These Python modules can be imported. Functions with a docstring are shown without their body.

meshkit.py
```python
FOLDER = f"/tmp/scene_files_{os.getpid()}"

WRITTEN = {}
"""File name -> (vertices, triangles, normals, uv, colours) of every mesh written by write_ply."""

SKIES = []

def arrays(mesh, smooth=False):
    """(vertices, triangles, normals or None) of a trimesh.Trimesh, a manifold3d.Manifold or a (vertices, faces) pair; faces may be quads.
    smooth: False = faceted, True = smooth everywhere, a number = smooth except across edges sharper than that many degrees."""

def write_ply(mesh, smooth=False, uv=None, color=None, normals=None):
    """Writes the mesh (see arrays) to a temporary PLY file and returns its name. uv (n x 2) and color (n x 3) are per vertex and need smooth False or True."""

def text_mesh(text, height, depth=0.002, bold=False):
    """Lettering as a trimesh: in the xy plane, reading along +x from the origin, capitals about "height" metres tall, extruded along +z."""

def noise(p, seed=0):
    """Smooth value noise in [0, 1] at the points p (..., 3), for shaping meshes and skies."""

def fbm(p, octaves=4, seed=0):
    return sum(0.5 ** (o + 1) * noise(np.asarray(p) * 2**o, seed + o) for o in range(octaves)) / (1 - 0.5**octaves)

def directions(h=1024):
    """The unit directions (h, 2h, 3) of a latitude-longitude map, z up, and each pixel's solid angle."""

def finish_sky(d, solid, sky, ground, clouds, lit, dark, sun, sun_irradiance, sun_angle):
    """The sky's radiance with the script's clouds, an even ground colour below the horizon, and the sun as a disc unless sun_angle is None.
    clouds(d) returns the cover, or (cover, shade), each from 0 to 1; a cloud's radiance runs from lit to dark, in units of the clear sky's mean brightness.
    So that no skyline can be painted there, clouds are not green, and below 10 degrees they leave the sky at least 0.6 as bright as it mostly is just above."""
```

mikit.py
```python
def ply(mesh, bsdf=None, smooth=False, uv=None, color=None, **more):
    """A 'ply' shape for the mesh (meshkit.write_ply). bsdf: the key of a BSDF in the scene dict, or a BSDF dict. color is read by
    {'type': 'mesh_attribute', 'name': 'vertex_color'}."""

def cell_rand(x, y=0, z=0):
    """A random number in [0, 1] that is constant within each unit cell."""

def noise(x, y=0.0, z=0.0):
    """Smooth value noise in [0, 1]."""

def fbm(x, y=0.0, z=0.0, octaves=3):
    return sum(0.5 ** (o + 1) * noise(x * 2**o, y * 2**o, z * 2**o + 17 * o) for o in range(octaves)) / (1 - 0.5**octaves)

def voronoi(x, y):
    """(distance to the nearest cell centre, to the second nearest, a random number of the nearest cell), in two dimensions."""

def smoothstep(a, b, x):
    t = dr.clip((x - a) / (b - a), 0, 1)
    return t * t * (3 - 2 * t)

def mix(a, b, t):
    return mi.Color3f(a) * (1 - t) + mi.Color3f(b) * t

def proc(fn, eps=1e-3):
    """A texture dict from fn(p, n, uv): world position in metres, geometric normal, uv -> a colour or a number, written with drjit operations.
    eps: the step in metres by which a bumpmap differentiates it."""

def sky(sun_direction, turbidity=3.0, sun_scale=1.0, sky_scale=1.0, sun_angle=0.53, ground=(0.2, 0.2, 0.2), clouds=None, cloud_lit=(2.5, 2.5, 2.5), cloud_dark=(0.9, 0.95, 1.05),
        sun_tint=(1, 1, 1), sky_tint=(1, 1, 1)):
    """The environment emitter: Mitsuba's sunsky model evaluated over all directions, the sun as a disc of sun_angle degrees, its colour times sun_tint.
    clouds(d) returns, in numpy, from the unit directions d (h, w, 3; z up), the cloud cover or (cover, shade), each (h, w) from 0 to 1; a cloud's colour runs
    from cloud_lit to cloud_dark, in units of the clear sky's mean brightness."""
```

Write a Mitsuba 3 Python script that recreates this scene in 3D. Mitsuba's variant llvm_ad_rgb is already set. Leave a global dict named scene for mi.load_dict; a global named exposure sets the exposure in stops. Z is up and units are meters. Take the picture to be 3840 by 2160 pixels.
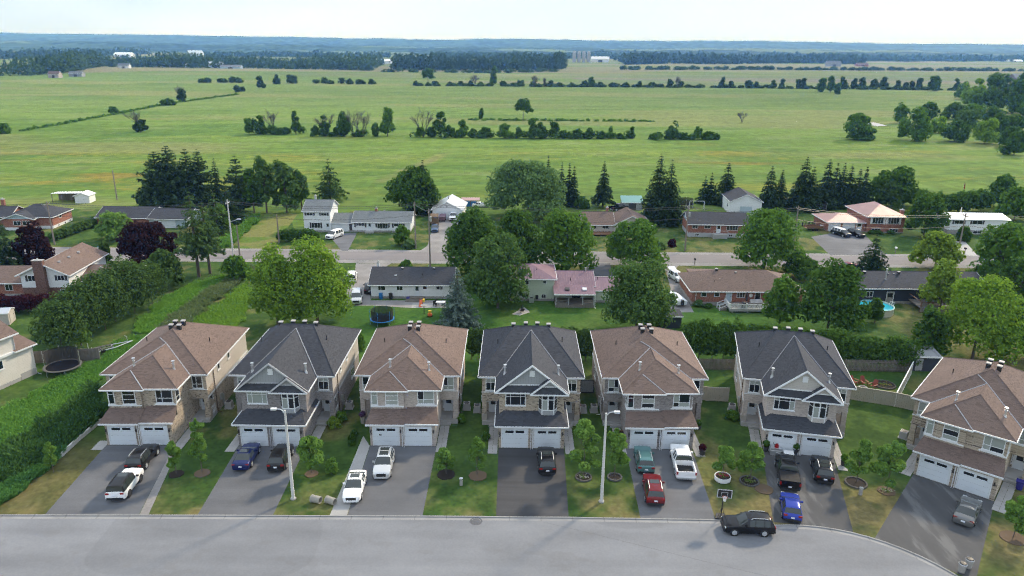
import math, random
import numpy as np, trimesh, mitsuba as mi, drjit as dr
import mikit, meshkit
from mikit import proc, noise, fbm, smoothstep, mix, cell_rand
T = mi.ScalarTransform4f
scene, labels = {}, {}

# ------------------------------------------------------------------ camera, sky, exposure
scene['camera'] = {'type': 'perspective', 'fov': 69.86, 'fov_axis': 'x', 'near_clip': 0.5, 'far_clip': 40000.0,
                   'to_world': T().look_at(origin=[0, 0, 42.5], target=[0, 95.051573, 42.5 - 31.067643], up=[-0.0091454, 0.31066344, 0.95047598]),
                   'medium': {'type': 'ref', 'id': 'haze_air'}}
SUN = (0.683, 0.730, 0.66)

def cloud_cover(d):
    q = d / np.maximum(d[..., 2:3] + 0.25, 0.05)
    c = meshkit.fbm(q * [1.1, 1.1, 0.0] + [3.1, 7.7, 0], 4, 5)
    c2 = meshkit.fbm(q * [0.5, 0.5, 0.0] + [9.3, 1.2, 0], 3, 9)
    cover = np.clip(0.80 + 0.55 * (c - 0.5) + 0.35 * (c2 - 0.5), 0.30, 0.97)
    low = np.clip(1 - d[..., 2] / 0.25, 0, 1)
    return np.clip(cover + 0.25 * low * (c - 0.25), 0, 0.97), np.clip(0.25 + 0.6 * (0.5 - c), 0, 0.6)

scene['sky'] = mikit.sky(SUN, turbidity=3, sun_scale=0.72, sky_scale=1.0, sun_angle=5.0, sky_tint=(0.90, 1.0, 1.12), clouds=cloud_cover,
                         cloud_lit=(2.85, 3.15, 3.55), cloud_dark=(1.9, 2.25, 2.7), sun_tint=(0.93, 0.98, 1.06))
exposure = 2.18

# ------------------------------------------------------------------ helpers
RNG = np.random.default_rng(20240)
used = {}
def numbered(name):
    n = used.get(name, 0); used[name] = n + 1
    return name if n == 0 else f'{name}_{n:03d}'
X = [np.eye(4)]                                     # current placement of the thing being built
def at(x, y, z=0.0, rot=0.0, s=1.0):
    c, q = math.cos(rot) * s, math.sin(rot) * s
    X[0] = np.array([[c, -q, 0, x], [q, c, 0, y], [0, 0, s, z], [0, 0, 0, 1.0]])
def put(key, vf, bsdf, smooth=False, color=None):
    v = np.asarray(vf[0], float) @ X[0][:3, :3].T + X[0][:3, 3]
    scene[key] = mikit.ply((v, np.asarray(vf[1], int)), bsdf, smooth=smooth, color=color)
    return key
def tag(key, label=None, cat=None, group=None, kind=None):
    d = {}
    if label: d['label'] = label
    if cat: d['category'] = cat
    if group: d['group'] = group
    if kind: d['kind'] = kind
    labels[key] = d
    return key
def thing(name, label, cat, group=None):
    return tag(numbered(name), label, cat, group)
def part(parent, name, mb, bsdf, smooth=False, color=None, label=None):
    key = numbered(parent + '__' + name)
    put(key, mb.vf() if isinstance(mb, MB) else mb, bsdf, smooth, color)
    if label: labels[key] = {'label': label}
    return key

class MB:
    """Collects simple solids into one mesh."""
    def __init__(s): s.v, s.f, s.n = [], [], 0
    def add(s, v, f):
        v = np.asarray(v, float); s.v.append(v); s.f.append(np.asarray(f, int) + s.n); s.n += len(v); return s
    def vf(s): return np.vstack(s.v), np.vstack(s.f)
    def box(s, x0, x1, y0, y1, z0, z1):
        v = [[x, y, z] for z in (z0, z1) for y in (y0, y1) for x in (x0, x1)]
        return s.add(v, [[0, 2, 3], [0, 3, 1], [4, 5, 7], [4, 7, 6], [0, 1, 5], [0, 5, 4], [2, 6, 7], [2, 7, 3], [0, 4, 6], [0, 6, 2], [1, 3, 7], [1, 7, 5]])
    def obox(s, c, size, rot=0.0, tilt=0.0):
        """box centred at c, turned about z by rot after a tilt about its own x"""
        a, b, d = (q / 2 for q in size)
        v = np.array([[x, y, z] for z in (-d, d) for y in (-b, b) for x in (-a, a)], float)
        ct, st = math.cos(tilt), math.sin(tilt); v = v @ np.array([[1, 0, 0], [0, ct, -st], [0, st, ct]]).T
        cr, sr = math.cos(rot), math.sin(rot); v = v @ np.array([[cr, -sr, 0], [sr, cr, 0], [0, 0, 1]]).T
        return s.add(v + np.asarray(c), [[0, 2, 3], [0, 3, 1], [4, 5, 7], [4, 7, 6], [0, 1, 5], [0, 5, 4], [2, 6, 7], [2, 7, 3], [0, 4, 6], [0, 6, 2], [1, 3, 7], [1, 7, 5]])
    def poly(s, pts):
        return s.add(pts, [[0, i, i + 1] for i in range(1, len(pts) - 1)])
    def slab(s, pts, t):
        """a flat convex polygon given thickness t below itself (along its own normal)"""
        p = np.asarray(pts, float); n = np.cross(p[1] - p[0], p[2] - p[0]); n /= np.linalg.norm(n)
        if n[2] < 0: p, n = p[::-1], -n
        k = len(p); q = p - n * t
        f = [[0, i, i + 1] for i in range(1, k - 1)] + [[k, k + i + 1, k + i] for i in range(1, k - 1)]
        for i in range(k):
            j = (i + 1) % k; f += [[i, k + i, k + j], [i, k + j, j]]
        return s.add(np.vstack([p, q]), f)
    def prism(s, poly, z0, z1):
        """upright prism over a polygon (list of xy), possibly concave"""
        from shapely.geometry import Polygon
        m = trimesh.creation.extrude_polygon(Polygon(poly), z1 - z0, engine='earcut')
        return s.add(np.array(m.vertices) + [0, 0, z0], m.faces)
    def tube(s, pts, r, n=6, cap=True):
        p = np.asarray(pts, float); k = len(p); r = np.broadcast_to(r, (k,))
        t = np.gradient(p, axis=0); t /= np.linalg.norm(t, axis=1, keepdims=True) + 1e-12
        a = np.cross(t, np.where(np.abs(t[:, 2:]) < 0.9, [0, 0, 1.0], [1.0, 0, 0])); a /= np.linalg.norm(a, axis=1, keepdims=True) + 1e-12
        b = np.cross(t, a); g = np.arange(n) * 2 * np.pi / n
        v = (p[:, None] + r[:, None, None] * (np.cos(g)[None, :, None] * a[:, None] + np.sin(g)[None, :, None] * b[:, None])).reshape(-1, 3)
        f = []
        for i in range(k - 1):
            for j in range(n):
                q = (j + 1) % n; f += [[i * n + j, i * n + q, (i + 1) * n + q], [i * n + j, (i + 1) * n + q, (i + 1) * n + j]]
        if cap:
            f += [[0, j + 1, j] for j in range(1, n - 1)] + [[(k - 1) * n, (k - 1) * n + j, (k - 1) * n + j + 1] for j in range(1, n - 1)]
        return s.add(v, f)
    def cyl(s, x, y, z0, z1, r0, r1=None, n=12):
        return s.tube([[x, y, z0], [x, y, z1]], [r0, r0 if r1 is None else r1], n)
    def lathe(s, prof, x=0, y=0, n=16):
        """profile of (radius, z) turned about the z axis"""
        g = np.arange(n) * 2 * np.pi / n; k = len(prof)
        v = np.array([[x + r * math.cos(a), y + r * math.sin(a), z] for r, z in prof for a in g])
        f = []
        for i in range(k - 1):
            for j in range(n):
                q = (j + 1) % n; f += [[i * n + j, i * n + q, (i + 1) * n + q], [i * n + j, (i + 1) * n + q, (i + 1) * n + j]]
        return s.add(v, f)

# ------------------------------------------------------------------ materials
def mat(name, rgb, rough=0.6, **kw):
    col = rgb if isinstance(rgb, dict) else {'type': 'rgb', 'value': list(rgb)}
    scene[name] = {'type': 'twosided', 'm': {'type': 'principled', 'base_color': col, 'roughness': rough, 'specular': kw.pop('spec', 0.4), **kw}}
    return name
def V(x): return mi.Color3f(x)

def shingle(base, dark, light):
    def fn(p, n, uv):
        h = dr.sqrt(n.x * n.x + n.y * n.y) + 1e-4
        run = (-p.x * n.y + p.y * n.x) / h                      # along the courses
        row = dr.floor(p.z / (0.145 * h) + 0.5 * n.x)
        tab = dr.floor(run / 0.32 + 0.5 * cell_rand(row, 7))
        r = cell_rand(row, tab, 3)
        big = fbm(p.x * 0.35, p.y * 0.35, p.z * 0.3, 3)
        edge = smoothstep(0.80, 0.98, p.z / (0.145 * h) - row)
        c = mix(base, dark, smoothstep(0.60, 1.0, r) * 0.55)
        c = mix(c, light, smoothstep(0.65, 1.0, 1 - r) * 0.45)
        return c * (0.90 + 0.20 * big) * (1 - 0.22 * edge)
    return proc(fn)
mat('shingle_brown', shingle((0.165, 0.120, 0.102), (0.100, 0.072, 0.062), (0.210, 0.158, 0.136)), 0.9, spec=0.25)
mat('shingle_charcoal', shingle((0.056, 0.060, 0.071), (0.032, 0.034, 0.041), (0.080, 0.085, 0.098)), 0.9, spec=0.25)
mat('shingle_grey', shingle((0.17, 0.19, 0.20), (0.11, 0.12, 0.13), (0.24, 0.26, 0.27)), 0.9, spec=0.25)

def brick(cols, mortar, band=0.0):
    def fn(p, n, uv):
        run = p.x * dr.abs(n.y) + p.y * dr.abs(n.x) + 0.001
        row = dr.floor(p.z / 0.085); half = 0.5 * (row - 2 * dr.floor(row / 2))
        u = run / 0.24 + half; k = dr.floor(u); r = cell_rand(k, row, 11)
        c = mix(cols[0], cols[1], smoothstep(0.2, 0.8, r)); c = mix(c, cols[2], smoothstep(0.90 - band, 0.905 - band, cell_rand(k, row, 5)))
        fu, fv = u - k, p.z / 0.085 - row
        m = dr.maximum(smoothstep(0.93, 0.97, dr.abs(fu - 0.5) * 2), smoothstep(0.80, 0.9, dr.abs(fv - 0.5) * 2))
        return mix(c, mortar, m * 0.8) * (0.9 + 0.2 * fbm(run * 0.6, p.z * 0.6, 0, 2))
    return proc(fn)
mat('brick_tan', brick([(0.33, 0.27, 0.205), (0.44, 0.37, 0.285), (0.13, 0.10, 0.085)], (0.42, 0.39, 0.34), 0.06), 0.85)
mat('brick_grey', brick([(0.20, 0.185, 0.185), (0.28, 0.255, 0.25), (0.15, 0.135, 0.135)], (0.30, 0.285, 0.275)), 0.85)
mat('brick_beige', brick([(0.38, 0.33, 0.30), (0.46, 0.405, 0.365), (0.33, 0.285, 0.26)], (0.45, 0.41, 0.37)), 0.85)
mat('brick_red', brick([(0.25, 0.085, 0.055), (0.33, 0.13, 0.085), (0.17, 0.06, 0.045)], (0.36, 0.29, 0.25)), 0.85)
mat('brick_brown', brick([(0.135, 0.070, 0.055), (0.18, 0.095, 0.075), (0.10, 0.05, 0.042)], (0.22, 0.17, 0.15)), 0.85)
mat('stone_base', (0.33, 0.30, 0.265), 0.85)
mat('pipe_concrete', (0.30, 0.285, 0.25), 0.9)

def siding(rgb, pitch=0.2, upright=False):
    def fn(p, n, uv):
        s = p.z if not upright else (p.x * dr.abs(n.y) + p.y * dr.abs(n.x))
        f = s / pitch - dr.floor(s / pitch)
        return V(rgb) * (0.94 + 0.12 * fbm(p.x * 0.4, p.y * 0.4, p.z * 0.5, 2)) * (1 - 0.28 * smoothstep(0.86, 0.98, f))
    return proc(fn)
mat('siding_white', siding((0.74, 0.76, 0.78)), 0.6)
mat('siding_beige', siding((0.475, 0.445, 0.41)), 0.6)
mat('siding_cream', siding((0.66, 0.63, 0.58)), 0.6)
mat('siding_grey', siding((0.30, 0.315, 0.33), 0.3, True), 0.6)
mat('siding_green', siding((0.50, 0.56, 0.46)), 0.6)
mat('siding_navy', siding((0.035, 0.042, 0.060)), 0.6)
mat('siding_blue', siding((0.42, 0.52, 0.60)), 0.6)

mat('trim_white', (0.68, 0.70, 0.72), 0.45)
mat('trim_grey', (0.42, 0.43, 0.45), 0.5)
mat('trim_dark', (0.05, 0.05, 0.055), 0.5)
mat('trim_brown', (0.09, 0.055, 0.04), 0.6)
mat('door_white', (0.66, 0.71, 0.76), 0.4)
mat('glass_dark', (0.012, 0.016, 0.020), 0.06, spec=0.6)
mat('glass_blind', (0.30, 0.33, 0.31), 0.12, spec=0.6)
mat('glass_car', (0.030, 0.038, 0.038), 0.03, spec=0.75)
mat('metal_light', (0.62, 0.64, 0.66), 0.35, metallic=0.7)
mat('metal_dark', (0.05, 0.05, 0.052), 0.45, metallic=0.4)
mat('rubber', (0.018, 0.018, 0.019), 0.8)
mat('plastic_black', (0.022, 0.023, 0.025), 0.5)
mat('lamp_red', (0.28, 0.012, 0.012), 0.2, spec=0.6)
mat('lamp_clear', (0.62, 0.65, 0.68), 0.12, spec=0.7)
mat('plate_white', (0.70, 0.73, 0.78), 0.4)
mat('bark', proc(lambda p, n, uv: mix((0.075, 0.058, 0.045), (0.15, 0.125, 0.105), fbm(p.x * 4, p.y * 4, p.z * 1.2, 3))), 0.9)
mat('dead_wood', (0.085, 0.083, 0.080), 0.9)
mat('pole_wood', (0.22, 0.19, 0.165), 0.85)
mat('pole_concrete', (0.56, 0.555, 0.54), 0.8)
mat('wood_grey', proc(lambda p, n, uv: mix((0.13, 0.115, 0.10), (0.24, 0.22, 0.195), fbm(p.x * 5 + p.y * 5, p.z * 0.8, 0, 3))), 0.85)
mat('wood_brown', (0.17, 0.095, 0.055), 0.75)
mat('wood_red', (0.24, 0.060, 0.040), 0.6)
mat('vinyl_tan', (0.36, 0.335, 0.285), 0.5)
mat('soil_dark', (0.028, 0.022, 0.018), 0.95)
mat('mulch', (0.130, 0.092, 0.060), 0.95)
mat('bed_stone', (0.10, 0.098, 0.092), 0.9)
mat('cap_grey', (0.36, 0.35, 0.345), 0.6)
mat('fabric_white', (0.75, 0.76, 0.77), 0.8)
mat('blue_plastic', (0.02, 0.16, 0.42), 0.4)
mat('orange_plastic', (0.62, 0.12, 0.03), 0.45)
mat('yellow_plastic', (0.70, 0.50, 0.05), 0.45)
mat('purple_plastic', (0.035, 0.03, 0.22), 0.4)
mat('teal_roof', (0.16, 0.34, 0.33), 0.5)
mat('stone_grey', proc(lambda p, n, uv: V((0.30, 0.29, 0.28)) * (0.6 + 0.8 * fbm(p.x * 3, p.y * 3, p.z * 3, 3))), 0.9)
def metal_roof(rgb):
    return proc(lambda p, n, uv: V(rgb) * (0.82 + 0.36 * fbm(p.x * 0.8, p.y * 0.5, p.z, 3)))
mat('roof_copper', metal_roof((0.46, 0.295, 0.27)), 0.45, metallic=0.25)
mat('roof_mauve', metal_roof((0.205, 0.130, 0.165)), 0.45, metallic=0.2)
scene['water_pool'] = {'type': 'twosided', 'm': {'type': 'principled', 'base_color': {'type': 'rgb', 'value': [0.03, 0.36, 0.46]}, 'roughness': 0.05, 'specular': 0.6}}
scene['leaf'] = {'type': 'principledthin', 'base_color': {'type': 'mesh_attribute', 'name': 'vertex_color'}, 'roughness': 0.9, 'eta': 1.25, 'spec_trans': 0.0, 'diff_trans': 0.75}
def paint(name, rgb, metallic=0.3):
    return mat(name, rgb, 0.16, spec=0.45, metallic=metallic, clearcoat=0.4, clearcoat_gloss=0.95)
paint('paint_black', (0.009, 0.009, 0.011)); paint('paint_white', (0.78, 0.79, 0.80), 0.0); paint('paint_navy', (0.012, 0.022, 0.11))
paint('paint_charcoal', (0.012, 0.012, 0.014)); paint('paint_silver', (0.58, 0.60, 0.61), 0.4); paint('paint_teal', (0.085, 0.20, 0.205)); paint('paint_red', (0.16, 0.010, 0.014))
paint('paint_blue', (0.020, 0.045, 0.32)); paint('paint_grey', (0.17, 0.175, 0.175), 0.5); paint('paint_steel', (0.04, 0.08, 0.16))
# ------------------------------------------------------------------ ground
def lawn_col(p):
    """Mown town grass: worn, dry and lush patches that stay where they lie."""
    b = fbm(p.x * 0.09 + 3, p.y * 0.09, 0, 4); m = fbm(p.x * 0.5, p.y * 0.5, 4, 3); f = fbm(p.x * 3.1, p.y * 3.1, 8, 2)
    c = mix((0.042, 0.085, 0.020), (0.070, 0.125, 0.028), smoothstep(0.3, 0.7, m))
    dry = smoothstep(0.50, 0.68, b * 0.65 + m * 0.35)
    c = mix(c, (0.165, 0.150, 0.060), dry * 0.75)
    c = mix(c, (0.135, 0.115, 0.050), smoothstep(-42.5, -44.5, p.x) * smoothstep(76.0, 70.0, p.y) * smoothstep(-60.0, -50.0, p.x) * (0.45 + 0.5 * m))
    # grass along the kerb dries first
    kerb = smoothstep(69.0, 60.5, p.y) * smoothstep(0.30, 0.62, m * 0.5 + b * 0.5)
    c = mix(c, (0.20, 0.165, 0.075), kerb * 0.85)
    lush = smoothstep(85.0, 100.0, p.y) * smoothstep(-32.0, -26.0, p.x) * smoothstep(136.0, 124.0, p.y) * smoothstep(60.0, 50.0, p.x)
    c = mix(c, (0.050, 0.135, 0.020), lush * 0.8 * (0.6 + 0.4 * m))
    return c * (0.64 + 0.52 * f)
def field_col(p):
    b = fbm(p.x * 0.004, p.y * 0.004, 0, 4); s = fbm(p.x * 0.02, p.y * 0.09, 3, 4); f = fbm(p.x * 0.35, p.y * 1.1, 5, 3)
    fy = fbm(p.x * 0.012 + 9, p.y * 0.05, 2, 4)
    c = mix((0.062, 0.122, 0.017), (0.104, 0.164, 0.028), smoothstep(0.25, 0.75, 0.55 * s + 0.45 * b))
    near = smoothstep(420.0, 250.0, p.y)
    yel = smoothstep(0.54, 0.74, fy * 0.7 + f * 0.3) * near
    c = mix(c, (0.19, 0.165, 0.022), yel * 0.50)
    c = mix(c, (0.23, 0.105, 0.020), smoothstep(0.62, 0.78, fbm(p.x * 0.022 + 31, p.y * 0.06, 6, 3) * 0.8 + f * 0.2) * near * 0.42)
    c = mix(c, (0.112, 0.150, 0.052), smoothstep(360.0, 700.0, p.y) * (0.35 + 0.4 * b))
    # weedy ditch line and paler mown parcels
    c = mix(c, (0.055, 0.110, 0.022), smoothstep(0.60, 0.72, fbm(p.x * 0.008 + 5, p.y * 0.016, 8, 3)) * 0.45)
    far = smoothstep(935.0, 945.0, p.y)
    k = fbm(p.x * 0.0011 + 3, p.y * 0.004, 2, 2)
    parcel = mix(mix((0.115, 0.140, 0.056), (0.088, 0.140, 0.036), smoothstep(0.40, 0.46, k)), (0.150, 0.145, 0.085), smoothstep(0.56, 0.60, k))
    c = mix(c, parcel, far)
    bare = smoothstep(0.0, 12.0, p.x - 60.0 - 0.02 * p.y) * smoothstep(945.0, 960.0, p.y) * smoothstep(1390.0, 1330.0, p.y)
    c = mix(c, mix((0.125, 0.120, 0.100), (0.10, 0.135, 0.060), smoothstep(0.35, 0.6, fbm(p.x * 0.002, p.y * 0.02, 4, 3))), bare)
    path = smoothstep(4.5, 1.0, dr.abs(p.x + 44.0 - (p.y - 215.0) * 0.13 - 9.0 * noise(p.y * 0.03, 3) + 4)) * smoothstep(196.0, 225.0, p.y) * smoothstep(335.0, 290.0, p.y) * smoothstep(0.3, 0.6, fbm(p.x * 0.1, p.y * 0.06, 3, 3))
    c = mix(c, (0.17, 0.155, 0.070), path * 0.6)
    mow = fbm((p.x * 0.95 + p.y * 0.25) * 0.035, (p.y - 0.2 * p.x) * 0.16, 7, 3)
    c = mix(c, (0.135, 0.170, 0.060), smoothstep(0.60, 0.75, mow) * 0.55)
    c = mix(c, (0.045, 0.105, 0.022), smoothstep(0.44, 0.30, mow) * 0.45)
    tuft = cell_rand(dr.floor(p.x / 2.2), dr.floor(p.y / 5.0), 9)
    c = mix(c, (0.165, 0.160, 0.070), smoothstep(0.56, 0.70, fbm(p.x * 0.006 + 3, p.y * 0.022 + 5, 4, 4)) * 0.45)
    return (c * V((1.11, 1.07, 1.0)) + V((0.006, 0.006, 0.007))) * (0.70 + 0.60 * f) * (0.86 + 0.28 * b) * (0.90 + 0.20 * tuft)
mat('m_field', proc(lambda p, n, uv: field_col(p)), 0.95, spec=0.1)
mat('m_lawn', proc(lambda p, n, uv: lawn_col(p)), 0.95, spec=0.1)
mat('m_dry', proc(lambda p, n, uv: mix((0.16, 0.165, 0.055), (0.095, 0.15, 0.03), smoothstep(0.4, 0.65, fbm(p.x * 0.2, p.y * 0.2, 1, 3))) * (0.8 + 0.4 * fbm(p.x * 2, p.y * 2, 3, 2))), 0.95, spec=0.1)
def asphalt(base, streak=0.0):
    def fn(p, n, uv):
        g = fbm(p.x * 9, p.y * 9, 0, 2); b = fbm(p.x * 0.22, p.y * 0.22, 2, 4); c = V(base) * (0.62 + 0.60 * b + 0.16 * g)
        return c * (1 + streak * (fbm(p.x * 0.15, p.y * 1.6, 5, 3) - 0.5))
    return proc(fn)
def street_fn(p, n, uv):
    c = V((0.200, 0.208, 0.224)) * (0.74 + 0.40 * fbm(p.x * 0.16, p.y * 0.42, 2, 5) + 0.14 * fbm(p.x * 8, p.y * 8, 0, 2))
    track = smoothstep(0.9, 0.2, dr.abs(p.y - 56.9)) + smoothstep(0.9, 0.2, dr.abs(p.y - 53.2))
    c = c * (1 - 0.05 * track)
    seam = smoothstep(0.05, 0.02, dr.abs(p.x * 0.36 + p.y * 0.93 - 55.6 - 1.1 * noise(p.x * 0.12, 4))) * smoothstep(0.50, 0.62, fbm(p.x * 0.06, p.y * 0.3, 7, 2))
    c = mix(c, (0.12, 0.12, 0.125), seam * 0.5)
    patch = smoothstep(0.58, 0.60, noise(p.x * 0.09 + 3, p.y * 0.13)) * 0.08
    c = c * (1 - patch)
    stain = smoothstep(0.68, 0.78, fbm(p.x * 0.55, p.y * 0.9, 12, 3))
    return mix(c, (0.15, 0.145, 0.14), stain * 0.18)
mat('m_kerb', proc(lambda p, n, uv: V((0.285, 0.285, 0.285)) * (0.75 + 0.35 * fbm(p.x * 0.8, p.y * 0.8, 2, 4)) * (1 - 0.35 * smoothstep(0.965, 0.985, p.x / 3.0 - dr.floor(p.x / 3.0)))), 0.85)
mat('m_street', proc(street_fn), 0.85, spec=0.3)
mat('m_drive', asphalt((0.120, 0.124, 0.134), 0.25), 0.85, spec=0.3)
mat('m_drive_new', asphalt((0.056, 0.057, 0.061), 0.5), 0.8, spec=0.3)
def worn_fn(p, n, uv):
    g = fbm(p.x * 9, p.y * 9, 0, 2); u = p.x * 0.97 - p.y * 0.10; b = fbm(p.x * 0.3, p.y * 0.3, 2, 4); s = fbm(p.x * 1.1, p.y * 0.25, 5, 4)
    return V((0.080, 0.082, 0.086)) * (0.62 + 0.30 * b + 0.35 * s + 0.12 * g) + V((0.05, 0.05, 0.048)) * smoothstep(0.55, 0.75, s)
mat('m_drive_worn', proc(worn_fn), 0.85, spec=0.3)
mat('m_gravel', proc(lambda p, n, uv: V((0.27, 0.258, 0.25)) * (0.62 + 0.45 * fbm(p.x * 0.4, p.y * 0.4, 1, 4) + 0.18 * noise(p.x * 6, p.y * 6))), 0.95, spec=0.1)
mat('m_concrete', proc(lambda p, n, uv: V((0.36, 0.355, 0.345)) * (0.80 + 0.28 * fbm(p.x * 0.7, p.y * 0.7, p.z, 4) + 0.10 * noise(p.x * 9, p.y * 9, p.z * 9))), 0.85)
def road_fn(p, n, uv):
    c = V((0.195, 0.180, 0.180)) * (0.85 + 0.25 * fbm(p.x * 0.03, p.y * 0.9, 2, 4) + 0.1 * noise(p.x * 4, p.y * 4))
    return c
mat('m_road', proc(road_fn), 0.85, spec=0.3)

def sheet(name, pts, z, bsdf, kind='structure', label=None, t=None):
    from shapely.geometry import Polygon
    m = trimesh.creation.triangulate_polygon(Polygon(pts), engine='earcut')
    v = np.c_[m[0], np.full(len(m[0]), z)]; f = np.asarray(m[1])
    n = np.cross(v[f[:, 1]] - v[f[:, 0]], v[f[:, 2]] - v[f[:, 0]])[:, 2]; f = np.where((n < 0)[:, None], f[:, ::-1], f)
    X[0] = np.eye(4); k = put(numbered(name), (v, f), bsdf); tag(k, label, None, None, kind); return k

# field: one sheet to the horizon, finely rolled far away
def ground_mesh():
    ys = np.concatenate([[-400, 20], np.linspace(60, 300, 9), np.geomspace(340, 14000, 46)])
    u = np.linspace(-1, 1, 41)
    v = np.array([[q * (700 + 0.95 * max(y, 0)), y, 0.0] for y in ys for q in u])
    w = np.clip((v[:, 1] - 700) / 2500, 0, 1)
    v[:, 2] = w * (6 * meshkit.fbm(np.c_[v[:, 0] / 900, v[:, 1] / 900, 0 * w], 3, 2) - 2.5) + 0 * w
    n, f = len(u), []
    for i in range(len(ys) - 1):
        for j in range(n - 1): f += [[i * n + j, i * n + j + 1, (i + 1) * n + j + 1], [i * n + j, (i + 1) * n + j + 1, (i + 1) * n + j]]
    return v, np.array(f)
GZ = -0.016
vf = ground_mesh(); vf[0][:, 2] += GZ
put('field', vf, 'm_field', smooth=True); tag('field', 'green hay meadow stretching to the horizon', None, None, 'structure')

LAWN_N = [(-170, 195), (-100, 196), (-60, 193), (-52, 171), (-47, 172), (-44, 196), (-5, 190), (20, 197), (70, 200), (110, 202), (200, 204)]
sheet('lawn', [(-170, 20)] + LAWN_N + [(200, 20)], -0.008, 'm_lawn', label='mown grass around the houses')
AC = np.array([26.48, 45.31]); AR = 13.39
arc = [(AC[0] + AR * math.cos(a), AC[1] + AR * math.sin(a)) for a in np.radians(np.arange(97, -110, -6))]
flare = [(16.5, 59.42), (19.5, 59.37), (22.2, 59.2), (24.0, 58.95)]
north = [(-170, 59.05), (-48, 59.12), (-35, 59.3), (-22, 59.42), (-8, 59.55), (5.6, 59.55), (12, 59.47)] + flare + arc
south = [(18, 36.5), (13, 45), (9, 50.4), (-170, 50.2)]
sheet('street', north + south, 0.0, 'm_street', label='light grey asphalt street ending in a turning circle')
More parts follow.
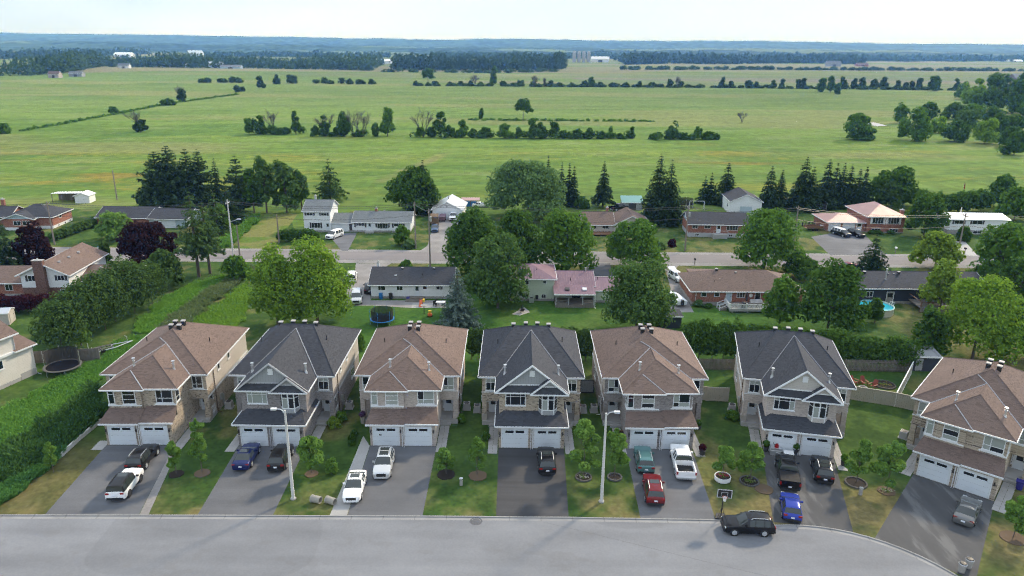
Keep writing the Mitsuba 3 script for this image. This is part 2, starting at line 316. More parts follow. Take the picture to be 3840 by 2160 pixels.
def ribbon(pts, w0, w1, z0, z1):
    """a kerb or wall along a polyline between offsets w0 and w1 to its left"""
    p = np.asarray(pts, float); t = np.gradient(p, axis=0); t /= np.linalg.norm(t, axis=1, keepdims=True); nrm = np.c_[-t[:, 1], t[:, 0]]
    a, b = p + nrm * w0, p + nrm * w1; k = len(p); one = np.ones((k, 1))
    v = np.vstack([np.c_[a, one * z0], np.c_[a, one * z1], np.c_[b, one * z1], np.c_[b, one * z0]]); f = []
    for i in range(k - 1):
        for q in range(3): f += [[q * k + i, q * k + i + 1, (q + 1) * k + i + 1], [q * k + i, (q + 1) * k + i + 1, (q + 1) * k + i]]
    f += [[0, k, 2 * k], [0, 2 * k, 3 * k], [k - 1, 3 * k - 1, 2 * k - 1], [k - 1, 4 * k - 1, 3 * k - 1]]
    return v, np.array(f)
kp = []
for a, b in zip(north[:-1], north[1:]):
    n = max(1, int(math.dist(a, b) / 3)); kp += [(a[0] + (b[0] - a[0]) * i / n, a[1] + (b[1] - a[1]) * i / n) for i in range(n)]
kp.append(north[-1])
X[0] = np.eye(4)
put('kerb', ribbon(kp, 0.0, 0.15, -0.02, 0.09), 'm_kerb'); tag('kerb', 'pale concrete kerb edging the street', None, None, 'structure')
put('gutter', ribbon(kp, -0.42, -0.004, -0.02, 0.005), 'm_kerb'); tag('gutter', 'pale concrete gutter strip along the kerb', None, None, 'structure')

DRIVES = [
 ('m_drive', [(-44.2, 59.3), (-35.3, 59.4), (-37.55, 72.3), (-45.15, 72.25)]),
 ('m_drive', [(-29.75, 59.5), (-22.6, 59.55), (-22.85, 72.3), (-30.4, 72.3)]),
 ('m_drive', [(-15.5, 59.6), (-8.35, 59.65), (-8.3, 72.66), (-15.75, 72.66)]),
 ('m_drive_new', [(-1.32, 59.65), (5.6, 59.65), (6.0, 72.4), (-1.35, 72.4)]),
 ('m_drive', [(12.45, 59.6), (19.6, 59.45), (20.3, 72.4), (12.9, 72.5)]),
 ('m_drive_worn', [(25.0, 59.3), (28.0, 58.85), (31.9, 57.7), (35.55, 70.9), (28.15, 72.5)]),
 ('m_drive_worn', [(33.5, 56.95), (36.0, 54.9), (39.4, 51.3), (48.3, 63.0), (42.7, 67.85)]),
]
for i, (m, q) in enumerate(DRIVES):
    sheet('driveway', q, 0.0 if i else 0.0, m, label=['grey asphalt driveway with white and black cars, leftmost of the row', 'grey asphalt driveway holding the navy sedan', 'grey asphalt driveway with a pale concrete strip at its left',
          'fresh black asphalt driveway with one black car', 'grey asphalt driveway holding the teal and red cars', 'dark asphalt driveway holding the black pickup truck', 'dark stained asphalt driveway holding the grey sedan, rightmost'][i])
sheet('gravel_strip', [(-35.25, 59.4), (-34.4, 59.5), (-36.6, 70.5), (-37.45, 71.5)], -0.002, 'm_gravel', label='strip of crushed stone beside the driveway')
sheet('concrete_strip', [(-17.2, 59.55), (-15.55, 59.6), (-15.78, 72.6), (-16.95, 74.8), (-17.0, 72.0), (-17.05, 66)], 0.002, 'm_concrete', label='pale concrete strip beside the driveway')
sheet('main_road', [(-400, 147.2), (400, 149.0), (400, 155.6), (-400, 153.6)], 0.0, 'm_road', label='pinkish grey asphalt main road across the picture')
sheet('road_shoulder', [(-400, 153.65), (400, 155.65), (400, 157.6), (-400, 155.3)], -0.003, 'm_gravel', label='gravel shoulder on the far side of the main road')
sheet('road_shoulder', [(-400, 144.9), (400, 146.9), (400, 148.95), (-400, 147.15)], -0.003, 'm_gravel', label='gravel shoulder on the near side of the main road')
# ------------------------------------------------------------------ shared house parts (local frame: x to the right, y to the back, z up)
def slope_dirs(face):
    return {'f': ((1, 0), (0, -1)), 'b': ((-1, 0), (0, 1)), 'l': ((0, -1), (-1, 0)), 'r': ((0, 1), (1, 0))}[face]
def fbox(mb, face, off, u0, u1, z0, z1, d0, d1):
    """box on a wall: face, wall offset, span along it, heights, from d0 to d1 in front of the wall"""
    if face == 'f': mb.box(u0, u1, off - d1, off - d0, z0, z1)
    elif face == 'b': mb.box(u0, u1, off + d0, off + d1, z0, z1)
    elif face == 'l': mb.box(off - d1, off - d0, u0, u1, z0, z1)
    else: mb.box(off + d0, off + d1, u0, u1, z0, z1)
    return mb
def window(parent, face, off, u0, u1, z0, z1, cols=(), rows=(), frame='trim_white', glass='glass_dark', sill=True, fw=0.08, glasses=None):
    """frame with mullions at fractions cols / rows, one pane per light, and a sill"""
    m = MB(); d = 0.06
    fbox(m, face, off, u0, u1, z0, z0 + fw, 0, d); fbox(m, face, off, u0, u1, z1 - fw, z1, 0, d)
    fbox(m, face, off, u0, u0 + fw, z0 + fw, z1 - fw, 0, d); fbox(m, face, off, u1 - fw, u1, z0 + fw, z1 - fw, 0, d)
    cs = [0, *cols, 1]; rs = [0, *rows, 1]; h = fw * 0.42
    for c in cols: x = u0 + (u1 - u0) * c; fbox(m, face, off, x - h, x + h, z0 + fw, z1 - fw, 0, d - 0.006)
    for r in rows: z = z0 + (z1 - z0) * r; fbox(m, face, off, u0 + fw, u1 - fw, z - h, z + h, 0, d - 0.012)
    w = part(parent, 'window', m, frame)
    k = 0
    for i in range(len(cs) - 1):
        for j in range(len(rs) - 1):
            p = MB(); fbox(p, face, off, u0 + (u1 - u0) * cs[i] + h, u0 + (u1 - u0) * cs[i + 1] - h, z0 + (z1 - z0) * rs[j] + h, z0 + (z1 - z0) * rs[j + 1] - h, 0.004, 0.022)
            part(w, 'pane', p, glasses[k % len(glasses)] if glasses else glass); k += 1
    if sill: part(w, 'sill', fbox(MB(), face, off, u0 - 0.06, u1 + 0.06, z0 - 0.10, z0 - 0.003, 0, 0.11), frame)
    return w
def shutters(parent, face, off, u0, u1, z0, z1, m='trim_dark'):
    for a, b in ((u0 - 0.42, u0 - 0.04), (u1 + 0.04, u1 + 0.42)): part(parent, 'shutter', fbox(MB(), face, off, a, b, z0, z1, 0, 0.05), m)
def door(parent, face, off, u0, u1, z0, z1, m='door_white', glazed=True, frame='trim_white'):
    f = MB(); fbox(f, face, off, u0 - 0.09, u0, z0, z1 + 0.09, 0, 0.07); fbox(f, face, off, u1, u1 + 0.09, z0, z1 + 0.09, 0, 0.07); fbox(f, face, off, u0, u1, z1, z1 + 0.09, 0, 0.07)
    d = part(parent, 'door', f, frame); part(d, 'leaf', fbox(MB(), face, off, u0, u1, z0, z1, 0, 0.03), m)
    if glazed: part(d, 'pane', fbox(MB(), face, off, u0 + 0.15, u1 - 0.15, z0 + (z1 - z0) * 0.5, z1 - 0.18, 0.03, 0.042), 'glass_dark')
    fb = MB(); fbox(fb, face, off, u1 - 0.13, u1 - 0.08, z0 + 0.95, z0 + 1.1, 0.03, 0.09); part(d, 'handle', fb, 'metal_dark')
def garage_door(parent, face, off, u0, u1, z0, z1, slots=True, n=4, col='door_white', frame='trim_white', plate=False):
    f = MB(); t = 0.11
    fbox(f, face, off, u0 - t, u0, z0, z1 + 0.16, 0, 0.07); fbox(f, face, off, u1, u1 + t, z0, z1 + 0.16, 0, 0.07); fbox(f, face, off, u0, u1, z1, z1 + 0.16, 0, 0.07)
    g = part(parent, 'garage_door', f, frame); h = (z1 - z0) / n
    for i in range(n): part(g, 'panel', fbox(MB(), face, off, u0 + 0.01, u1 - 0.01, z0 + i * h + 0.012, z0 + (i + 1) * h - 0.012, 0, 0.035), col)
    part(g, 'backing', fbox(MB(), face, off, u0, u1, z0, z1, 0, 0.018), 'trim_grey')
    if slots:
        w = u1 - u0
        for a, b in ((0.13, 0.46), (0.54, 0.87)): part(g, 'window', fbox(MB(), face, off, u0 + w * a, u0 + w * b, z1 - .43, z1 - .15, 0.035, 0.043), 'glass_dark')
    if plate: part(g, 'vent_grille', fbox(MB(), face, off, u0 + 0.62, u0 + 0.92, z1 - 1.0, z1 - 0.86, 0.035, 0.05), 'metal_dark')
    return g
def wall_lamp(parent, x, y, z):
    m = MB().box(x - 0.05, x + 0.05, y - 0.14, y, z, z + 0.06); m.box(x - 0.06, x + 0.06, y - 0.20, y - 0.08, z - 0.28, z - 0.01); part(parent, 'wall_lamp', m, 'metal_dark')
def tri_up(mb, p, t=0.05):
    return mb.slab(p, t)
def roof_vent(parent, x, y, z, s=1.0, m='metal_dark', face=0.0, cap='metal_light'):
    b = MB().box(x - .26 * s, x + .26 * s, y - .26 * s, y + .26 * s, z - .35, z + .46 * s); k = part(parent, 'vent', b, 'plastic_black')
    c = MB().box(x - .31 * s, x + .31 * s, y - .31 * s, y + .31 * s, z + .463 * s, z + .60 * s); part(k, 'cowl', c, 'cap_grey')
def flue(parent, x, y, z, h=0.95):
    a = MB().cyl(x, y, z - .3, z + h, .10, n=10).cyl(x, y, z + h * .66, z + h * .74, .15, n=10).cyl(x, y, z + h, z + h + .06, .20, n=12); k = part(parent, 'flue_pipe', a, 'metal_light')
    part(k, 'collar', MB().cyl(x, y, z - .25, z + .16, .24, .12, 10), 'metal_light')
def stack(parent, x, y, z, h=.55): part(parent, 'vent_pipe', MB().cyl(x, y, z - .2, z + h, .06, n=8), 'plastic_black')
def strip(mb, a, b, w=0.10, t=0.07):
    """a thin bar from a to b (gutter, fascia, flashing)"""
    return mb.tube([a, b], [w, w], 4)
def eave(mb, pts, h=0.16, t=0.09):
    """fascia and gutter boards round the edge of a roof: boxes along segments"""
    for a, b in zip(pts[:-1], pts[1:]):
        a, b = np.asarray(a, float), np.asarray(b, float); d = b - a; L = np.linalg.norm(d[:2]); u = d / L if L > 0 else d; n = np.array([u[1], -u[0], 0])
        q = np.array([a - n * 0, b, b + n * t, a + n * t]); v = np.vstack([q + [0, 0, -h], q + [0, 0, 0.02]])
        mb.add(v, [[0, 2, 1], [0, 3, 2], [4, 5, 6], [4, 6, 7], [0, 1, 5], [0, 5, 4], [1, 2, 6], [1, 6, 5], [2, 3, 7], [2, 7, 6], [3, 0, 4], [3, 4, 7]])
    return mb

# ------------------------------------------------------------------ the seven semi-detached houses along the street
def semi(spec):
    x, y, rot = spec['pos']; at(x, y, 0, rot); kind = spec['kind']
    h = thing('semi_detached_house', spec['label'], 'house', 'semi-detached houses along the street')
    br, sd, tr = spec['brick'], spec['siding'], spec.get('trim', 'trim_white'); wf = 'trim_white'
    S = 'shingle_brown' if kind == 'A' else 'shingle_charcoal'
    gw, mw, yf, yb, uy = 3.66, 5.76, 5.55, 19.65, 1.9
    zf = 0.5
    # walls: garage block, upper front block, main body; porches are hollows beside the garage block
    w = MB().box(-gw, gw, 0, yf + 2.0, -0.05, 2.76)
    w.box(-mw, mw, yf + 2.003, yb, -0.05, 3.1)
    for s in (-1, 1):
        a, b = sorted((s * 5.22, s * mw)); w.box(a, b, yf, yf + 0.55, 0.503, 2.95)          # corner pillar
        a, b = sorted((s * (gw + .002), s * mw)); w.box(a, b, yf, yf + 2.0, 2.953, 4.15)         # brick above the porch
    part(h, 'wall', w, br)
    upper = MB()
    if kind == 'A':
        upper.box(-gw, 0.0, uy - 0.28, yf + 2.0, 2.763, 6.28); upper.box(0.002, gw, uy, yf + 2.0, 2.766, 6.28)
    else: upper.box(-gw, gw, uy, yf + 2.0, 2.763, 6.28)
    part(h, 'upper_wall', upper, br)
    m = MB().box(-mw + .02, mw - .02, yf + 2.006, yb, 3.103, 6.3)
    for s in (-1, 1):
        a, b = sorted((s * (gw + .002), s * (mw - .02))); m.box(a, b, yf + 0.01, yf + 2.003, 4.153, 6.3)
    part(h, 'siding', m, sd)
    for s in (-1, 1):                                                      # brick face of the upper main front
        a, b = sorted((s * (gw + .004), s * mw)); part(h, 'front_brick', MB().box(a, b, yf - 0.02, yf + 0.008, 4.19, 6.26), br)
    for s in (-1, 1):
        a, b = sorted((s * (gw + .01), s * (mw + .05))); part(h, 'belt_course', MB().box(a, b, yf - 0.07, yf + 0.04, 4.10, 4.188), tr); part(h, 'belt_course', MB().box(*sorted((s * (mw - .016), s * (mw + .05))), yf + .043, yb, 3.02, 3.2), tr)
    for s in (-1, 1): part(h, 'pillar_base', MB().box(*sorted((s * 5.17, s * (mw + .05))), yf - 0.05, yf + 0.60, 0.506, 1.25), 'stone_base' if kind == 'B' else br)
    for a, b in ((-gw - .04, -3.42), (gw - .24, gw + .04), (-0.40, 0.28)):
        if kind == 'B': part(h, 'stone_band', MB().box(a, b, -0.045, 0.3, 1.22, 1.36), 'stone_base')
    # porches with step, door, transom window
    for s in (-1, 1):
        pm = MB().box(*sorted((s * (gw + .004), s * mw)), yf - 0.35, yf + 1.995, -0.05, 0.5); pm.box(*sorted((s * (gw + .004), s * 4.95)), yf - 0.75, yf - 0.353, -0.05, 0.25)
        pk = part(h, 'porch', pm, 'm_concrete')
        a, b = sorted((s * 4.05, s * 4.95)); door(h, 'f', yf + 2.0, a, b, 0.5, 2.55, 'trim_dark' if spec.get('darkdoor') else 'door_white', True)
        a, b = sorted((s * 5.05, s * 5.55)); window(h, 'f', yf + 2.0, a, b, 1.9, 2.6, (), (), wf, sill=False)
        if spec.get('rail', 0) in (s, 2):
            r = MB().box(*sorted((s * (mw - .10), s * (mw - .05))), yf + .6, yf + 1.98, 1.40, 1.46); r.box(*sorted((s * (mw - .10), s * (mw - .05))), yf + .6, yf + 1.98, 0.60, 0.65)
            for q in range(8): r.box(*sorted((s * (mw - .09), s * (mw - .06))), yf + .65 + q * .18, yf + .68 + q * .18, 0.65, 1.40)
            part(pk, 'railing', r, 'trim_white')
        # transom under the belt, inside the porch front
        window(h, 'f', yf + 2.0, *sorted((s * 3.78, s * 3.97)), 0.9, 2.5, (), (), wf, sill=False)
    # garage doors, lamps, downspouts
    for a, b, pl in ((-3.27, -0.46, spec.get('plate', False)), (0.33, 3.14, False)): garage_door(h, 'f', 0.0, a, b, 0.04, 2.32, True, 4, plate=pl)
    for xx in (-3.52, -0.22, 3.42) if kind == 'A' else (-3.52, 3.42): wall_lamp(h, xx, 0.0, 1.98)
    part(h, 'number_plate', MB().box(-3.60, -3.42, -0.02, 0.0, 1.42, 1.56), 'metal_dark')
    part(h, 'downspout', MB().tube([[-0.06, -0.10, 2.8], [-0.06, -0.10, 0.15], [-0.06, -0.35, 0.08]], 0.05, 5), tr)
    part(h, 'downspout', MB().tube([[0.14, -0.10, 2.8], [0.14, -0.10, 0.15], [0.14, -0.35, 0.08]], 0.05, 5), tr)
    for s in (-1, 1): part(h, 'downspout', MB().tube([[s * (mw + .06), yf + 2.2, 6.0], [s * (mw + .06), yf + 2.2, 0.2], [s * (mw + .5), yf + 2.2, 0.1]], 0.05, 5), 'trim_white' if spec.get('light_spout') else 'trim_brown')
    g2 = spec.get('gl', ['glass_dark', 'glass_blind', 'glass_dark'])
    # side windows
    for s, f in ((-1, 'l'), (1, 'r')):
        for yy in (9.2, 12.6): window(h, f, s * (mw - .02), yy, yy + .75, 4.9, 5.9, (), (), wf, sill=True)
        window(h, f, s * mw, 14.5, 16.2, 1.5, 2.8, (.5,), (), wf)
        window(h, 'b', yb, *sorted((s * 1.2, s * 3.0)), 4.5, 5.9, (.5,), (), wf); window(h, 'b', yb, *sorted((s * 1.2, s * 3.4)), 0.6, 2.6, (.5,), (), wf)
    part(h, 'utility_meter', MB().box(mw, mw + .22, yf + 3.4, yf + 3.8, 1.1, 1.9).box(mw, mw + .18, yf + 4.0, yf + 4.2, 0.4, 1.6), 'metal_light')
    part(h, 'utility_meter', MB().box(-mw - .22, -mw, yf + 3.4, yf + 3.8, 1.1, 1.9).box(-mw - .18, -mw, yf + 4.0, yf + 4.2, 0.4, 1.6), 'metal_light')
    ew, ez, ey0, ey1 = 6.17, 6.25, 5.13, 20.05
    if kind == 'A':
        sl = 0.52; az = ez + ew * sl; ya, yc = ey0 + ew, ey1 - ew
        FL, FR, BL, BR = (-ew, ey0, ez), (ew, ey0, ez), (-ew, ey1, ez), (ew, ey1, ez); A1, A2 = (0, ya, az), (0, yc, az)
        r = MB(); t = 0.12
        for q in ([FL, FR, A1], [BR, BL, A2], [FR, BR, A2, A1], [BL, FL, A1, A2]): r.slab(q, t)
        rf = part(h, 'roof', r, S)
        bw, by = 4.25, 1.42; bz = 6.2; ridge = bz + bw * sl; bya = by + bw; yr = ey0 + (ridge - ez) / sl
        b = MB(); yl = ey0 + (bz - ez) / sl
        ap, ar = (0, bya, ridge), (0, yr + .1, ridge)
        b.slab([(-bw, by, bz), (bw, by, bz), ap], t); b.slab([(bw, by, bz), (bw, yl, bz), ar, ap], t); b.slab([(-bw, yl, bz), (-bw, by, bz), ap, ar], t)
        # the lower hip over the left unit stands a little forward
        lx0, lx1, ly = -bw - .0, 0.55, by - .26; lc = (lx0 + lx1) / 2; lr = (lx1 - lx0) / 2
        lz = bz - .02; la = (lc, ly + lr, lz + lr * sl); lb = (lc, by + lr + .6, lz + lr * sl)
        b.slab([(lx0, ly, lz), (lx1, ly, lz), la], t); b.slab([(lx1, ly, lz), (lx1, by + .55, lz), lb, la], t); b.slab([(lx0, by + .6, lz), (lx0, ly, lz), la, lb], t)
        part(rf, 'front_hip', b, S)
        fl = MB(); up = 0.03
        strip(fl, (bw, yl, bz + up), (0.0, yr, ridge + up), .055); strip(fl, (-bw, yl, bz + up), (0.0, yr, ridge + up), .055)
        strip(fl, (0.0, yr, ridge + up), (-1.10, yr + .82, ridge + .82 * sl + up), .055); strip(fl, (lx1, ly + .1, lz + up), (lc + .1, ly + lr + .05, la[2] + up), .055)
        part(rf, 'flashing', fl, 'trim_grey')
        rc = MB()
        for a, c in ((FL, A1), (FR, A1), (BL, A2), (BR, A2), (A1, A2), ((bw, by, bz), ap), ((-bw, by, bz), ap), (ap, ar), ((lx0, ly, lz), la)): strip(rc, np.array(a) + [0, 0, -.015], np.array(c) + [0, 0, -.015], .075)
        part(rf, 'ridge_cap', rc, S)
        e = MB(); eave(e, [(-bw, ey0, ez), FL]); eave(e, [FR, (bw, ey0, ez)]); eave(e, [FL, BL], .13, -.06); eave(e, [FR, BR], .13, .06)
        e2 = MB(); eave(e2, [(lx0, ly, lz), (lx1, ly, lz)], .14, .07); eave(e2, [(lx1, by, bz), (bw, by, bz)], .14, .07); eave(e2, [(bw, by, bz), (bw, yl, bz)], .14, .07); eave(e2, [(lx0, ly, lz), (lx0, yl, bz)], .14, -.07); eave(e2, [(lx1, ly, lz), (lx1, by, lz)], .14, .07)
        part(rf, 'gutter', e, 'trim_white'); part(rf, 'gutter', e2, 'trim_white')
        for vx, vy in ((-.55, ya + .95), (.5, ya + .8), (-.6, ya + 2.35), (.45, ya + 2.2)): roof_vent(rf, vx, vy, az - abs(vx) * sl + .08, .85, 'metal_dark')
        stack(rf, -3.75, 12.2, az - 3.75 * sl); stack(rf, 3.9, 12.4, az - 3.9 * sl)
        flue(rf, -1.9, 4.9, ridge - 1.9 * sl); flue(rf, 2.55, 4.9, ridge - 2.55 * sl)
        # pent roof over the garage doors
        p = MB(); t = .1
        p.slab([(-4.05, -.45, 2.86), (0.30, -.45, 2.86), (0.30, uy - .283, 3.80), (-3.66, uy - .283, 3.80)], t); p.slab([(-4.05, -.45, 2.86), (-3.66, uy - .283, 3.80), (-3.662, 1.2, 2.9)], .04)
        p.slab([(0.302, -.28, 2.90), (4.02, -.28, 2.90), (3.67, uy - .003, 3.86), (0.302, uy - .003, 3.86)], t); p.slab([(4.02, -.28, 2.90), (3.67, uy - .003, 3.86), (3.665, 1.3, 2.95)], .04)
        pr = part(h, 'garage_roof', p, S)
        e = MB(); eave(e, [(-4.05, -.45, 2.86), (.30, -.45, 2.86)], .15, .09); eave(e, [(.302, -.28, 2.90), (4.02, -.28, 2.90)], .15, .09); part(pr, 'gutter', e, tr)
        part(pr, 'soffit', MB().box(-3.9, .29, -.36, -.003, 2.72, 2.74).box(.31, 3.9, -.2, -.003, 2.76, 2.78), tr)
        part(pr, 'flashing', MB().box(.24, .30, -.4, uy - .3, 2.95, 2.97), 'trim_dark')
        # upper windows: a corner window, a three-row window and a wide one at the right corner
        yl2 = uy - .28
        window(h, 'f', yl2, -3.62, -2.92, 4.25, 5.98, (), (.70,), wf, glass=g2[0]); window(h, 'l', -gw, yl2 + .05, yl2 + .95, 4.25, 5.98, (), (.70,), wf, glass=g2[0], sill=True)
        window(h, 'f', yl2, -2.06, -0.60, 4.25, 5.95, (), (.33, .68), wf, glasses=[g2[0], g2[-1], g2[0]])
        window(h, 'f', uy, 1.52, 3.40, 4.27, 6.02, (.36,), (.33,), wf, glasses=g2); window(h, 'r', gw, uy + .08, uy + 1.05, 4.27, 6.02, (), (.33,), wf, glass=g2[0])
        part(h, 'sill_band', MB().box(-gw - .08, -0.02, yl2 - .10, yl2, 4.02, 4.14).box(1.3, gw + .08, uy - .10, uy, 4.02, 4.16), tr)
        for s in (-1, 1): window(h, 'f', yf - .02, *sorted((s * 4.12, s * 5.36)), 4.30, 5.92, (.42,) if s > 0 else (.58,), (.34,), wf, glasses=g2)
    else:
        rh, ry, rz = 1.98, 12.6, 9.79; t = .12
        FL, FR, BL, BR = (-ew, ey0, ez), (ew, ey0, ez), (-ew, ey1, ez), (ew, ey1, ez); R1, R2 = (-rh, ry, rz), (rh, ry, rz)
        r = MB()
        for q in ([FL, FR, R2, R1], [BR, BL, R1, R2], [FR, BR, R2], [BL, FL, R1]): r.slab(q, t)
        rf = part(h, 'roof', r, S); fs = (rz - ez) / (ry - ey0)
        gz, gp, gy, bw = 6.1, 9.46, 1.42, 4.12; yr = ey0 + (gp - ez) / fs; gs = (gp - gz) / bw; yl = ey0 + 0.0
        b = MB(); b.slab([(bw, gy, gz), (bw, yl, gz), (0, yr + .05, gp), (0, gy, gp)], .14); b.slab([(-bw, yl, gz), (-bw, gy, gz), (0, gy, gp), (0, yr + .05, gp)], .14)
        part(rf, 'gable_roof', b, S)
        # small gable in front of the right half
        sx, sp, sw, sy = 1.95, 7.88, 2.17, gy - .42; b = MB(); b.slab([(sx + sw, sy, gz), (sx + sw, gy + .8, gz), (sx, gy + 1.9, sp), (sx, sy, sp)], .12); b.slab([(sx - sw, gy + .8, gz), (sx - sw, sy, gz), (sx, sy, sp), (sx, gy + 1.9, sp)], .12)
        part(rf, 'small_gable_roof', b, S)
        # gable faces of upright boards above shingled skirts
        zk = 6.98; k = (gp - zk) / gs
        part(h, 'gable_face', MB().add([(-k, gy + .35, zk), (k, gy + .35, zk), (0, gy + .35, gp - .1), (-k, gy + .6, zk), (k, gy + .6, zk), (0, gy + .6, gp - .1)], [[0, 1, 2], [3, 5, 4], [0, 2, 5], [0, 5, 3], [1, 4, 5], [1, 5, 2], [0, 3, 4], [0, 4, 1]]), spec['gable'])
        k2 = (sp - zk) / gs
        part(h, 'gable_face', MB().add([(sx - k2, sy + .3, zk), (sx + k2, sy + .3, zk), (sx, sy + .3, sp - .08), (sx - k2, sy + .5, zk), (sx + k2, sy + .5, zk), (sx, sy + .5, sp - .08)], [[0, 1, 2], [3, 5, 4], [0, 2, 5], [0, 5, 3], [1, 4, 5], [1, 5, 2], [0, 3, 4], [0, 4, 1]]), spec['gable'])
        sk = MB(); sk.slab([(-bw + .15, gy - .0, gz - .02), (sx - sw + .3, gy, gz - .02), (sx - sw + .9, gy + .34, zk), (-k - .1, gy + .34, zk)], .05); sk.slab([(sx - sw + .12, sy + .02, gz - .02), (sx + sw - .12, sy + .02, gz - .02), (sx + k2 + .05, sy + .29, zk), (sx - k2 - .05, sy + .29, zk)], .05)
        part(rf, 'skirt', sk, S)
        part(rf, 'soffit', MB().box(-bw, bw, gy + .02, uy - .003, 6.0, 6.06).box(sx - sw, sx + sw, sy + .04, gy + .02, 6.0, 6.055), tr)
        ra = MB()
        for a, c in (((-bw, gy, gz), (0, gy, gp)), ((0, gy, gp), (bw, gy, gz)), ((sx - sw, sy, gz), (sx, sy, sp)), ((sx, sy, sp), (sx + sw, sy, gz))):
            a, c = np.array(a), np.array(c); q = np.array([a, c, c + [0, 0, -.24], a + [0, 0, -.24]]); v = np.vstack([q + [0, -.05, .03], q + [0, .03, .03]])
            ra.add(v, [[0, 1, 2], [0, 2, 3], [4, 6, 5], [4, 7, 6], [0, 4, 5], [0, 5, 1], [3, 2, 6], [3, 6, 7], [0, 3, 7], [0, 7, 4], [1, 5, 6], [1, 6, 2]])
        ra.box(-k, k, gy + .29, gy + .345, zk - .10, zk + .02); ra.box(sx - k2, sx + k2, sy + .24, sy + .295, zk - .10, zk + .02)
        part(rf, 'bargeboard', ra, tr)
        part(h, 'gable_vent', MB().box(-.28, .28, gy + .26, gy + .345, 7.95, 8.65), 'trim_white')
        fl = MB(); strip(fl, (bw, yl, gz + .13), (0.02, yr, gp + .06), .05); strip(fl, (-bw, yl, gz + .13), (-.02, yr, gp + .06), .03); part(rf, 'flashing', fl, 'trim_grey')
        rc = MB()
        for a, c in ((FL, R1), (FR, R2), (BL, R1), (BR, R2), (R1, R2), ((0, gy + .05, gp), (0, yr, gp))): strip(rc, np.array(a) + [0, 0, -.015], np.array(c) + [0, 0, -.015], .075)
        part(rf, 'ridge_cap', rc, S)
        e = MB(); eave(e, [(-bw, ey0, ez), FL]); eave(e, [FR, (bw, ey0, ez)]); eave(e, [FL, BL], .13, -.06); eave(e, [FR, BR], .13, .06); eave(e, [(bw, gy, gz), (bw, yl, gz)], .14, .07); eave(e, [(-bw, gy, gz), (-bw, yl, gz)], .14, -.07); eave(e, [(-bw, gy, gz), (sx - sw, gy, gz)], .13, .08)
        eave(e, [(sx - sw, sy, gz), (sx + sw, sy, gz)], .13, .08)
        part(rf, 'gutter', e, 'trim_white')
        for vx, vy in ((-2.15, ry + .35), (-.62, ry + .45), (.80, ry + .45), (2.2, ry + .35)): roof_vent(rf, vx, vy, rz - .18 - (0.12 if abs(vx) > 1 else 0), .85)
        sd_s = (rz - ez) / (ew - rh)
        stack(rf, -4.05, 11.0, ez + (ew - 4.05) * sd_s, .6); stack(rf, 3.85, 11.4, ez + (ew - 3.85) * sd_s, .6)
        flue(rf, -3.05, 4.6, gp - 3.05 * gs + .1); flue(rf, 3.05, 4.6, gp - 3.05 * gs + .1)
        # hipped pent roof round the garage block
        p = MB(); t = .1; ez2 = 2.9; pf = .33; zt = ez2 + pf * (uy + .45); hx = (zt - ez2) / .85
        f1, f2 = (-4.05, -.45, ez2), (4.05, -.45, ez2)
        p.slab([f1, f2, (4.05 - hx, uy + .02, zt), (-4.05 + hx, uy + .02, zt)], t)
        for s in (-1, 1): p.slab([(s * 4.05, -.45, ez2), (s * (4.05 - hx), uy + .02, zt), (s * 3.64, uy + .02, ez2 + .41 * .85), (s * 3.64, yf, ez2 + .41 * .85), (s * 4.05, yf, ez2)], t)
        pr = part(h, 'garage_roof', p, S)
        e = MB(); eave(e, [f1, f2], .15, .09); eave(e, [(-4.05, -.45, ez2), (-4.05, yf, ez2)], .15, -.09); eave(e, [(4.05, -.45, ez2), (4.05, yf, ez2)], .15, .09); part(pr, 'gutter', e, 'trim_white')
        part(pr, 'soffit', MB().box(-4.0, 4.0, -.40, -.003, 2.72, 2.74).box(-4.0, -3.67, 0, yf, 2.72, 2.74).box(3.67, 4.0, 0, yf, 2.72, 2.74), tr)
        window(h, 'f', uy, -2.94, -0.68, 4.32, 5.86, (.25, .75), (.72,), wf, glasses=spec.get('gl', ['glass_dark']))
        # bay window
        bx0, bx1, d = .78, 2.86, .62
        pl = [(bx0, uy - .003), (bx0 + .36, uy - d), (bx1 - .36, uy - d), (bx1, uy - .003)]
        bay = part(h, 'bay_window', MB().prism(pl, 3.12, 5.98), 'trim_white'); pn = MB()
        for (a, c), cols in (((pl[0], pl[1]), 1), ((pl[1], pl[2]), 2), ((pl[2], pl[3]), 1)):
            a, c = np.array(a), np.array(c); L = np.linalg.norm(c - a); u = (c - a) / L; n = np.array([u[1], -u[0]])
            for q in range(cols):
                s0, s1 = L * q / cols + .08, L * (q + 1) / cols - .08
                for z0, z1, mm in ((4.12, 5.28, 'glass_dark' if (q + cols) % 2 else 'glass_blind'), (5.38, 5.86, 'glass_dark'), (3.25, 3.98, spec['gable'])):
                    if z0 == 3.25 and q: continue
                    if z0 == 3.25: s1 = L - .08
                    e0, e1 = a + u * s0, a + u * s1; v = [(*(e0 + n * w_), z) for z in (z0, z1) for w_ in (-.01, .02)] + [(*(e1 + n * w_), z) for z in (z0, z1) for w_ in (-.01, .02)]
                    mbx = MB().add(v, [[1, 5, 7], [1, 7, 3], [0, 2, 6], [0, 6, 4], [0, 1, 3], [0, 3, 2], [4, 6, 7], [4, 7, 5], [2, 3, 7], [2, 7, 6], [0, 4, 5], [0, 5, 1]])
                    part(bay, 'apron' if z0 == 3.25 else 'pane', mbx, mm)
        for s in (-1, 1): window(h, 'f', yf - .02, *sorted((s * 4.10, s * 5.32)), 4.36, 5.90, (.5,) if s < 0 else (.5,), (.68,), wf, glasses=spec.get('gl2', ['glass_dark', 'glass_blind']))
    return h

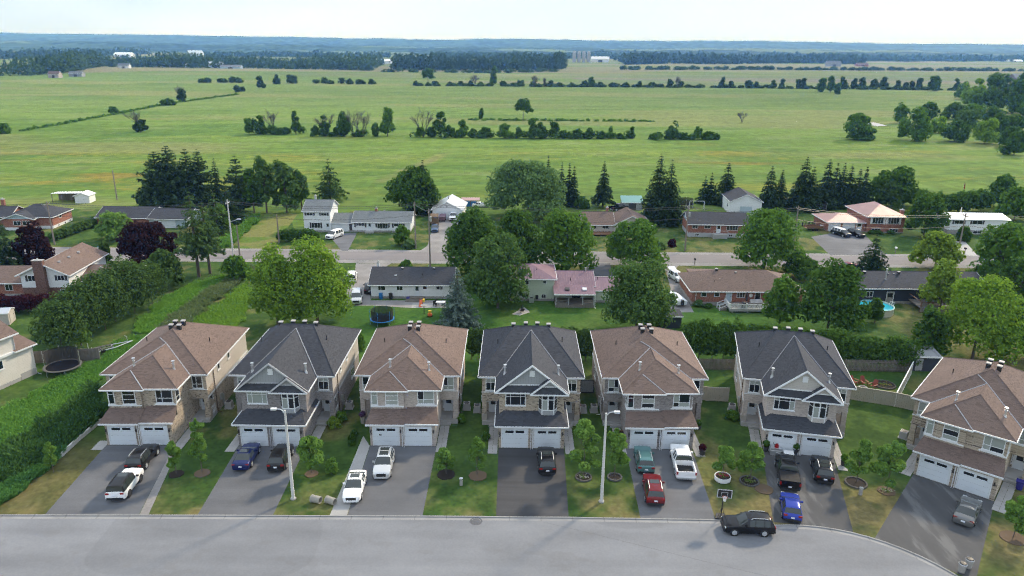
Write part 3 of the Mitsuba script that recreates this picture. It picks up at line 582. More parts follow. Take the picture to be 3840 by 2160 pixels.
HOUSES = [
 dict(kind='A', pos=(-41.33, 72.34, .019), brick='brick_tan', siding='siding_beige', rail=1, gl=['glass_dark'], label='brown roofed semi of tan mottled brick, leftmost in the street row'),
 dict(kind='B', pos=(-26.65, 72.31, -.007), brick='brick_grey', siding='siding_beige', gable='siding_grey', trim='trim_grey', rail=1, gl=['glass_blind'], label='charcoal roofed semi of grey brick with grey gable, behind the navy sedan'),
 dict(kind='A', pos=(-12.04, 72.66, .003), brick='brick_beige', siding='siding_beige', plate=True, gl=['glass_blind', 'glass_dark', 'glass_blind'], label='brown roofed semi of pinkish beige brick, behind the silver SUV'),
 dict(kind='B', pos=(2.31, 72.43, -.006), brick='brick_tan', siding='siding_beige', gable='siding_grey', gl=['glass_dark'], label='charcoal roofed semi of tan mottled brick with fresh black driveway'),
 dict(kind='A', pos=(16.67, 72.48, -.008), brick='brick_grey', siding='siding_beige', rail=1, light_spout=True, gl=['glass_dark', 'glass_blind', 'glass_blind'], label='brown roofed semi of dark grey brick, behind the teal and red cars'),
 dict(kind='B', pos=(31.88, 71.64, -.22), brick='brick_beige', siding='siding_beige', gable='siding_beige', rail=1, gl=['glass_dark', 'glass_blind', 'glass_dark'], label='charcoal roofed semi of pale beige brick, behind the black pickup truck'),
 dict(kind='A', pos=(45.48, 65.47, -.719), brick='brick_tan', siding='siding_beige', rail=-1, gl=['glass_blind', 'glass_blind', 'glass_dark'], label='brown roofed semi of tan mottled brick turned towards the turning circle, rightmost'),
]
for sp in HOUSES: semi(sp)
def hloc(i, x, y):
    hx, hy, a = HOUSES[i]['pos']; c, s = math.cos(a), math.sin(a); return hx + c * x - s * y, hy + s * x + c * y
# front walks of poured slabs
def walk(i, x0, x1, y0, y1, n, z=0.03, mat_='m_concrete', label=''):
    k = tag(numbered('walkway'), label, None, None, 'structure')
    hx, hy, a = HOUSES[i]['pos']; at(hx, hy, 0, a)
    for q in range(n):
        a0, a1 = y0 + (y1 - y0) * q / n + .02, y0 + (y1 - y0) * (q + 1) / n - .02
        part(k, 'slab', MB().box(x0 + .02, (x0 + x1) / 2 - .012, a0, a1, -.05, z + .004 * (q % 2)), mat_); part(k, 'slab', MB().box((x0 + x1) / 2 + .012, x1 - .02, a0, a1, -.05, z + .004 * ((q + 1) % 2)), mat_)
for i, x0, x1, y0, y1, n, lb in ((0, 3.75, 4.9, -1.6, 4.7, 6, 'slab walk right of the leftmost house'), (0, -5.0, -3.75, -1.1, .9, 2, 'short slab walk left of the leftmost garage'),
    (1, 3.75, 4.9, -1.4, 4.7, 6, 'slab walk behind the dark SUV and lamp post'), (1, -4.85, -3.75, -1.3, 4.7, 5, 'slab walk left of the grey brick garage'), (2, 3.72, 4.85, -1.3, 4.7, 6, 'slab walk right of the beige house'),
    (3, -4.85, -3.75, -1.3, 4.7, 6, 'slab walk left of the tan house'), (3, 3.75, 4.85, -1.2, 4.7, 6, 'slab walk right of the tan house'), (4, -4.8, -3.75, -1.2, 4.7, 6, 'slab walk left of the dark grey house'), (4, 3.75, 4.8, -1.5, 4.7, 6, 'slab walk behind the white pickup'),
    (5, -4.9, -3.75, .4, 4.7, 4, 'grey slab walk left of the pale house'), (5, 3.75, 4.75, -2.4, 4.7, 7, 'slab walk right of the pale house'), (6, -4.9, -3.75, -.8, 4.7, 6, 'slab walk left of the rightmost house'), (6, 3.75, 4.95, -1.8, 4.7, 6, 'slab walk right of the rightmost garage')):
    walk(i, x0, x1, y0, y1, n, label=lb)
# ------------------------------------------------------------------ cars (local frame: +x is the front)
CAR = {}
# stations from nose to tail: x, top height, mark (h hood, w windscreen, r roof, b rear window, t tail), half-width factor
CAR['suv'] = dict(L=4.65, W=1.86, H=1.68, wb=2.72, R=.355, belt=1.02, st=[(2.32, .74, 'h', .80), (2.28, .86, 'h', .88), (2.10, .96, 'h', .95), (1.75, 1.01, 'h', .99), (1.25, 1.06, 'h', 1), (.98, 1.09, 'w', 1), (.62, 1.33, 'w', 1), (.22, 1.58, 'w', 1), (.12, 1.62, 'r', 1), (-.30, 1.67, 'r', 1), (-.95, 1.68, 'r', 1), (-1.50, 1.65, 'r', 1), (-1.85, 1.60, 'r', .99), (-1.93, 1.56, 'b', .985), (-2.08, 1.33, 'b', .97), (-2.18, 1.10, 'b', .965), (-2.25, 1.04, 't', .95), (-2.32, .78, 't', .92), (-2.34, .55, 't', .88)], pil=[(.05, -.42), (-.50, -1.22), (-1.32, -1.80)])
CAR['box'] = dict(L=4.75, W=1.90, H=1.80, wb=2.70, R=.375, belt=1.12, st=[(2.36, .80, 'h', .86), (2.33, .98, 'h', .93), (2.18, 1.08, 'h', .97), (1.75, 1.12, 'h', 1), (1.20, 1.15, 'h', 1), (.92, 1.17, 'w', 1), (.66, 1.42, 'w', 1), (.40, 1.68, 'w', 1), (.30, 1.75, 'r', 1), (-.30, 1.80, 'r', 1), (-1.0, 1.80, 'r', 1), (-1.70, 1.78, 'r', 1), (-2.10, 1.75, 'r', .99), (-2.16, 1.71, 'b', .985), (-2.22, 1.45, 'b', .98), (-2.27, 1.19, 'b', .975), (-2.31, 1.12, 't', .97), (-2.36, .85, 't', .95), (-2.37, .55, 't', .92)], pil=[(.22, -.42), (-.52, -1.25), (-1.35, -2.02)])
CAR['van'] = dict(L=5.1, W=1.96, H=1.76, wb=3.05, R=.345, belt=1.02, st=[(2.55, .72, 'h', .80), (2.48, .86, 'h', .88), (2.25, .98, 'h', .95), (1.85, 1.06, 'h', 1), (1.62, 1.10, 'w', 1), (1.10, 1.40, 'w', 1), (.66, 1.64, 'w', 1), (.52, 1.70, 'r', 1), (0, 1.75, 'r', 1), (-.9, 1.76, 'r', 1), (-1.7, 1.74, 'r', 1), (-2.18, 1.70, 'r', .99), (-2.28, 1.65, 'b', .98), (-2.38, 1.38, 'b', .975), (-2.46, 1.08, 'b', .97), (-2.50, 1.0, 't', .96), (-2.55, .78, 't', .94), (-2.56, .50, 't', .9)], pil=[(.45, -.40), (-.50, -1.35), (-1.45, -2.15)])
CAR['sedan'] = dict(L=4.80, W=1.84, H=1.45, wb=2.80, R=.335, belt=.93, st=[(2.39, .62, 'h', .76), (2.34, .74, 'h', .85), (2.12, .84, 'h', .94), (1.75, .90, 'h', .99), (1.25, .96, 'h', 1), (1.02, .99, 'w', 1), (.58, 1.20, 'w', 1), (.10, 1.38, 'w', 1), (-.02, 1.41, 'r', 1), (-.45, 1.45, 'r', 1), (-.85, 1.43, 'r', 1), (-1.02, 1.40, 'b', 1), (-1.40, 1.23, 'b', .99), (-1.80, 1.06, 'b', .98), (-1.90, 1.02, 't', .97), (-2.25, .99, 't', .94), (-2.36, .90, 't', .90), (-2.40, .58, 't', .86)], pil=[(-.08, -.50), (-.58, -1.32)])
CAR['hatch'] = dict(L=4.15, W=1.78, H=1.48, wb=2.55, R=.32, belt=.95, st=[(2.06, .64, 'h', .76), (2.02, .78, 'h', .86), (1.82, .88, 'h', .95), (1.5, .93, 'h', 1), (1.08, .98, 'h', 1), (.90, 1.01, 'w', 1), (.50, 1.22, 'w', 1), (.12, 1.40, 'w', 1), (0, 1.43, 'r', 1), (-.4, 1.48, 'r', 1), (-.95, 1.47, 'r', 1), (-1.40, 1.41, 'r', .98), (-1.50, 1.36, 'b', .97), (-1.70, 1.17, 'b', .96), (-1.86, .99, 'b', .95), (-1.93, .95, 't', .94), (-2.03, .80, 't', .91), (-2.07, .55, 't', .87)], pil=[(-.05, -.52), (-.60, -1.28)])
CAR['pickup'] = dict(L=5.90, W=2.04, H=1.90, wb=3.70, R=.40, belt=1.22, st=[(2.94, .82, 'h', .84), (2.90, 1.02, 'h', .92), (2.70, 1.14, 'h', .97), (2.2, 1.20, 'h', 1), (1.62, 1.25, 'h', 1), (1.36, 1.28, 'w', 1), (.98, 1.55, 'w', 1), (.62, 1.78, 'w', 1), (.50, 1.83, 'r', 1), (.1, 1.89, 'r', 1), (-.35, 1.90, 'r', 1), (-.72, 1.86, 'r', 1), (-.80, 1.82, 'b', 1), (-.88, 1.55, 'b', 1), (-.93, 1.30, 'b', 1), (-.95, 1.22, 't', 1)], pil=[(.42, -.10), (-.20, -.70)])

def car(kind, x, y, head, bsdf, label, roof=None, rails=None, sunroof=False, group=None, cat='car', clad=False, plate=True, name=None, tonneau=False, hatch_open=False, rackbars=False):
    c = CAR[kind]; W = c['W'] / 2; at(x, y, 0.012, math.radians(head))
    t = thing(name or {'sedan': 'parked_sedan', 'pickup': 'pickup_truck', 'van': 'minivan'}.get(kind, 'parked_car'), label, cat, group)
    st = c['st']; zb0 = .24 if kind not in ('box', 'pickup') else .32; top = c['H']; belt = c['belt']
    # refine stations so pillars fall on them
    xs = sorted({s[0] for s in st} | {q for p in c['pil'] for q in p if st[-1][0] < q < st[0][0]}, reverse=True)
    sx = np.array([s[0] for s in st])[::-1]; sz = np.array([s[1] for s in st])[::-1]; sw = np.array([s[3] for s in st])[::-1]
    def mark(a, b):
        m = (a + b) / 2
        for s, n in zip(st[:-1], st[1:]):
            if s[0] >= m >= n[0]:
                return {'h': 'hood', 'w': 'screen' if n[2] == 'w' or s[2] == 'w' and n[2] == 'r' and n[1] < top - .02 else 'roof', 'r': 'roof', 'b': 'rear' if n[2] in 'b' else 'tail', 't': 'tail'}[s[2]] if not (s[2] == 'w' and n[2] == 'r') else 'roof'
        return 'roof'
    rings = []
    for q in xs:
        zt, w = float(np.interp(q, sx, sz)), W * float(np.interp(q, sx, sw)); b = min(belt, zt - .05); k = np.clip((zt - belt) / (top - belt), 0, 1)
        wt = w * (.93 - .19 * k); zb = zb0 + (.10 if abs(q) > c['L'] / 2 - .12 else 0)
        half = [(.80 * w, zb), (.97 * w, zb + .06), (w, zb + .32 * (b - zb)), (w * .995, b - .10 * (b - zb)), (w * .965, b), (wt + .02 * (1 - k), max(zt - .075, b + .012)), (wt * .90, max(zt - .012, b + .02)), (wt * .45, zt + .012), (0, zt + .02)]
        rings.append([(q, yy, z) for yy, z in half] + [(q, -yy, z) for yy, z in half[-2::-1]])
    R = np.array(rings); n, m = R.shape[:2]; V_ = R.reshape(-1, 3); F = {'body': [], 'roof': [], 'screen': [], 'rear': [], 'side': {}}
    for i in range(n - 1):
        mk = mark(xs[i], xs[i + 1]); mid = (xs[i] + xs[i + 1]) / 2
        for j in range(m - 1):
            f = [[i * m + j, (i + 1) * m + j, (i + 1) * m + j + 1], [i * m + j, (i + 1) * m + j + 1, i * m + j + 1]]
            top_face = 5 <= j <= m - 7
            if top_face and mk == 'screen': F['screen'] += f
            elif top_face and mk == 'rear': F['rear'] += f
            elif j in (4, m - 6) and any(a >= mid >= b for a, b in c['pil']):
                p = next(k for k, (a, b) in enumerate(c['pil']) if a >= mid >= b); F['side'].setdefault((p, j), []).extend(f)
            elif roof and (top_face or j in (4, m - 6)) and mk in ('roof', 'screen', 'rear') and mid < c['pil'][0][0] + .3: F['roof'] += f
            else: F['body'] += f
    for i, rev in ((0, False), (n - 1, True)):
        cen = len(V_); V_ = np.vstack([V_, R[i].mean(0)])
        for j in range(m):
            a, b = i * m + j, i * m + (j + 1) % m; F['body'].append([cen, b, a] if rev else [cen, a, b])
    for i in range(n - 1):
        a, b = i * m, i * m + m - 1; F['body'] += [[a, b, b + m], [a, b + m, a + m]]
    def sub(f):
        f = np.array(f); u, inv = np.unique(f, return_inverse=True); return V_[u], inv.reshape(f.shape)
    part(t, 'body', sub(F['body']), bsdf, smooth=38)
    if F['roof']: part(t, 'roof', sub(F['roof']), roof, smooth=38)
    part(t, 'windscreen', sub(F['screen']), 'glass_car', smooth=True)
    if F['rear']: part(t, 'rear_window', sub(F['rear']), 'glass_car', smooth=True)
    for k, f in F['side'].items(): part(t, 'side_window', sub(f), 'glass_car')
    # wheels
    for sxn in (1, -1):
        for s in (1, -1):
            wx = sxn * c['wb'] / 2 + (.04 if kind != 'pickup' else .08); r = c['R']
            def ring(prof):
                v, f = MB().lathe(prof, n=16).vf(); return np.c_[wx + v[:, 0], s * v[:, 2], r + v[:, 1]], (f if s < 0 else f[:, ::-1])
            part(t, 'wheel_arch', ring([(0.0, W - .12), (r * 1.16, W - .12), (r * 1.16, W + .006), (0, W + .006)]), 'plastic_black')
            k = part(t, 'wheel', ring([(.0, W - .2), (r * .98, W - .2), (r, W - .17), (r, W + .01), (r * .93, W + .028), (r * .70, W + .028), (r * .68, W + .012), (0, W + .012)]), 'rubber', smooth=40)
            part(k, 'rim', ring([(r * .70, W + .02), (r * .64, W + .034), (r * .30, W + .020), (r * .16, W + .036), (0, W + .036)]), 'metal_dark' if clad else 'metal_light')
    fx, rx = st[0][0], st[-1][0]
    # lamps, grille, plate, mirrors
    hz = belt - .22
    for s in (1, -1):
        a, b = sorted((s * W * .48, s * W * .90))
        part(t, 'headlight', MB().box(fx - .26, fx - .045, a, b, hz - .08, hz + .06), 'lamp_clear')
        if kind != 'pickup':
            a, b = sorted((s * W * .56, s * W * .925)); part(t, 'tail_light', MB().box(rx + .015 if kind not in ('sedan',) else rx + .03, rx + .24, a, b, belt - .20, belt - .03), 'lamp_red')
        mx = c['pil'][0][0] + .28; a, b = sorted((s * (W * .96), s * (W + .19))); part(t, 'mirror', MB().box(mx, mx + .12, a, b, belt + .02, belt + .18), bsdf if not clad else 'plastic_black')
        if rails:
            zr = top + .03; yy = s * W * .66; part(t, 'roof_rail', MB().tube([[c['pil'][0][0] - .12, yy, zr - .10], [c['pil'][0][0] - .32, yy, zr], [c['pil'][-1][1] + .45, yy, zr + .01], [c['pil'][-1][1] + .2, yy, zr - .07]], .032, 5), rails)
    part(t, 'grille', MB().box(fx - .10, fx + .012, -W * .52, W * .52, .50 if kind not in ('pickup', 'box') else .62, hz + .03), 'plastic_black')
    part(t, 'front_bumper', MB().box(fx - .12, fx + .03, -W * .78, W * .78, zb0 + .05, zb0 + .22), 'plastic_black' if clad or kind == 'pickup' else bsdf)
    if kind != 'pickup':
        part(t, 'rear_bumper', MB().box(rx - .035, rx + .2, -W * .84, W * .84, zb0 + .04, zb0 + .26), 'plastic_black' if kind != 'sedan' else bsdf)
        if plate: part(t, 'number_plate', MB().box(rx - .055, rx - .01, -.17, .17, belt - .36, belt - .22), 'plate_white')
    else:
        part(t, 'number_plate', MB().box(-2.99, -2.95, -.17, .17, .55, .69), 'plate_white')
    if sunroof:
        a = c['pil'][0][0]; n_ = 2 if sunroof == 2 else 1
        for q in range(n_): part(t, 'sunroof', MB().box(a - .78 - q * .78, a - .12 - q * .82, -W * .50, W * .50, top - .035, top + .026), 'glass_car')
    if rackbars:
        for q in (-.25, -1.05): part(t, 'roof_bar', MB().box(q - .03, q + .03, -W * .66, W * .66, top + .03, top + .06), 'metal_dark')
    if kind == 'pickup':
        b = MB()
        for s in (1, -1): b.box(-2.90, -.952, *sorted((s * (W - .13), s * W)), .34, 1.20)
        part(t, 'bed_side', MB().box(-2.90, -.955, W - .14, W - .002, .36, 1.20), bsdf); part(t, 'bed_side', MB().box(-2.90, -.955, -W + .002, -W + .14, .36, 1.20), bsdf)
        part(t, 'bed_floor', MB().box(-2.90, -.955, -W + .142, W - .142, .40, .72), 'rubber')
        for q in range(7): yq = -W + .30 + q * (2 * W - .6) / 6; part(t, 'bed_rib', MB().box(-2.88, -1.0, yq - .03, yq + .03, .722, .745), 'rubber')
        part(t, 'tailgate', MB().box(-2.98, -2.903, -W + .02, W - .02, .52, 1.19), bsdf)
        part(t, 'rear_bumper', MB().box(-3.06, -2.90, -W + .06, W - .06, .34, .515), 'metal_light' if not tonneau else 'plastic_black')
        for s in (1, -1): part(t, 'tail_light', MB().box(-2.992, -2.86, *sorted((s * (W - .16), s * (W + .006))), .80, 1.14), 'lamp_red')
        if tonneau: part(t, 'bed_cover', MB().box(-2.90, -.97, -W + .06, W - .06, 1.204, 1.25), 'rubber')
    if hatch_open: part(t, 'open_tailgate', MB().slab([(-1.9, -.75, 1.68), (-1.9, .75, 1.68), (-2.75, .72, 2.0), (-2.75, -.72, 2.0)], .08), bsdf)
    return t

car('box', -38.62, 63.7, 94, 'paint_white', 'white boxy SUV with a black roof parked on the leftmost driveway', roof='paint_black', rails='plastic_black', clad=True, sunroof=1)
car('suv', -39.32, 68.85, 91.5, 'paint_black', 'black SUV close to the leftmost garage, ahead of the white SUV', rails='metal_light')
car('sedan', -28.4, 69.4, 92.5, 'paint_navy', 'navy blue sedan before the left garage door of the grey brick house', plate=True, sunroof=1)
car('suv', -24.66, 69.15, 93, 'paint_charcoal', 'dark charcoal SUV beside the navy sedan, partly behind the lamp post', rails='plastic_black')
car('sedan', -15.62, 63.8, -87.3, 'paint_white', 'white sedan facing the street on the pale concrete strip', sunroof=1)
car('suv', -13.38, 67.9, -87.5, 'paint_silver', 'silver white SUV facing the street with two dark sunroofs', sunroof=2, rails='paint_silver')
car('suv', 3.88, 68.98, 90, 'paint_black', 'black SUV with bright roof rails alone on the fresh black driveway', rails='metal_light', rackbars=True, sunroof=1)
car('suv', 14.38, 69.35, 86.5, 'paint_teal', 'pale teal SUV nearest the garage, in front of the red SUV', rails='paint_silver')
car('pickup', 18.4, 68.9, 86, 'paint_white', 'white pickup truck with an open empty bed', cat='pickup truck')
car('suv', 14.38, 63.75, 85.5, 'paint_red', 'dark red SUV near the street behind the teal SUV', rails='metal_light', sunroof=1)
car('pickup', 29.0, 67.1, 76, 'paint_black', 'black pickup truck with a covered bed', cat='pickup truck', tonneau=True)
car('suv', 32.92, 67.75, 75.5, 'paint_black', 'black SUV with glossy glass roof right of the black pickup', rails='metal_light', sunroof=2)
car('hatch', 27.2, 61.0, 75, 'paint_blue', 'bright blue hatchback at the foot of the driveway behind the black pickup')
car('suv', 22.1, 57.98, 177.5, 'paint_black', 'black SUV parked on the street against the kerb by the basketball hoop', rails='metal_light')
car('sedan', 44.1, 60.6, 50, 'paint_grey', 'grey sedan on the rightmost dark stained driveway')
# ------------------------------------------------------------------ houses along the main road
def vol(h, x0, x1, y0, y1, z1, roof, rise, wm, rm, over=.45, found=.45, gable=None, trim='trim_white', z0=-.05, ribs=0, lift=0.0, fm='stone_grey'):
    """one wing: walls on a foundation, a gable roof along x or y, a hip, or a lean-to falling to the front"""
    if found: part(h, 'foundation', MB().box(x0 + .02, x1 - .02, y0 + .02, y1 - .02, z0, found), fm)
    part(h, 'wall', MB().box(x0, x1, y0, y1, found + .003 if found else z0, z1), wm)
    o, t = over, .14; a0, a1, b0, b1 = x0 - o, x1 + o, y0 - o, y1 + o; mx, my = (x0 + x1) / 2, (y0 + y1) / 2; k = z1 + lift; m = MB(); e = MB(); rc = None; planes = []
    if roof == 'x':
        s = rise / (my - y0); ze = k - o * s + .14; zr = k + rise + .14
        planes = [[(a0, b0, ze), (a1, b0, ze), (a1, my, zr), (a0, my, zr)], [(a1, b1, ze), (a0, b1, ze), (a0, my, zr), (a1, my, zr)]]
        for xx, d in ((x0, .12), (x1, -.12)):
            g = MB().add([(xx, y0, z1), (xx, y1, z1), (xx, my, z1 + rise), (xx + d, y0, z1), (xx + d, y1, z1), (xx + d, my, z1 + rise)], [[0, 1, 2], [3, 5, 4], [0, 2, 5], [0, 5, 3], [1, 4, 5], [1, 5, 2], [0, 3, 4], [0, 4, 1]])
            part(h, 'gable', g, gable or wm)
        eave(e, [(a0, b0, ze), (a1, b0, ze)], .16, .08); eave(e, [(a1, b1, ze), (a0, b1, ze)], .16, .08); rc = ((a0, my, zr), (a1, my, zr))
        for xx in (a0, a1): eave(e, [(xx, b0, ze), (xx, my, zr)], .16, .04); eave(e, [(xx, my, zr), (xx, b1, ze)], .16, .04)
    elif roof == 'y':
        s = rise / (mx - x0); ze = k - o * s + .14; zr = k + rise + .14
        planes = [[(a1, b0, ze), (a1, b1, ze), (mx, b1, zr), (mx, b0, zr)], [(a0, b1, ze), (a0, b0, ze), (mx, b0, zr), (mx, b1, zr)]]
        for yy, d in ((y0, .12), (y1, -.12)):
            g = MB().add([(x0, yy, z1), (x1, yy, z1), (mx, yy, z1 + rise), (x0, yy + d, z1), (x1, yy + d, z1), (mx, yy + d, z1 + rise)], [[0, 1, 2], [3, 5, 4], [0, 2, 5], [0, 5, 3], [1, 4, 5], [1, 5, 2], [0, 3, 4], [0, 4, 1]])
            part(h, 'gable', g, gable or wm)
        eave(e, [(a0, b0, ze), (mx, b0, zr)], .2, .05); eave(e, [(mx, b0, zr), (a1, b0, ze)], .2, .05); eave(e, [(a1, b0, ze), (a1, b1, ze)], .16, .08); eave(e, [(a0, b1, ze), (a0, b0, ze)], .16, .08); rc = ((mx, b0, zr), (mx, b1, zr))
    elif roof == 'hip':
        d = min(a1 - a0, b1 - b0) / 2; zr = k + rise; ze = k
        if a1 - a0 >= b1 - b0: r1, r2 = (a0 + d, my, zr), (a1 - d, my, zr)
        else: r1, r2 = (mx, b0 + d, zr), (mx, b1 - d, zr)
        F, G_, B_, C_ = (a0, b0, ze), (a1, b0, ze), (a1, b1, ze), (a0, b1, ze)
        if a1 - a0 >= b1 - b0: planes = [[F, G_, r2, r1], [B_, C_, r1, r2], [G_, B_, r2], [C_, F, r1]]
        else: planes = [[F, G_, r1], [B_, C_, r2], [G_, B_, r2, r1], [C_, F, r1, r2]]
        eave(e, [F, G_, B_, C_, F], .16, .08); rc = (r1, r2)
    elif roof == 'lean':
        ze, zr = k - o * rise / (y1 - y0), k + rise
        planes = [[(a0, b0, ze), (a1, b0, ze), (a1, y1, zr), (a0, y1, zr)]]; eave(e, [(a0, b0, ze), (a1, b0, ze)], .16, .08)
    elif roof == 'flat':
        planes = [[(a0, b0, k + .12), (a1, b0, k + .12), (a1, b1, k + .12 + rise), (a0, b1, k + .12 + rise)]]; eave(e, [(a0, b0, k + .12), (a1, b0, k + .12)], .2, .06)
    for p in planes: m.slab(p, t)
    rf = part(h, 'roof', m, rm); part(rf, 'fascia', e, trim)
    if rc and np.linalg.norm(np.subtract(*rc)) > .3: part(rf, 'ridge_cap', MB().tube([np.array(rc[0]) + [0, 0, -.02], np.array(rc[1]) + [0, 0, -.02]], .08, 4), rm)
    if ribs:
        for p in planes[:1] if roof != 'hip' else (planes[0], planes[3]):
            p = np.asarray(p, float); L = np.linalg.norm(p[1] - p[0]); n = int(L / ribs)
            for q in range(1, n):
                u = q / n; a = p[0] + (p[1] - p[0]) * u
                if len(p) == 4:
                    tr, tl = p[2], p[3]; up = (tl + tr) / 2 - (p[0] + p[1]) / 2; ax = (p[1] - p[0]) / L; du = up - ax * (up @ ax); wl, wr = (tl - p[0]) @ ax, (tr - p[0]) @ ax; s = u * L
                    f = 1.0 if wl <= s <= wr else (s / wl if s < wl else (L - s) / max(L - wr, 1e-6))
                else:
                    up = p[2] - (p[0] + p[1]) / 2; ax = (p[1] - p[0]) / L; c_ = (p[2] - p[0]) @ ax; du = p[2] - (p[0] + ax * c_); s = u * L; f = s / c_ if s < c_ else (L - s) / (L - c_)
                if f > .06: part(rf, 'rib', MB().tube([a + [0, 0, .01], a + du * f + [0, 0, .01]], .032, 4), rm)
    return rf
def chimney(h, x, y, z0, z1, w=.8, d=.6, m='brick_red'):
    k = part(h, 'chimney', MB().box(x - w / 2, x + w / 2, y - d / 2, y + d / 2, z0, z1), m); part(k, 'cap', MB().box(x - w / 2 - .07, x + w / 2 + .07, y - d / 2 - .07, y + d / 2 + .07, z1 + .002, z1 + .12), 'm_concrete')
    part(k, 'chimney_pot', MB().cyl(x, y, z1 + .12, z1 + .42, .14, n=8), 'metal_light')
def wn(h, f, off, items, **kw):
    for u0, u1, z0, z1, c in items: window(h, f, off, u0, u1, z0, z1, c, (), sill=False, **kw)

# white bungalow with its back to us
at(-18.0, 123.4, 0, .02)
h = thing('bungalow', 'white sided bungalow with dark grey roof behind the blue trampoline', 'house')
rf = vol(h, -7.0, 7.4, 0, 8.8, 2.7, 'x', 1.75, 'siding_blue' if 0 else 'siding_white', 'shingle_charcoal')
wn(h, 'f', 0, [(-5.75, -4.4, 1.55, 2.5, (.4,)), (-2.45, -1.35, 1.55, 2.5, (.5,)), (2.15, 2.95, 1.75, 2.5, ()), (4.55, 5.8, 1.7, 2.5, (.55,))]); wn(h, 'l', -7.0, [(3, 4.2, 1.5, 2.5, (.5,))])
door(h, 'f', 0, .75, 1.6, .5, 2.5); st = MB()
for q in range(3): st.box(-.3 - q * .25, 2.4 + q * .1, -1.0 - q * .35, -.003, -.05 - q * .001, .5 - q * .17)
part(h, 'step', st, 'wood_grey'); roof_vent(rf, -1.8, 3.9, 4.2, .7); roof_vent(rf, 3.9, 3.9, 4.2, .7); stack(rf, 2.0, 2.2, 3.5); part(rf, 'skylight', MB().box(-3.0, -2.6, 2.0, 2.4, 3.5, 3.75), 'lamp_clear'); chimney(h, -6.4, 5.6, 3.5, 5.0, .5, .5, 'siding_white')

# house with the mauve metal roof
at(0, 0, 0, 0)
h = thing('metal_roof_house', 'split level house with mauve ribbed metal roof and pale green siding', 'house')
rf = vol(h, -.6, 7.45, 122.8, 131.2, 4.15, 'hip', 1.5, 'siding_green', 'roof_mauve', over=.4, ribs=.42); stack(rf, 4.4, 125.2, 4.9)
wn(h, 'f', 122.8, [(1.85, 3.0, .5, 1.3, (.5,)), (5.2, 6.05, .5, 1.3, (.5,)), (5.4, 6.05, 3.2, 3.85, ()), (1.6, 3.0, 3.0, 3.85, (.5,))]); part(h, 'hose_reel', MB().cyl(4.4, 122.6, .5, 1.1, .25, n=10), 'plastic_black')
rf = vol(h, 7.5, 14.4, 123.4, 131.6, 2.75, 'x', 1.35, 'siding_green', 'roof_mauve', over=.35, ribs=.42); flue(rf, 13.3, 127.4, 4.0, .8); stack(rf, 10.4, 124.6, 3.3)
rf = vol(h, 14.45, 19.0, 122.2, 130.0, 2.25, 'x', 1.1, 'siding_green', 'roof_mauve', over=.35, ribs=.42); stack(rf, 15.3, 125.4, 3.2)
pr = part(h, 'porch_roof', MB().slab([(7.2, 119.1, 2.55), (14.4, 119.1, 2.55), (14.4, 123.2, 2.98), (7.2, 123.2, 2.98)], .12), 'roof_mauve')
for q in range(1, 17): part(pr, 'rib', MB().tube([(7.2 + q * .42, 119.1, 2.56), (7.2 + q * .42, 123.2, 2.99)], .032, 4), 'roof_mauve')
part(pr, 'gutter', eave(MB(), [(7.2, 119.1, 2.55), (14.4, 119.1, 2.55)], .2, .1), 'trim_white')
for sx in (9.6, 12.6): part(pr, 'skylight', MB().obox((sx, 121.0, 2.86), (.75, 1.0, .22), 0, .105), 'trim_dark' if sx < 10 else 'lamp_clear')
pk = part(h, 'porch_floor', MB().box(7.5, 14.2, 119.4, 123.3, -.05, .45), 'wood_grey')
for px in (7.6, 9.8, 12.2, 14.1): part(pk, 'post', MB().box(px - .07, px + .07, 119.42, 119.56, .453, 2.5), 'trim_grey')
for a, b in ((7.7, 9.7), (12.3, 14.0)):
    m = MB().box(a, b, 119.44, 119.52, 1.15, 1.30).box(a, b, 119.44, 119.52, .75, .88); part(pk, 'railing', m, 'wood_grey'); part(pk, 'skirting', MB().box(a, b, 119.43, 119.50, .455, .72), 'wood_grey')
part(pk, 'downspout', MB().tube([[14.3, 119.2, 2.5], [14.3, 119.2, .2], [14.4, 118.8, .08]], .06, 5), 'trim_white'); window(h, 'f', 123.4, 8.0, 9.6, .9, 2.3, (.5,), (), sill=False); door(h, 'f', 123.4, 10.6, 12.2, .45, 2.4, 'glass_dark', False)

# brown roofed brick bungalow with the white deck
h = thing('bungalow', 'red brick bungalow with brown hipped roof and a white railed deck', 'house')
rf = vol(h, 31.4, 50.6, 121.1, 131.3, 2.75, 'hip', 2.35, 'brick_red', 'shingle_brown', over=.45, found=.7)
wn(h, 'f', 121.1, [(32.9, 33.9, 1.65, 2.5, ()), (35.2, 36.15, 1.65, 2.5, ()), (42.3, 43.3, .95, 2.5, ()), (39.15, 40.6, 1.5, 2.5, (.33, .67))]); door(h, 'f', 121.1, 37.35, 38.25, .72, 2.55, 'siding_blue', False)
part(h, 'wall_dial', MB().add(*[(lambda v, f: (np.c_[41.6 + v[:, 0], 120.98 + v[:, 2], 2.0 + v[:, 1]], f))(*MB().lathe([(0, 0), (.33, 0), (.33, .1), (0, .1)]).vf())][0]), 'trim_white')
part(h, 'downspout', MB().tube([[32.0, 120.9, 2.6], [32.0, 120.9, .2]], .05, 5), 'trim_white'); roof_vent(rf, 36.6, 126.0, 4.9, .8); stack(rf, 35.6, 123.2, 3.6, .4); part(rf, 'vent', MB().box(36.6, 36.9, 123.9, 124.2, 3.9, 4.15), 'metal_light'); part(rf, 'vent', MB().box(39.8, 40.1, 125.4, 125.7, 4.7, 4.95), 'metal_light')
vol(h, 33.6, 38.6, 131.5, 135.0, 2.3, 'lean', -.25, 'brick_red', 'shingle_brown', over=.3, found=.5, lift=.55)
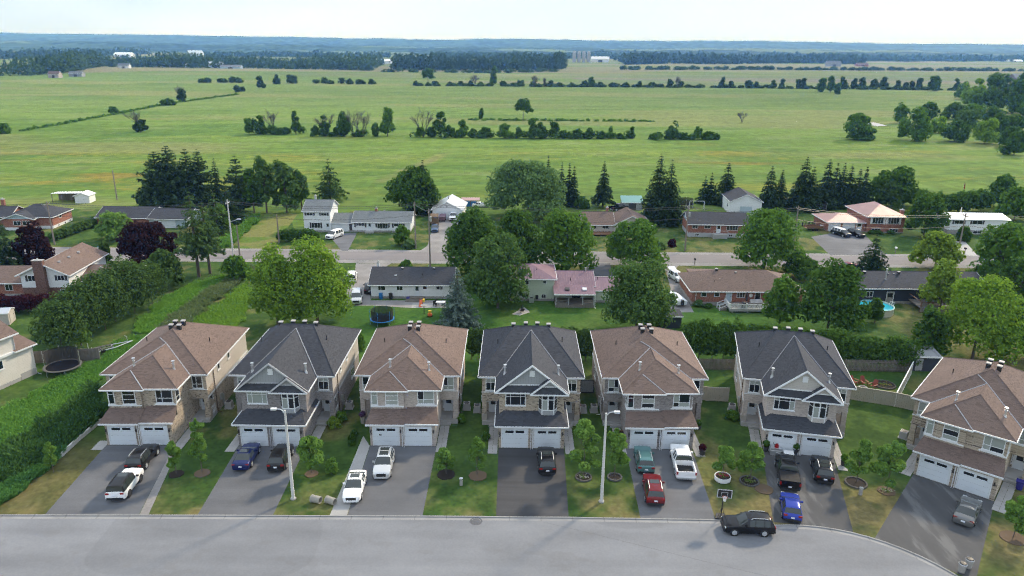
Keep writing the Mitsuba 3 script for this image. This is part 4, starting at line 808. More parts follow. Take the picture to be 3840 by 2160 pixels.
dk = thing('deck', 'raised wooden deck with white balustrade behind the brick bungalow', 'deck')
part(dk, 'floor', MB().box(37.0, 45.6, 117.5, 121.0, .55, .68), 'wood_grey'); part(dk, 'skirt', MB().box(37.0, 45.6, 117.42, 117.498, .30, .66), 'm_concrete')
for px in (37.6, 40.2, 42.8, 45.2): part(dk, 'post', MB().box(px - .1, px + .1, 117.55, 117.75, -.05, .548), 'vinyl_tan')
for a, b, ax in ((37.0, 45.6, 0), (117.5, 120.9, 1)):
    r = MB(); n = int((b - a) / .14)
    B = (lambda u0, u1, z0, z1: r.box(u0, u1, 117.5, 117.56, z0, z1)) if ax == 0 else (lambda u0, u1, z0, z1: r.box(37.02, 37.08, u0, u1, z0, z1))
    B(a, b, 1.52, 1.60); B(a, b, .72, .78)
    for q in range(n): B(a + (q + .35) * (b - a) / n, a + (q + .65) * (b - a) / n, .78, 1.52)
    k = part(dk, 'balustrade', r, 'trim_white'); labels[k] = {'kind': 'stuff'}
for px in (37.05, 39.9, 42.7, 45.5): part(dk, 'rail_post', MB().box(px - .09, px + .09, 117.46, 117.64, .69, 1.72), 'trim_white')
s = MB()
for q in range(4): s.box(35.6 + q * .33, 35.92 + q * .33, 118.6, 120.0, -.05, .14 + q * .14)
part(dk, 'stair', s, 'wood_grey')
for yy in (118.55, 120.05): part(dk, 'stair_rail', MB().tube([[35.6, yy, .95], [36.95, yy, 1.5]], .05, 4).tube([[35.6, yy, .45], [36.95, yy, 1.0]], .04, 4).box(35.55, 35.65, yy - .05, yy + .05, -.05, 1.05), 'trim_white')

# navy bungalow
h = thing('bungalow', 'navy blue sided bungalow with dark roof behind the swimming pool', 'house')
at(61.0, 123.2, 0, 0)
rf = vol(h, -1.0, 22.8, 0, 8.8, 2.9, 'x', 1.65, 'siding_navy', 'shingle_charcoal')
wn(h, 'f', 0, [(1.7, 2.9, 1.15, 2.25, (.5,)), (13.0, 14.6, 1.2, 2.3, (.5,))]); door(h, 'f', 0, 5.4, 6.55, .2, 2.1, 'stone_grey'); roof_vent(rf, 2.6, 3.7, 4.4, .75); roof_vent(rf, 8.8, 3.7, 4.4, .75); flue(rf, 5.8, 2.2, 3.8, 1.9); roof_vent(rf, 6.9, 3.6, 4.3, .35); roof_vent(rf, 7.9, 3.6, 4.3, .35); stack(rf, 8.2, 3.0, 4.2)

# split level house at the left with the tall chimney
at(-80.9, 120.9, 0, .06)
h = thing('split_level_house', 'white and brick split level house with a tall brown brick chimney at left', 'house')
rf = vol(h, -4.0, 4.0, 0, 13.5, 4.7, 'y', 1.9, 'siding_white', 'shingle_brown', over=.55, found=2.3, fm='brick_brown', gable='siding_white')
wn(h, 'f', 0, [(-2.8, -1.5, 3.45, 4.5, (.5,)), (2.15, 3.35, 3.55, 4.5, (.5,)), (2.3, 3.2, .9, 2.0, ())]); shutters(h, 'f', 0, -2.8, -1.5, 3.45, 4.5); shutters(h, 'f', 0, 2.15, 3.35, 3.55, 4.5)
chimney(h, -.35, -.42, -.05, 7.3, 1.7, .8, 'brick_brown'); part(h, 'siding_panel', MB().box(-4.0, 4.0, -.02, 0, 2.32, 2.42), 'trim_white')
for q in range(3): part(rf, 'vent', MB().box(1.2 + q * .1, 1.6 + q * .1, 2.5 + q * 3.2, 2.9 + q * 3.2, 6.0, 6.28), 'metal_light')
rf = vol(h, 4.05, 11.5, 3.2, 12.0, 2.55, 'x', 1.5, 'siding_white', 'shingle_brown', over=.5, found=.5); door(h, 'f', 3.2, 4.5, 5.4, .5, 2.4); wn(h, 'f', 3.2, [(6.2, 7.4, 1.2, 2.2, (.5,))]); part(rf, 'vent', MB().box(6.4, 6.8, 6.2, 6.6, 3.9, 4.1), 'metal_light'); part(rf, 'vent', MB().box(9.4, 9.8, 6.2, 6.6, 3.9, 4.1), 'metal_light')
rf = vol(h, -13.0, -4.05, 2.5, 11.5, 2.55, 'x', 1.6, 'brick_red', 'shingle_brown', over=.5, found=.4); wn(h, 'f', 2.5, [(-8.5, -7.2, 1.0, 2.2, (.5,))])

# beige house cut by the left edge
at(-64.3, 90.8, 0, -.312)
h = thing('side_wall_house', 'cream sided house cut by the left edge of the photo', 'house')
rf = vol(h, -10, 0, -15, -2.3, 6.8, 'y', 2.6, 'siding_cream', 'shingle_brown', over=.5, found=.5, fm='m_concrete'); rf = vol(h, -9, -.01, -2.28, 0, 4.3, 'y', 1.4, 'siding_cream', 'shingle_brown', over=.45, found=.9, fm='m_concrete')
window(h, 'r', 0, -5.6, -4.3, 2.6, 3.8, (.5,), ()); part(h, 'belt_course', MB().box(0, .25, -15, -2.4, 4.05, 4.35), 'trim_white'); part(h, 'downspout', MB().tube([[.06, -.1, 4.2], [.06, -.1, .2], [.9, -.1, .1]], .05, 5), 'trim_grey'); part(h, 'downspout', MB().tube([[.06, -2.35, 6.7], [.06, -2.35, 4.5]], .05, 5), 'trim_grey')
at(-79.8, 108.8, 0, .25)
h = thing('garden_shed', 'pale yellow metal garden shed at the left edge beside the cedar hedge', 'shed'); rf = vol(h, -3.2, 0, 0, 2.6, 1.9, 'x', .45, 'siding_beige', 'metal_light', over=.1, found=0); door(h, 'r', 0, .5, 2.1, .1, 1.7, 'siding_beige', False, 'siding_beige')

# --- far side of the main road
at(0, 0, 0, 0)
h = thing('brick_bungalow', 'red brick bungalow with grey hipped roof and white gable at far left', 'house')
at(-122.0, 172.5, 0, .06)
rf = vol(h, 0, 10.8, 0, 9.0, 2.9, 'hip', 2.2, 'brick_red', 'shingle_charcoal', found=.7, fm='trim_white'); rf2 = vol(h, .4, 7.2, -1.6, 2.2, 2.75, 'y', 1.25, 'brick_red', 'shingle_charcoal', found=.7, gable='siding_blue', fm='trim_white'); rf = vol(h, -12, -.05, 1.5, 9.0, 2.7, 'x', 1.7, 'brick_red', 'shingle_charcoal', found=.6)
wn(h, 'f', -1.6, [(2.6, 4.3, 1.2, 2.3, (.5,)), (4.7, 6.4, 1.2, 2.3, (.5,))]); wn(h, 'r', 10.8, [(3.0, 4.2, 1.9, 2.8, ()), (2.0, 2.7, .1, .55, ()), (5.0, 5.7, .1, .55, ()), (7.4, 8.1, .1, .55, ())]); chimney(h, -9.0, 6.0, 3.5, 6.0); chimney(h, -3.5, 6.0, 3.5, 6.0)
at(-102.0, 176.0, 0, -.02)
h = thing('long_bungalow', 'low bungalow with blue grey roof and pale garage beyond the purple maple', 'house')
rf = vol(h, 0, 13.2, 0, 8.5, 2.3, 'x', 1.7, 'brick_red', 'shingle_charcoal'); rf = vol(h, 13.25, 22.5, -.8, 8.0, 2.3, 'x', 1.5, 'siding_blue', 'shingle_charcoal'); part(rf, 'bargeboard', MB().obox((13.1, 2.2, 3.3), (.22, 4.6, .2), 0, .33), 'trim_white'); garage_door(h, 'f', -.8, 14.6, 19.6, 0, 2.0, False)
h = thing('two_storey_house', 'white two storey house with pale grey roofs and low wings', 'house')
at(-47.0, 172.0, 0, 0)
rf = vol(h, -3.1, 3.3, 0, 8.2, 5.1, 'x', 1.9, 'siding_white', 'shingle_grey', over=.3)
wn(h, 'f', 0, [(-2.35, -.75, 4.05, 4.75, (.5,)), (1.15, 2.55, 4.05, 4.75, (.5,)), (-1.3, .8, 1.0, 2.35, (.3, .7))]); shutters(h, 'f', 0, -2.35, -.75, 4.05, 4.75); shutters(h, 'f', 0, 1.15, 2.55, 4.05, 4.75); shutters(h, 'f', 0, -1.3, .8, 1.0, 2.35); door(h, 'f', 0, 2.2, 3.0, .4, 2.3); chimney(h, -1.2, 5.0, 6.0, 7.8, .5, .5, 'metal_light')
rf = vol(h, 3.35, 8.5, .6, 8.0, 2.2, 'x', 1.5, 'siding_white', 'shingle_grey', over=.3); garage_door(h, 'f', .6, 4.5, 7.3, .1, 2.0, False); door(h, 'f', .6, 7.6, 8.3, .4, 2.1, 'trim_dark', False)
rf = vol(h, 8.55, 22.4, .4, 8.4, 2.5, 'x', 1.75, 'siding_white', 'shingle_grey', over=.35); wn(h, 'f', .4, [(9.3, 11.4, 1.5, 2.3, (.33, .66)), (14.4, 17.0, .9, 2.3, (.25, .5, .75)), (18.4, 20.6, 1.5, 2.3, (.5,))])
for a, b in ((14.4, 17.0), (18.4, 20.6), (9.3, 11.4)): shutters(h, 'f', .4, a, b, 1.2, 2.3)
door(h, 'f', .4, 12.2, 13.0, .45, 2.35); part(h, 'step', MB().box(11.6, 13.6, -.8, .397, -.05, .45), 'm_concrete'); chimney(h, 13.6, 4.5, 3.9, 5.0, .6, .5); roof_vent(rf, 15.6, 4.6, 4.2, .6)
at(-17.1, 187.4, 0, -.05)
h = thing('double_garage', 'white double garage with low gable roof beyond the large maple', 'garage')
rf = vol(h, -3.8, 3.9, 0, 10.0, 2.5, 'y', 2.0, 'siding_white', 'metal_light', over=.35, found=.05); garage_door(h, 'f', 0, -2.9, -.3, .05, 2.15, False); garage_door(h, 'f', 0, .3, 2.9, .05, 2.15, False); part(h, 'gable_vent', MB().box(-.25, .25, -.05, 0, 3.2, 3.7), 'trim_grey'); part(rf, 'vent_pipe', MB().cyl(0, 3, 4.3, 5.4, .08), 'metal_dark')
at(23.5, 173.0, 0, 0)
h = thing('tan_bungalow', 'tan bungalow with brown grey roof behind the fresh green maple', 'house')
rf = vol(h, -6.4, .8, 0, 9.0, 2.3, 'x', 2.0, 'siding_beige', 'shingle_brown'); wn(h, 'f', 0, [(-4.6, -3.2, 1.2, 2.2, (.5,)), (-1.8, -.2, 1.2, 2.2, (.5,))]); chimney(h, -.2, 5.0, 3.6, 5.4, .6, .6); roof_vent(rf, -5.5, 4.6, 4.0, .6)
rf = vol(h, .85, 9.6, -.4, 9.5, 2.35, 'y', 2.1, 'siding_beige', 'shingle_brown', gable='siding_beige'); window(h, 'f', -.4, 3.2, 6.2, .9, 2.2, (.33, .66), ()); part(h, 'deck', MB().box(-5.4, .6, -2.6, -.003, .3, .5), 'wood_brown'); part(h, 'deck_rail', MB().box(-5.4, .6, -2.6, -2.52, 1.2, 1.3).box(-5.4, -5.3, -2.6, -2.5, .5, 1.2).box(.5, .6, -2.6, -2.5, .5, 1.2).box(-2.5, -2.4, -2.6, -2.5, .5, 1.2), 'wood_brown')
at(42.0, 170.8, 0, -.05)
h = thing('brick_bungalow', 'red brick bungalow with dark grey gable roof and light foundation beyond the road', 'house')
rf = vol(h, 0, 14.0, 0, 8.6, 3.2, 'x', 1.9, 'brick_red', 'shingle_charcoal', found=1.05, fm='trim_grey', gable='siding_blue')
wn(h, 'f', 0, [(.8, 2.2, 2.1, 3.1, (.5,)), (3.7, 5.2, 2.1, 3.1, (.5,)), (8.9, 11.6, 1.8, 3.1, (.25, .5, .75)), (1.6, 2.6, .25, .85, (.5,)), (9.6, 10.6, .25, .85, (.5,))]); door(h, 'f', 0, 6.6, 7.5, 1.1, 3.0); part(h, 'step', MB().box(5.6, 9.0, -1.4, -.003, -.05, 1.0), 'm_concrete'); part(h, 'step_rail', MB().tube([[5.6, -1.4, 1.9], [8.9, -1.4, 1.9], [9.6, -2.3, .9]], .04, 4).box(5.6, 5.68, -1.42, -1.34, 1.0, 1.9).box(8.86, 8.94, -1.42, -1.34, 1.0, 1.9), 'trim_grey')
at(63.2, 195.4, 0, -.08)
h = thing('white_garage', 'white gabled garage with dark grey roof before the spruce row', 'garage')
rf = vol(h, -4.3, 4.0, 0, 11.0, 3.7, 'y', 1.9, 'siding_white', 'shingle_charcoal', over=.3, found=.1); garage_door(h, 'f', 0, -1.7, 1.5, .1, 2.4, False, col='siding_blue'); wn(h, 'l', -4.3, [(3, 4, 1.5, 2.5, ())])
at(87.0, 177.0, 0, -.02)
h = thing('copper_roof_house', 'red brick split level house with pale copper pink metal roof', 'house')
rf = vol(h, .3, 9.3, -.4, 12.0, 4.1, 'hip', 2.2, 'brick_red', 'roof_copper', over=.5, found=.3, ribs=.5); wn(h, 'f', -.4, [(1.4, 4.1, 2.25, 3.85, (.25, .5, .75)), (5.2, 7.9, 2.25, 3.85, (.25, .5, .75)), (1.5, 3.7, .2, 1.1, (.33, .66)), (5.9, 8.0, .2, 1.1, (.33, .66))]); shutters(h, 'f', -.4, 1.35, 4.15, 2.2, 3.9, 'trim_white'); shutters(h, 'f', -.4, 5.15, 7.95, 2.2, 3.9, 'trim_white'); chimney(h, 9.6, 2.4, -.05, 5.2, .8, .9)
rf = vol(h, -9.0, .25, .4, 9.5, 2.4, 'hip', 1.45, 'brick_red', 'roof_copper', over=.5, found=.2, ribs=.5); garage_door(h, 'f', .4, -8.7, -5.9, .1, 2.15, False); garage_door(h, 'f', .4, -5.2, -2.4, .1, 2.15, False); door(h, 'f', .4, -1.9, -.7, .2, 2.2)
at(107.0, 175.9, 0, -.03)
h = thing('white_long_house', 'long white sided house with bright white roof at right', 'house')
rf = vol(h, -.2, 14.0, 0, 7.5, 3.75, 'x', .75, 'siding_white', 'paint_white', over=.4, found=1.1); wn(h, 'f', 0, [(1.1, 3.4, 2.55, 3.5, (.5,)), (5.4, 7.9, 2.55, 3.5, (.5,)), (6.0, 8.2, .2, .95, (.5,))]); shutters(h, 'f', 0, 1.1, 3.4, 2.55, 3.5); shutters(h, 'f', 0, 5.4, 7.9, 2.55, 3.5); wn(h, 'l', -.2, [(2, 3.6, 2.5, 3.5, (.5,))]); part(rf, 'vent_pipe', MB().cyl(5.2, 5.2, 4.3, 5.6, .12), 'metal_light'); part(h, 'rear_deck_rail', MB().box(-5.0, 2.0, 9.8, 9.9, 4.4, 4.5).box(-5.0, 2.0, 9.8, 9.88, 3.4, 3.5), 'trim_white')
at(96.5, 128.0, 0, -.1)
h = thing('white_house', 'white sided house partly hidden by trees at the right edge', 'house'); vol(h, 0, 10, 0, 9, 5.2, 'x', 1.8, 'siding_white', 'shingle_grey'); wn(h, 'f', 0, [(1.5, 3, 3.4, 4.6, (.5,))]); shutters(h, 'f', 0, 1.5, 3, 3.4, 4.6)
at(-129.8, 203.5, 0, .1)
h = thing('lean_to_shed', 'open lean to shelter with white roof at the meadow edge', 'shed'); part(h, 'roof', MB().slab([(0, 0, 2.7), (8.0, 0, 2.7), (8.0, 4, 2.4), (0, 4, 2.4)], .12), 'fabric_white'); part(h, 'rear_wall', MB().box(.1, 7.9, 3.8, 3.95, 0, 2.3), 'wood_grey')
for px in (.1, 2.7, 5.3, 7.8): part(h, 'post', MB().box(px - .07, px + .07, .1, .24, 0, 2.58), 'wood_grey')
at(-121.8, 203.2, 0, .1)
h = thing('garden_shed', 'small white gabled shed at the meadow edge beside the open shelter', 'shed'); vol(h, -1.2, 2.6, 0, 4.0, 2.1, 'y', .75, 'siding_white', 'fabric_white', over=.25, found=0); door(h, 'f', 0, -.2, 1.3, .05, 1.9, 'siding_white', False)
at(30.5, 201.0, 0, 0)
h = thing('garden_shed', 'grey shed with teal metal roof beside the two big spruces', 'shed'); vol(h, 0, 5.6, 0, 4.0, 2.2, 'lean', 1.1, 'siding_grey', 'teal_roof', over=.25, found=0, ribs=.5); door(h, 'f', 0, 1.7, 3.8, .05, 2.0, 'trim_dark', False, 'trim_grey')
at(74.2, 205.0, 0, 0)
h = thing('garden_shed', 'small dark grey shed under the spruce row', 'shed'); vol(h, 0, 3.2, 0, 3, 2.0, 'x', .6, 'siding_grey', 'shingle_charcoal', over=.2, found=0)
at(22.8, 110.0, 0, 0)
h = thing('garden_shed', 'flat black roofed shed behind the dark grey brick house', 'shed'); vol(h, 0, 4.4, 0, 2.6, 2.0, 'flat', .15, 'siding_navy', 'shingle_charcoal', over=.2, found=0)
at(56.0, 94.3, 0, -.05)
h = thing('garden_shed', 'dark grey shed in the hedge left of the rightmost house', 'shed'); vol(h, 0, 3.6, 0, 2.6, 2.2, 'flat', .35, 'siding_navy', 'siding_grey', over=.25, found=0); door(h, 'f', 0, .5, 1.5, .1, 1.95, 'siding_grey', False, 'trim_dark')

# --- side lanes and drives
X[0] = np.eye(4)
sheet('side_drive', [(-42.88,167.49), (-42.76,171.55), (-37.54,171.75), (-37.02,167.71), (-36.06,155.25), (-37.41,155.21)], .0005, 'm_drive', label='brownish drive of the white two storey house')
sheet('gravel_lane', [(-20.48,155.36), (-14.84,155.56), (-15.15,171.05), (-12.67,187.63), (-21.09,187.59), (-19.61,170.88), (-19.16,160.05)], .0005, 'm_gravel', label='gravel lane to the white double garage')
sheet('gravel_lane', [(-32.31,145.54), (-25.03,145.78), (-26.4,140.63), (-27.44,135.4), (-24.37,119.42), (-29.2,119.49), (-30.76,132.03), (-30.99,137.85)], .0005, 'm_gravel', label='grey lane beside the white bungalow')
sheet('gravel_yard', [(-24.89,122.34), (-11.65,122.71), (-11.31,118.78), (-17.25,118.49), (-24.38,119.62)], -.002, 'm_gravel', label='gravel yard behind the white bungalow')
sheet('side_drive', [(16.13,147.13), (20.46,147.27), (19.77,137.7), (17.7,135.12), (15.41,139.73), (14.85,141.95)], .0005, 'm_drive', label='grey asphalt drive beyond the mauve metal roof')
sheet('gravel_lane', [(30.6,147.51), (35.35,147.66), (33.71,144.38), (32.06,134.73), (31.22,120.27), (31.05,117.64), (26.42,117.52), (29.74,130.67), (31.09,142.46)], .0005, 'm_gravel', label='grey lane left of the red brick bungalow')
sheet('side_drive', [(71.9,171.86), (77.82,175.34), (86.14,175.35), (82.2,155.92), (69.71,155.49)], .0005, 'm_drive', label='wide asphalt drive before the copper roofed house')
sheet('side_drive', [(104.43,169.07), (107.05,168.47), (102.51,156.01), (98.87,155.88)], .0005, 'm_concrete', label='pale concrete drive of the white long house')
sheet('patio', [(-17.36,120.96), (-12.21,121.31), (-11.97,118.76), (-17.25,118.49)], .0015, 'm_concrete', label='paved patio behind the white bungalow')
sheet('patio', [(-0.03,115.86), (2.18,119.48), (3.09,116.9), (1.37,115.27)], .0015, 'm_concrete', label='small corner patio on the green back lawn')
sheet('mown_strip', [(-60.42,156.35), (-68.6,178.35), (-68.97,191.83), (-57.42,192.32), (-52.76,155.53)], -.004, 'm_dry', label='dry mown strip beyond the main road') if 'm_dry' in scene else None
# ------------------------------------------------------------------ trees: every leaf clump is real faces through the crown's volume
def quads(c, nrm, size, rng, aspect=1.0, bend=None):
    """leaf faces at centres c, facing nrm"""
    n = len(c); nrm = nrm / (np.linalg.norm(nrm, axis=1, keepdims=True) + 1e-9)
    a = np.cross(nrm, rng.normal(size=(n, 3))); a /= np.linalg.norm(a, axis=1, keepdims=True) + 1e-9
    b = np.cross(nrm, a); s = (size * rng.uniform(.65, 1.35, n))[:, None]
    v = np.stack([c - a * s * .5, c - b * s * .5 * aspect + nrm * s * .08, c + a * s * .5, c + b * s * .5 * aspect - nrm * s * .1], 1).reshape(-1, 3)
    i = np.arange(n)[:, None] * 4
    return v, np.concatenate([i + [0, 1, 2], i + [0, 2, 3]], 1).reshape(-1, 3)
def sphere_pts(n, rng):
    v = rng.normal(size=(n, 3)); return v / np.linalg.norm(v, axis=1, keepdims=True)
def crown(lobes, n, size, pal, rng, clump=.34, per=0, droop=0.0):
    """lobes: (x, y, z, rx, ry, rz). Leaves lie over the knobbly skins of the lobes with larger sprays inside; colours vary by leaf and by spray."""
    L = np.asarray(lobes, float); area = L[:, 3] * (L[:, 3] + L[:, 5]) / 2; k = np.maximum(12, (n * area / area.sum()).astype(int))
    li = np.repeat(np.arange(len(L)), k); d = sphere_pts(len(li), rng); low = d[:, 2] < -.55; d[low, 2] *= -1
    R = L[li, 3:6]; w = d * (R / .95) / clump * .62 + li[:, None] * 7.3
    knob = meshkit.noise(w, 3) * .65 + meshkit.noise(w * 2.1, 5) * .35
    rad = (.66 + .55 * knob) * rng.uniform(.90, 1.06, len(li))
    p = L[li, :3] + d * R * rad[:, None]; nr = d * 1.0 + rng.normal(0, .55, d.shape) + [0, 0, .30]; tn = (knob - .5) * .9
    deep = np.zeros(len(p), bool)
    for i, l in enumerate(L): deep |= ((((p - l[:3]) / l[3:6]) ** 2).sum(1) < .42) & (li != i)
    keep = ~deep & (p[:, 2] > .12); p, nr, tn, d = p[keep], nr[keep], tn[keep], d[keep]
    v, f = quads(p, nr, size, rng)
    m = int(n * .10) + 40; lj = rng.choice(len(L), m, p=area / area.sum()); q = sphere_pts(m, rng); c = L[lj, :3] + q * L[lj, 3:6] * rng.uniform(.40, .74, (m, 1)); c[:, 2] = np.maximum(c[:, 2], .2)
    v2, f2 = quads(c, q + rng.normal(0, .5, q.shape), size * 2.6, rng)
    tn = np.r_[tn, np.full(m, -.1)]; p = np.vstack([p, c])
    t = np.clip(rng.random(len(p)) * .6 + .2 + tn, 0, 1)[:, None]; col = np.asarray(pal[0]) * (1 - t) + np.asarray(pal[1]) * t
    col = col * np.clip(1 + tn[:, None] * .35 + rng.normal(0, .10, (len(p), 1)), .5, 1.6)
    return np.vstack([v, v2]), np.vstack([f, f2 + len(v)]), np.repeat(np.clip(col, .004, .6), 4, 0)
def conifer(h, r, pal, rng, base=.06, tiers=20, droop=.25, sparse=0.0, size=.34, up=0.0, dens=1.0, power=.85):
    """whorls of drooping boughs set with sprays"""
    P_, N_, Tn, Sz = [], [], [], []
    for i in range(tiers):
        t = (i + rng.uniform(0, .8)) / tiers; z0 = h * (base + (1 - base) * t); rr = r * (1 - t) ** power * rng.uniform(.82, 1.12) + .04
        nb = int(6 + 7 * (1 - t))
        for b in range(nb):
            if rng.random() < sparse: continue
            a = 2 * np.pi * (b + rng.uniform(-.35, .35)) / nb + i; L = rr * rng.uniform(.72, 1.12); k = max(5, int(L / size * 8.5 * dens))
            u = rng.random(k) ** .75; side = rng.normal(0, .13, k) * L * (1.15 - u)
            x = L * u; z = z0 - droop * L * u ** 1.6 + up * L * u + rng.normal(0, .05, k) * L
            P_.append(np.c_[x * np.cos(a) - side * np.sin(a), x * np.sin(a) + side * np.cos(a), z]); N_.append(np.c_[np.full(k, np.cos(a) * .4), np.full(k, np.sin(a) * .4), np.ones(k)] + rng.normal(0, .45, (k, 3))); Tn.append(np.full(k, rng.normal(0, .15))); Sz.append(np.full(k, 1.05 - .6 * t))
    p, nr, tn = np.vstack(P_), np.vstack(N_), np.concatenate(Tn); sz = np.concatenate(Sz) * size; ok = p[:, 2] > .12; p, nr, tn, sz = p[ok], nr[ok], tn[ok], sz[ok]
    v, f = quads(p, nr, sz, rng, .6); t = np.clip(rng.random(len(p)) * .7 + .15 + tn, 0, 1)[:, None]; col = np.asarray(pal[0]) * (1 - t) + np.asarray(pal[1]) * t
    return v, f, np.repeat(np.clip(col * (1 + tn[:, None]), .004, .5), 4, 0)
def limbs(h, r, rng, fork=.30, n=6, lean=(0, 0), tr=None):
    m = MB(); tr = tr or max(.10, h * .017); top = np.array([lean[0], lean[1], h * .72])
    m.tube([[0, 0, -.1], [lean[0] * .3, lean[1] * .3, h * fork], top], [tr, tr * .75, tr * .22], 7)
    for i in range(n):
        a = 2 * np.pi * i / n + rng.uniform(0, .6); s = np.array([lean[0] * .35, lean[1] * .35, h * (fork + .28 * i / n)]); e = np.array([np.cos(a) * r * .68, np.sin(a) * r * .68, h * rng.uniform(.55, .82)])
        m.tube([s, (s + e) / 2 + [0, 0, h * .02], e], [tr * .45, tr * .3, tr * .10], 5)
    return m
def round_lobes(h, r, rng, low=.05, n=10, flat=1.0):
    """a big inner body with unequal boughs bulging from it, from the skirt to two or three uneven tops"""
    zr = h * (1 - low); L = [(0, 0, h * low + zr * .46, r * .70, r * .70, zr * .44)]
    for i in range(n + 3):
        a = 2.4 * i + rng.uniform(-.5, .5); t = (i + .3) / (n + 3); q = np.interp(t, [0, .3, .65, 1], [.60, .68, .56, .34]) * rng.uniform(.82, 1.16); s = rng.uniform(.30, .50) * (1.05 - .25 * t)
        L.append((np.cos(a) * r * q, np.sin(a) * r * q, h * low + zr * (.12 + .70 * t) * flat, r * s, r * s * rng.uniform(.85, 1.1), min(r, zr * .45) * s * rng.uniform(.8, 1.15)))
    for k in range(3): L.append((rng.uniform(-.34, .34) * r, rng.uniform(-.3, .3) * r, h * (1 - .17 - rng.uniform(0, .09) * (k > 0)), r * rng.uniform(.30, .42), r * .36, h * .165))
    return L
PAL = dict(maple=((0.035, 0.092, 0.018), (0.115, 0.211, 0.041)), bright=((0.110, 0.225, 0.028), (0.270, 0.410, 0.055)), mid=((0.060, 0.147, 0.023), (0.156, 0.275, 0.048)), birch=((0.054, 0.122, 0.030), (0.136, 0.224, 0.060)), willow=((0.072, 0.150, 0.046), (0.170, 0.275, 0.105)),
           purple=((0.017, 0.009, 0.011), (0.049, 0.022, 0.023)), spruce=((0.024, 0.056, 0.022), (0.070, 0.116, 0.046)), blue=((0.085, 0.140, 0.118), (0.200, 0.260, 0.225)), pine=((0.032, 0.070, 0.028), (0.092, 0.150, 0.062)), larch=((0.057, 0.115, 0.035), (0.122, 0.198, 0.063)), cedar=((0.038, 0.084, 0.023), (0.106, 0.179, 0.051)),
           young=((0.102, 0.211, 0.041), (0.204, 0.339, 0.075)), yellowish=((0.149, 0.250, 0.035), (0.265, 0.371, 0.063)), far=((0.033, 0.072, 0.025), (0.087, 0.147, 0.048)), burgundy=((0.036, 0.011, 0.016), (0.074, 0.022, 0.029)), lilac=((0.106, 0.060, 0.126), (0.170, 0.100, 0.198)))
SEED = [100]
def grow(name, label, x, y, h, r, kind, cat='tree', group=None, leaves=None, size=None, low=.06, lean=(0, 0), lobes=None, n_lobes=10, flat=1.0, fork=.28, pal=None, z=0.0, clump=.34, trunk=True, **kw):
    SEED[0] += 1; rng = np.random.default_rng(SEED[0]); at(x, y, z, 0)
    t = thing(name, label, cat, group); d = math.hypot(x, y); px = d / 732.0
    size = size or max(.26, px * 2.3)
    if kind in ('spruce', 'blue', 'pine', 'larch'):
        o = dict(spruce=dict(droop=.28, tiers=max(12, int(h * 1.6)), base=.07), blue=dict(droop=.05, tiers=int(h * 2.0), base=.04, power=.8, dens=1.3), pine=dict(droop=-.05, up=.12, tiers=int(h * 1.5), base=.05, sparse=.16, power=.60, dens=1.8), larch=dict(droop=.18, tiers=int(h * 1.1), base=.22, sparse=.18, power=.7))[kind]; o.update(kw)
        v, f, c = conifer(h, r * (1.3 if kind in ('pine', 'blue') else 1.34 if kind == 'spruce' else 1.14), PAL[pal or kind], rng, size=size * 1.15, **o)
        if trunk: part(t, 'trunk', MB().tube([[0, 0, -.1], [0, 0, h * .5], [0, 0, h * .97]], [h * .016 + .05, h * .011 + .03, .02], 6), 'bark')
    else:
        lb = lobes or round_lobes(h, r * 1.08, rng, low, n_lobes, flat); n = leaves or int(np.clip(30 * r * (r + h * .5) * .5 / size ** 2, 700, 26000))
        v, f, c = crown(lb, n, size, PAL[pal or kind], rng, clump=clump)
        if trunk: part(t, 'trunk', limbs(h, r, rng, fork=fork, lean=lean, tr=kw.get('tr')), 'bark')
    part(t, 'crown', (v, f), 'leaf', color=c); return t
def grow_hedge(name, label, pts, w, h, pal='cedar', size=None, cat='hedge', wob=.18, dens=1.0):
    """a clipped or free hedge along a polyline"""
    SEED[0] += 1; rng = np.random.default_rng(SEED[0]); X[0] = np.eye(4); t = thing(name, label, cat); L = []
    hs = np.broadcast_to(h, (len(pts),)).astype(float)
    for (a, b), ha, hb in zip(zip(pts[:-1], pts[1:]), hs[:-1], hs[1:]):
        d = math.dist(a, b); k = max(1, int(d / (w * .26)))
        for i in range(k + (b == pts[-1])):
            q = i / k; hh = (ha + (hb - ha) * q) * rng.uniform(1 - wob, 1 + wob * .4); x, y = a[0] + (b[0] - a[0]) * q, a[1] + (b[1] - a[1]) * q
            L.append((x + rng.normal(0, .06 * w), y + rng.normal(0, .06 * w), hh * .5, w * rng.uniform(.42, .56), w * rng.uniform(.42, .56), hh * .52))
    d = math.hypot(*pts[0]); size = size or max(.22, d / 732 * 1.9); area = sum(l[3] * l[5] for l in L)
    v, f, c = crown(L, int(min(34000, 12 * area / size ** 2 * dens)), size, PAL[pal], rng, clump=.30)
    part(t, 'foliage', (v, f), 'leaf', color=c)
    m = MB()
    for l in L[::2]: m.cyl(l[0], l[1], -.1, l[2], .06, n=5)
    part(t, 'stems', m, 'bark'); labels.setdefault(list(scene)[-1], {})['kind'] = 'stuff'; return t

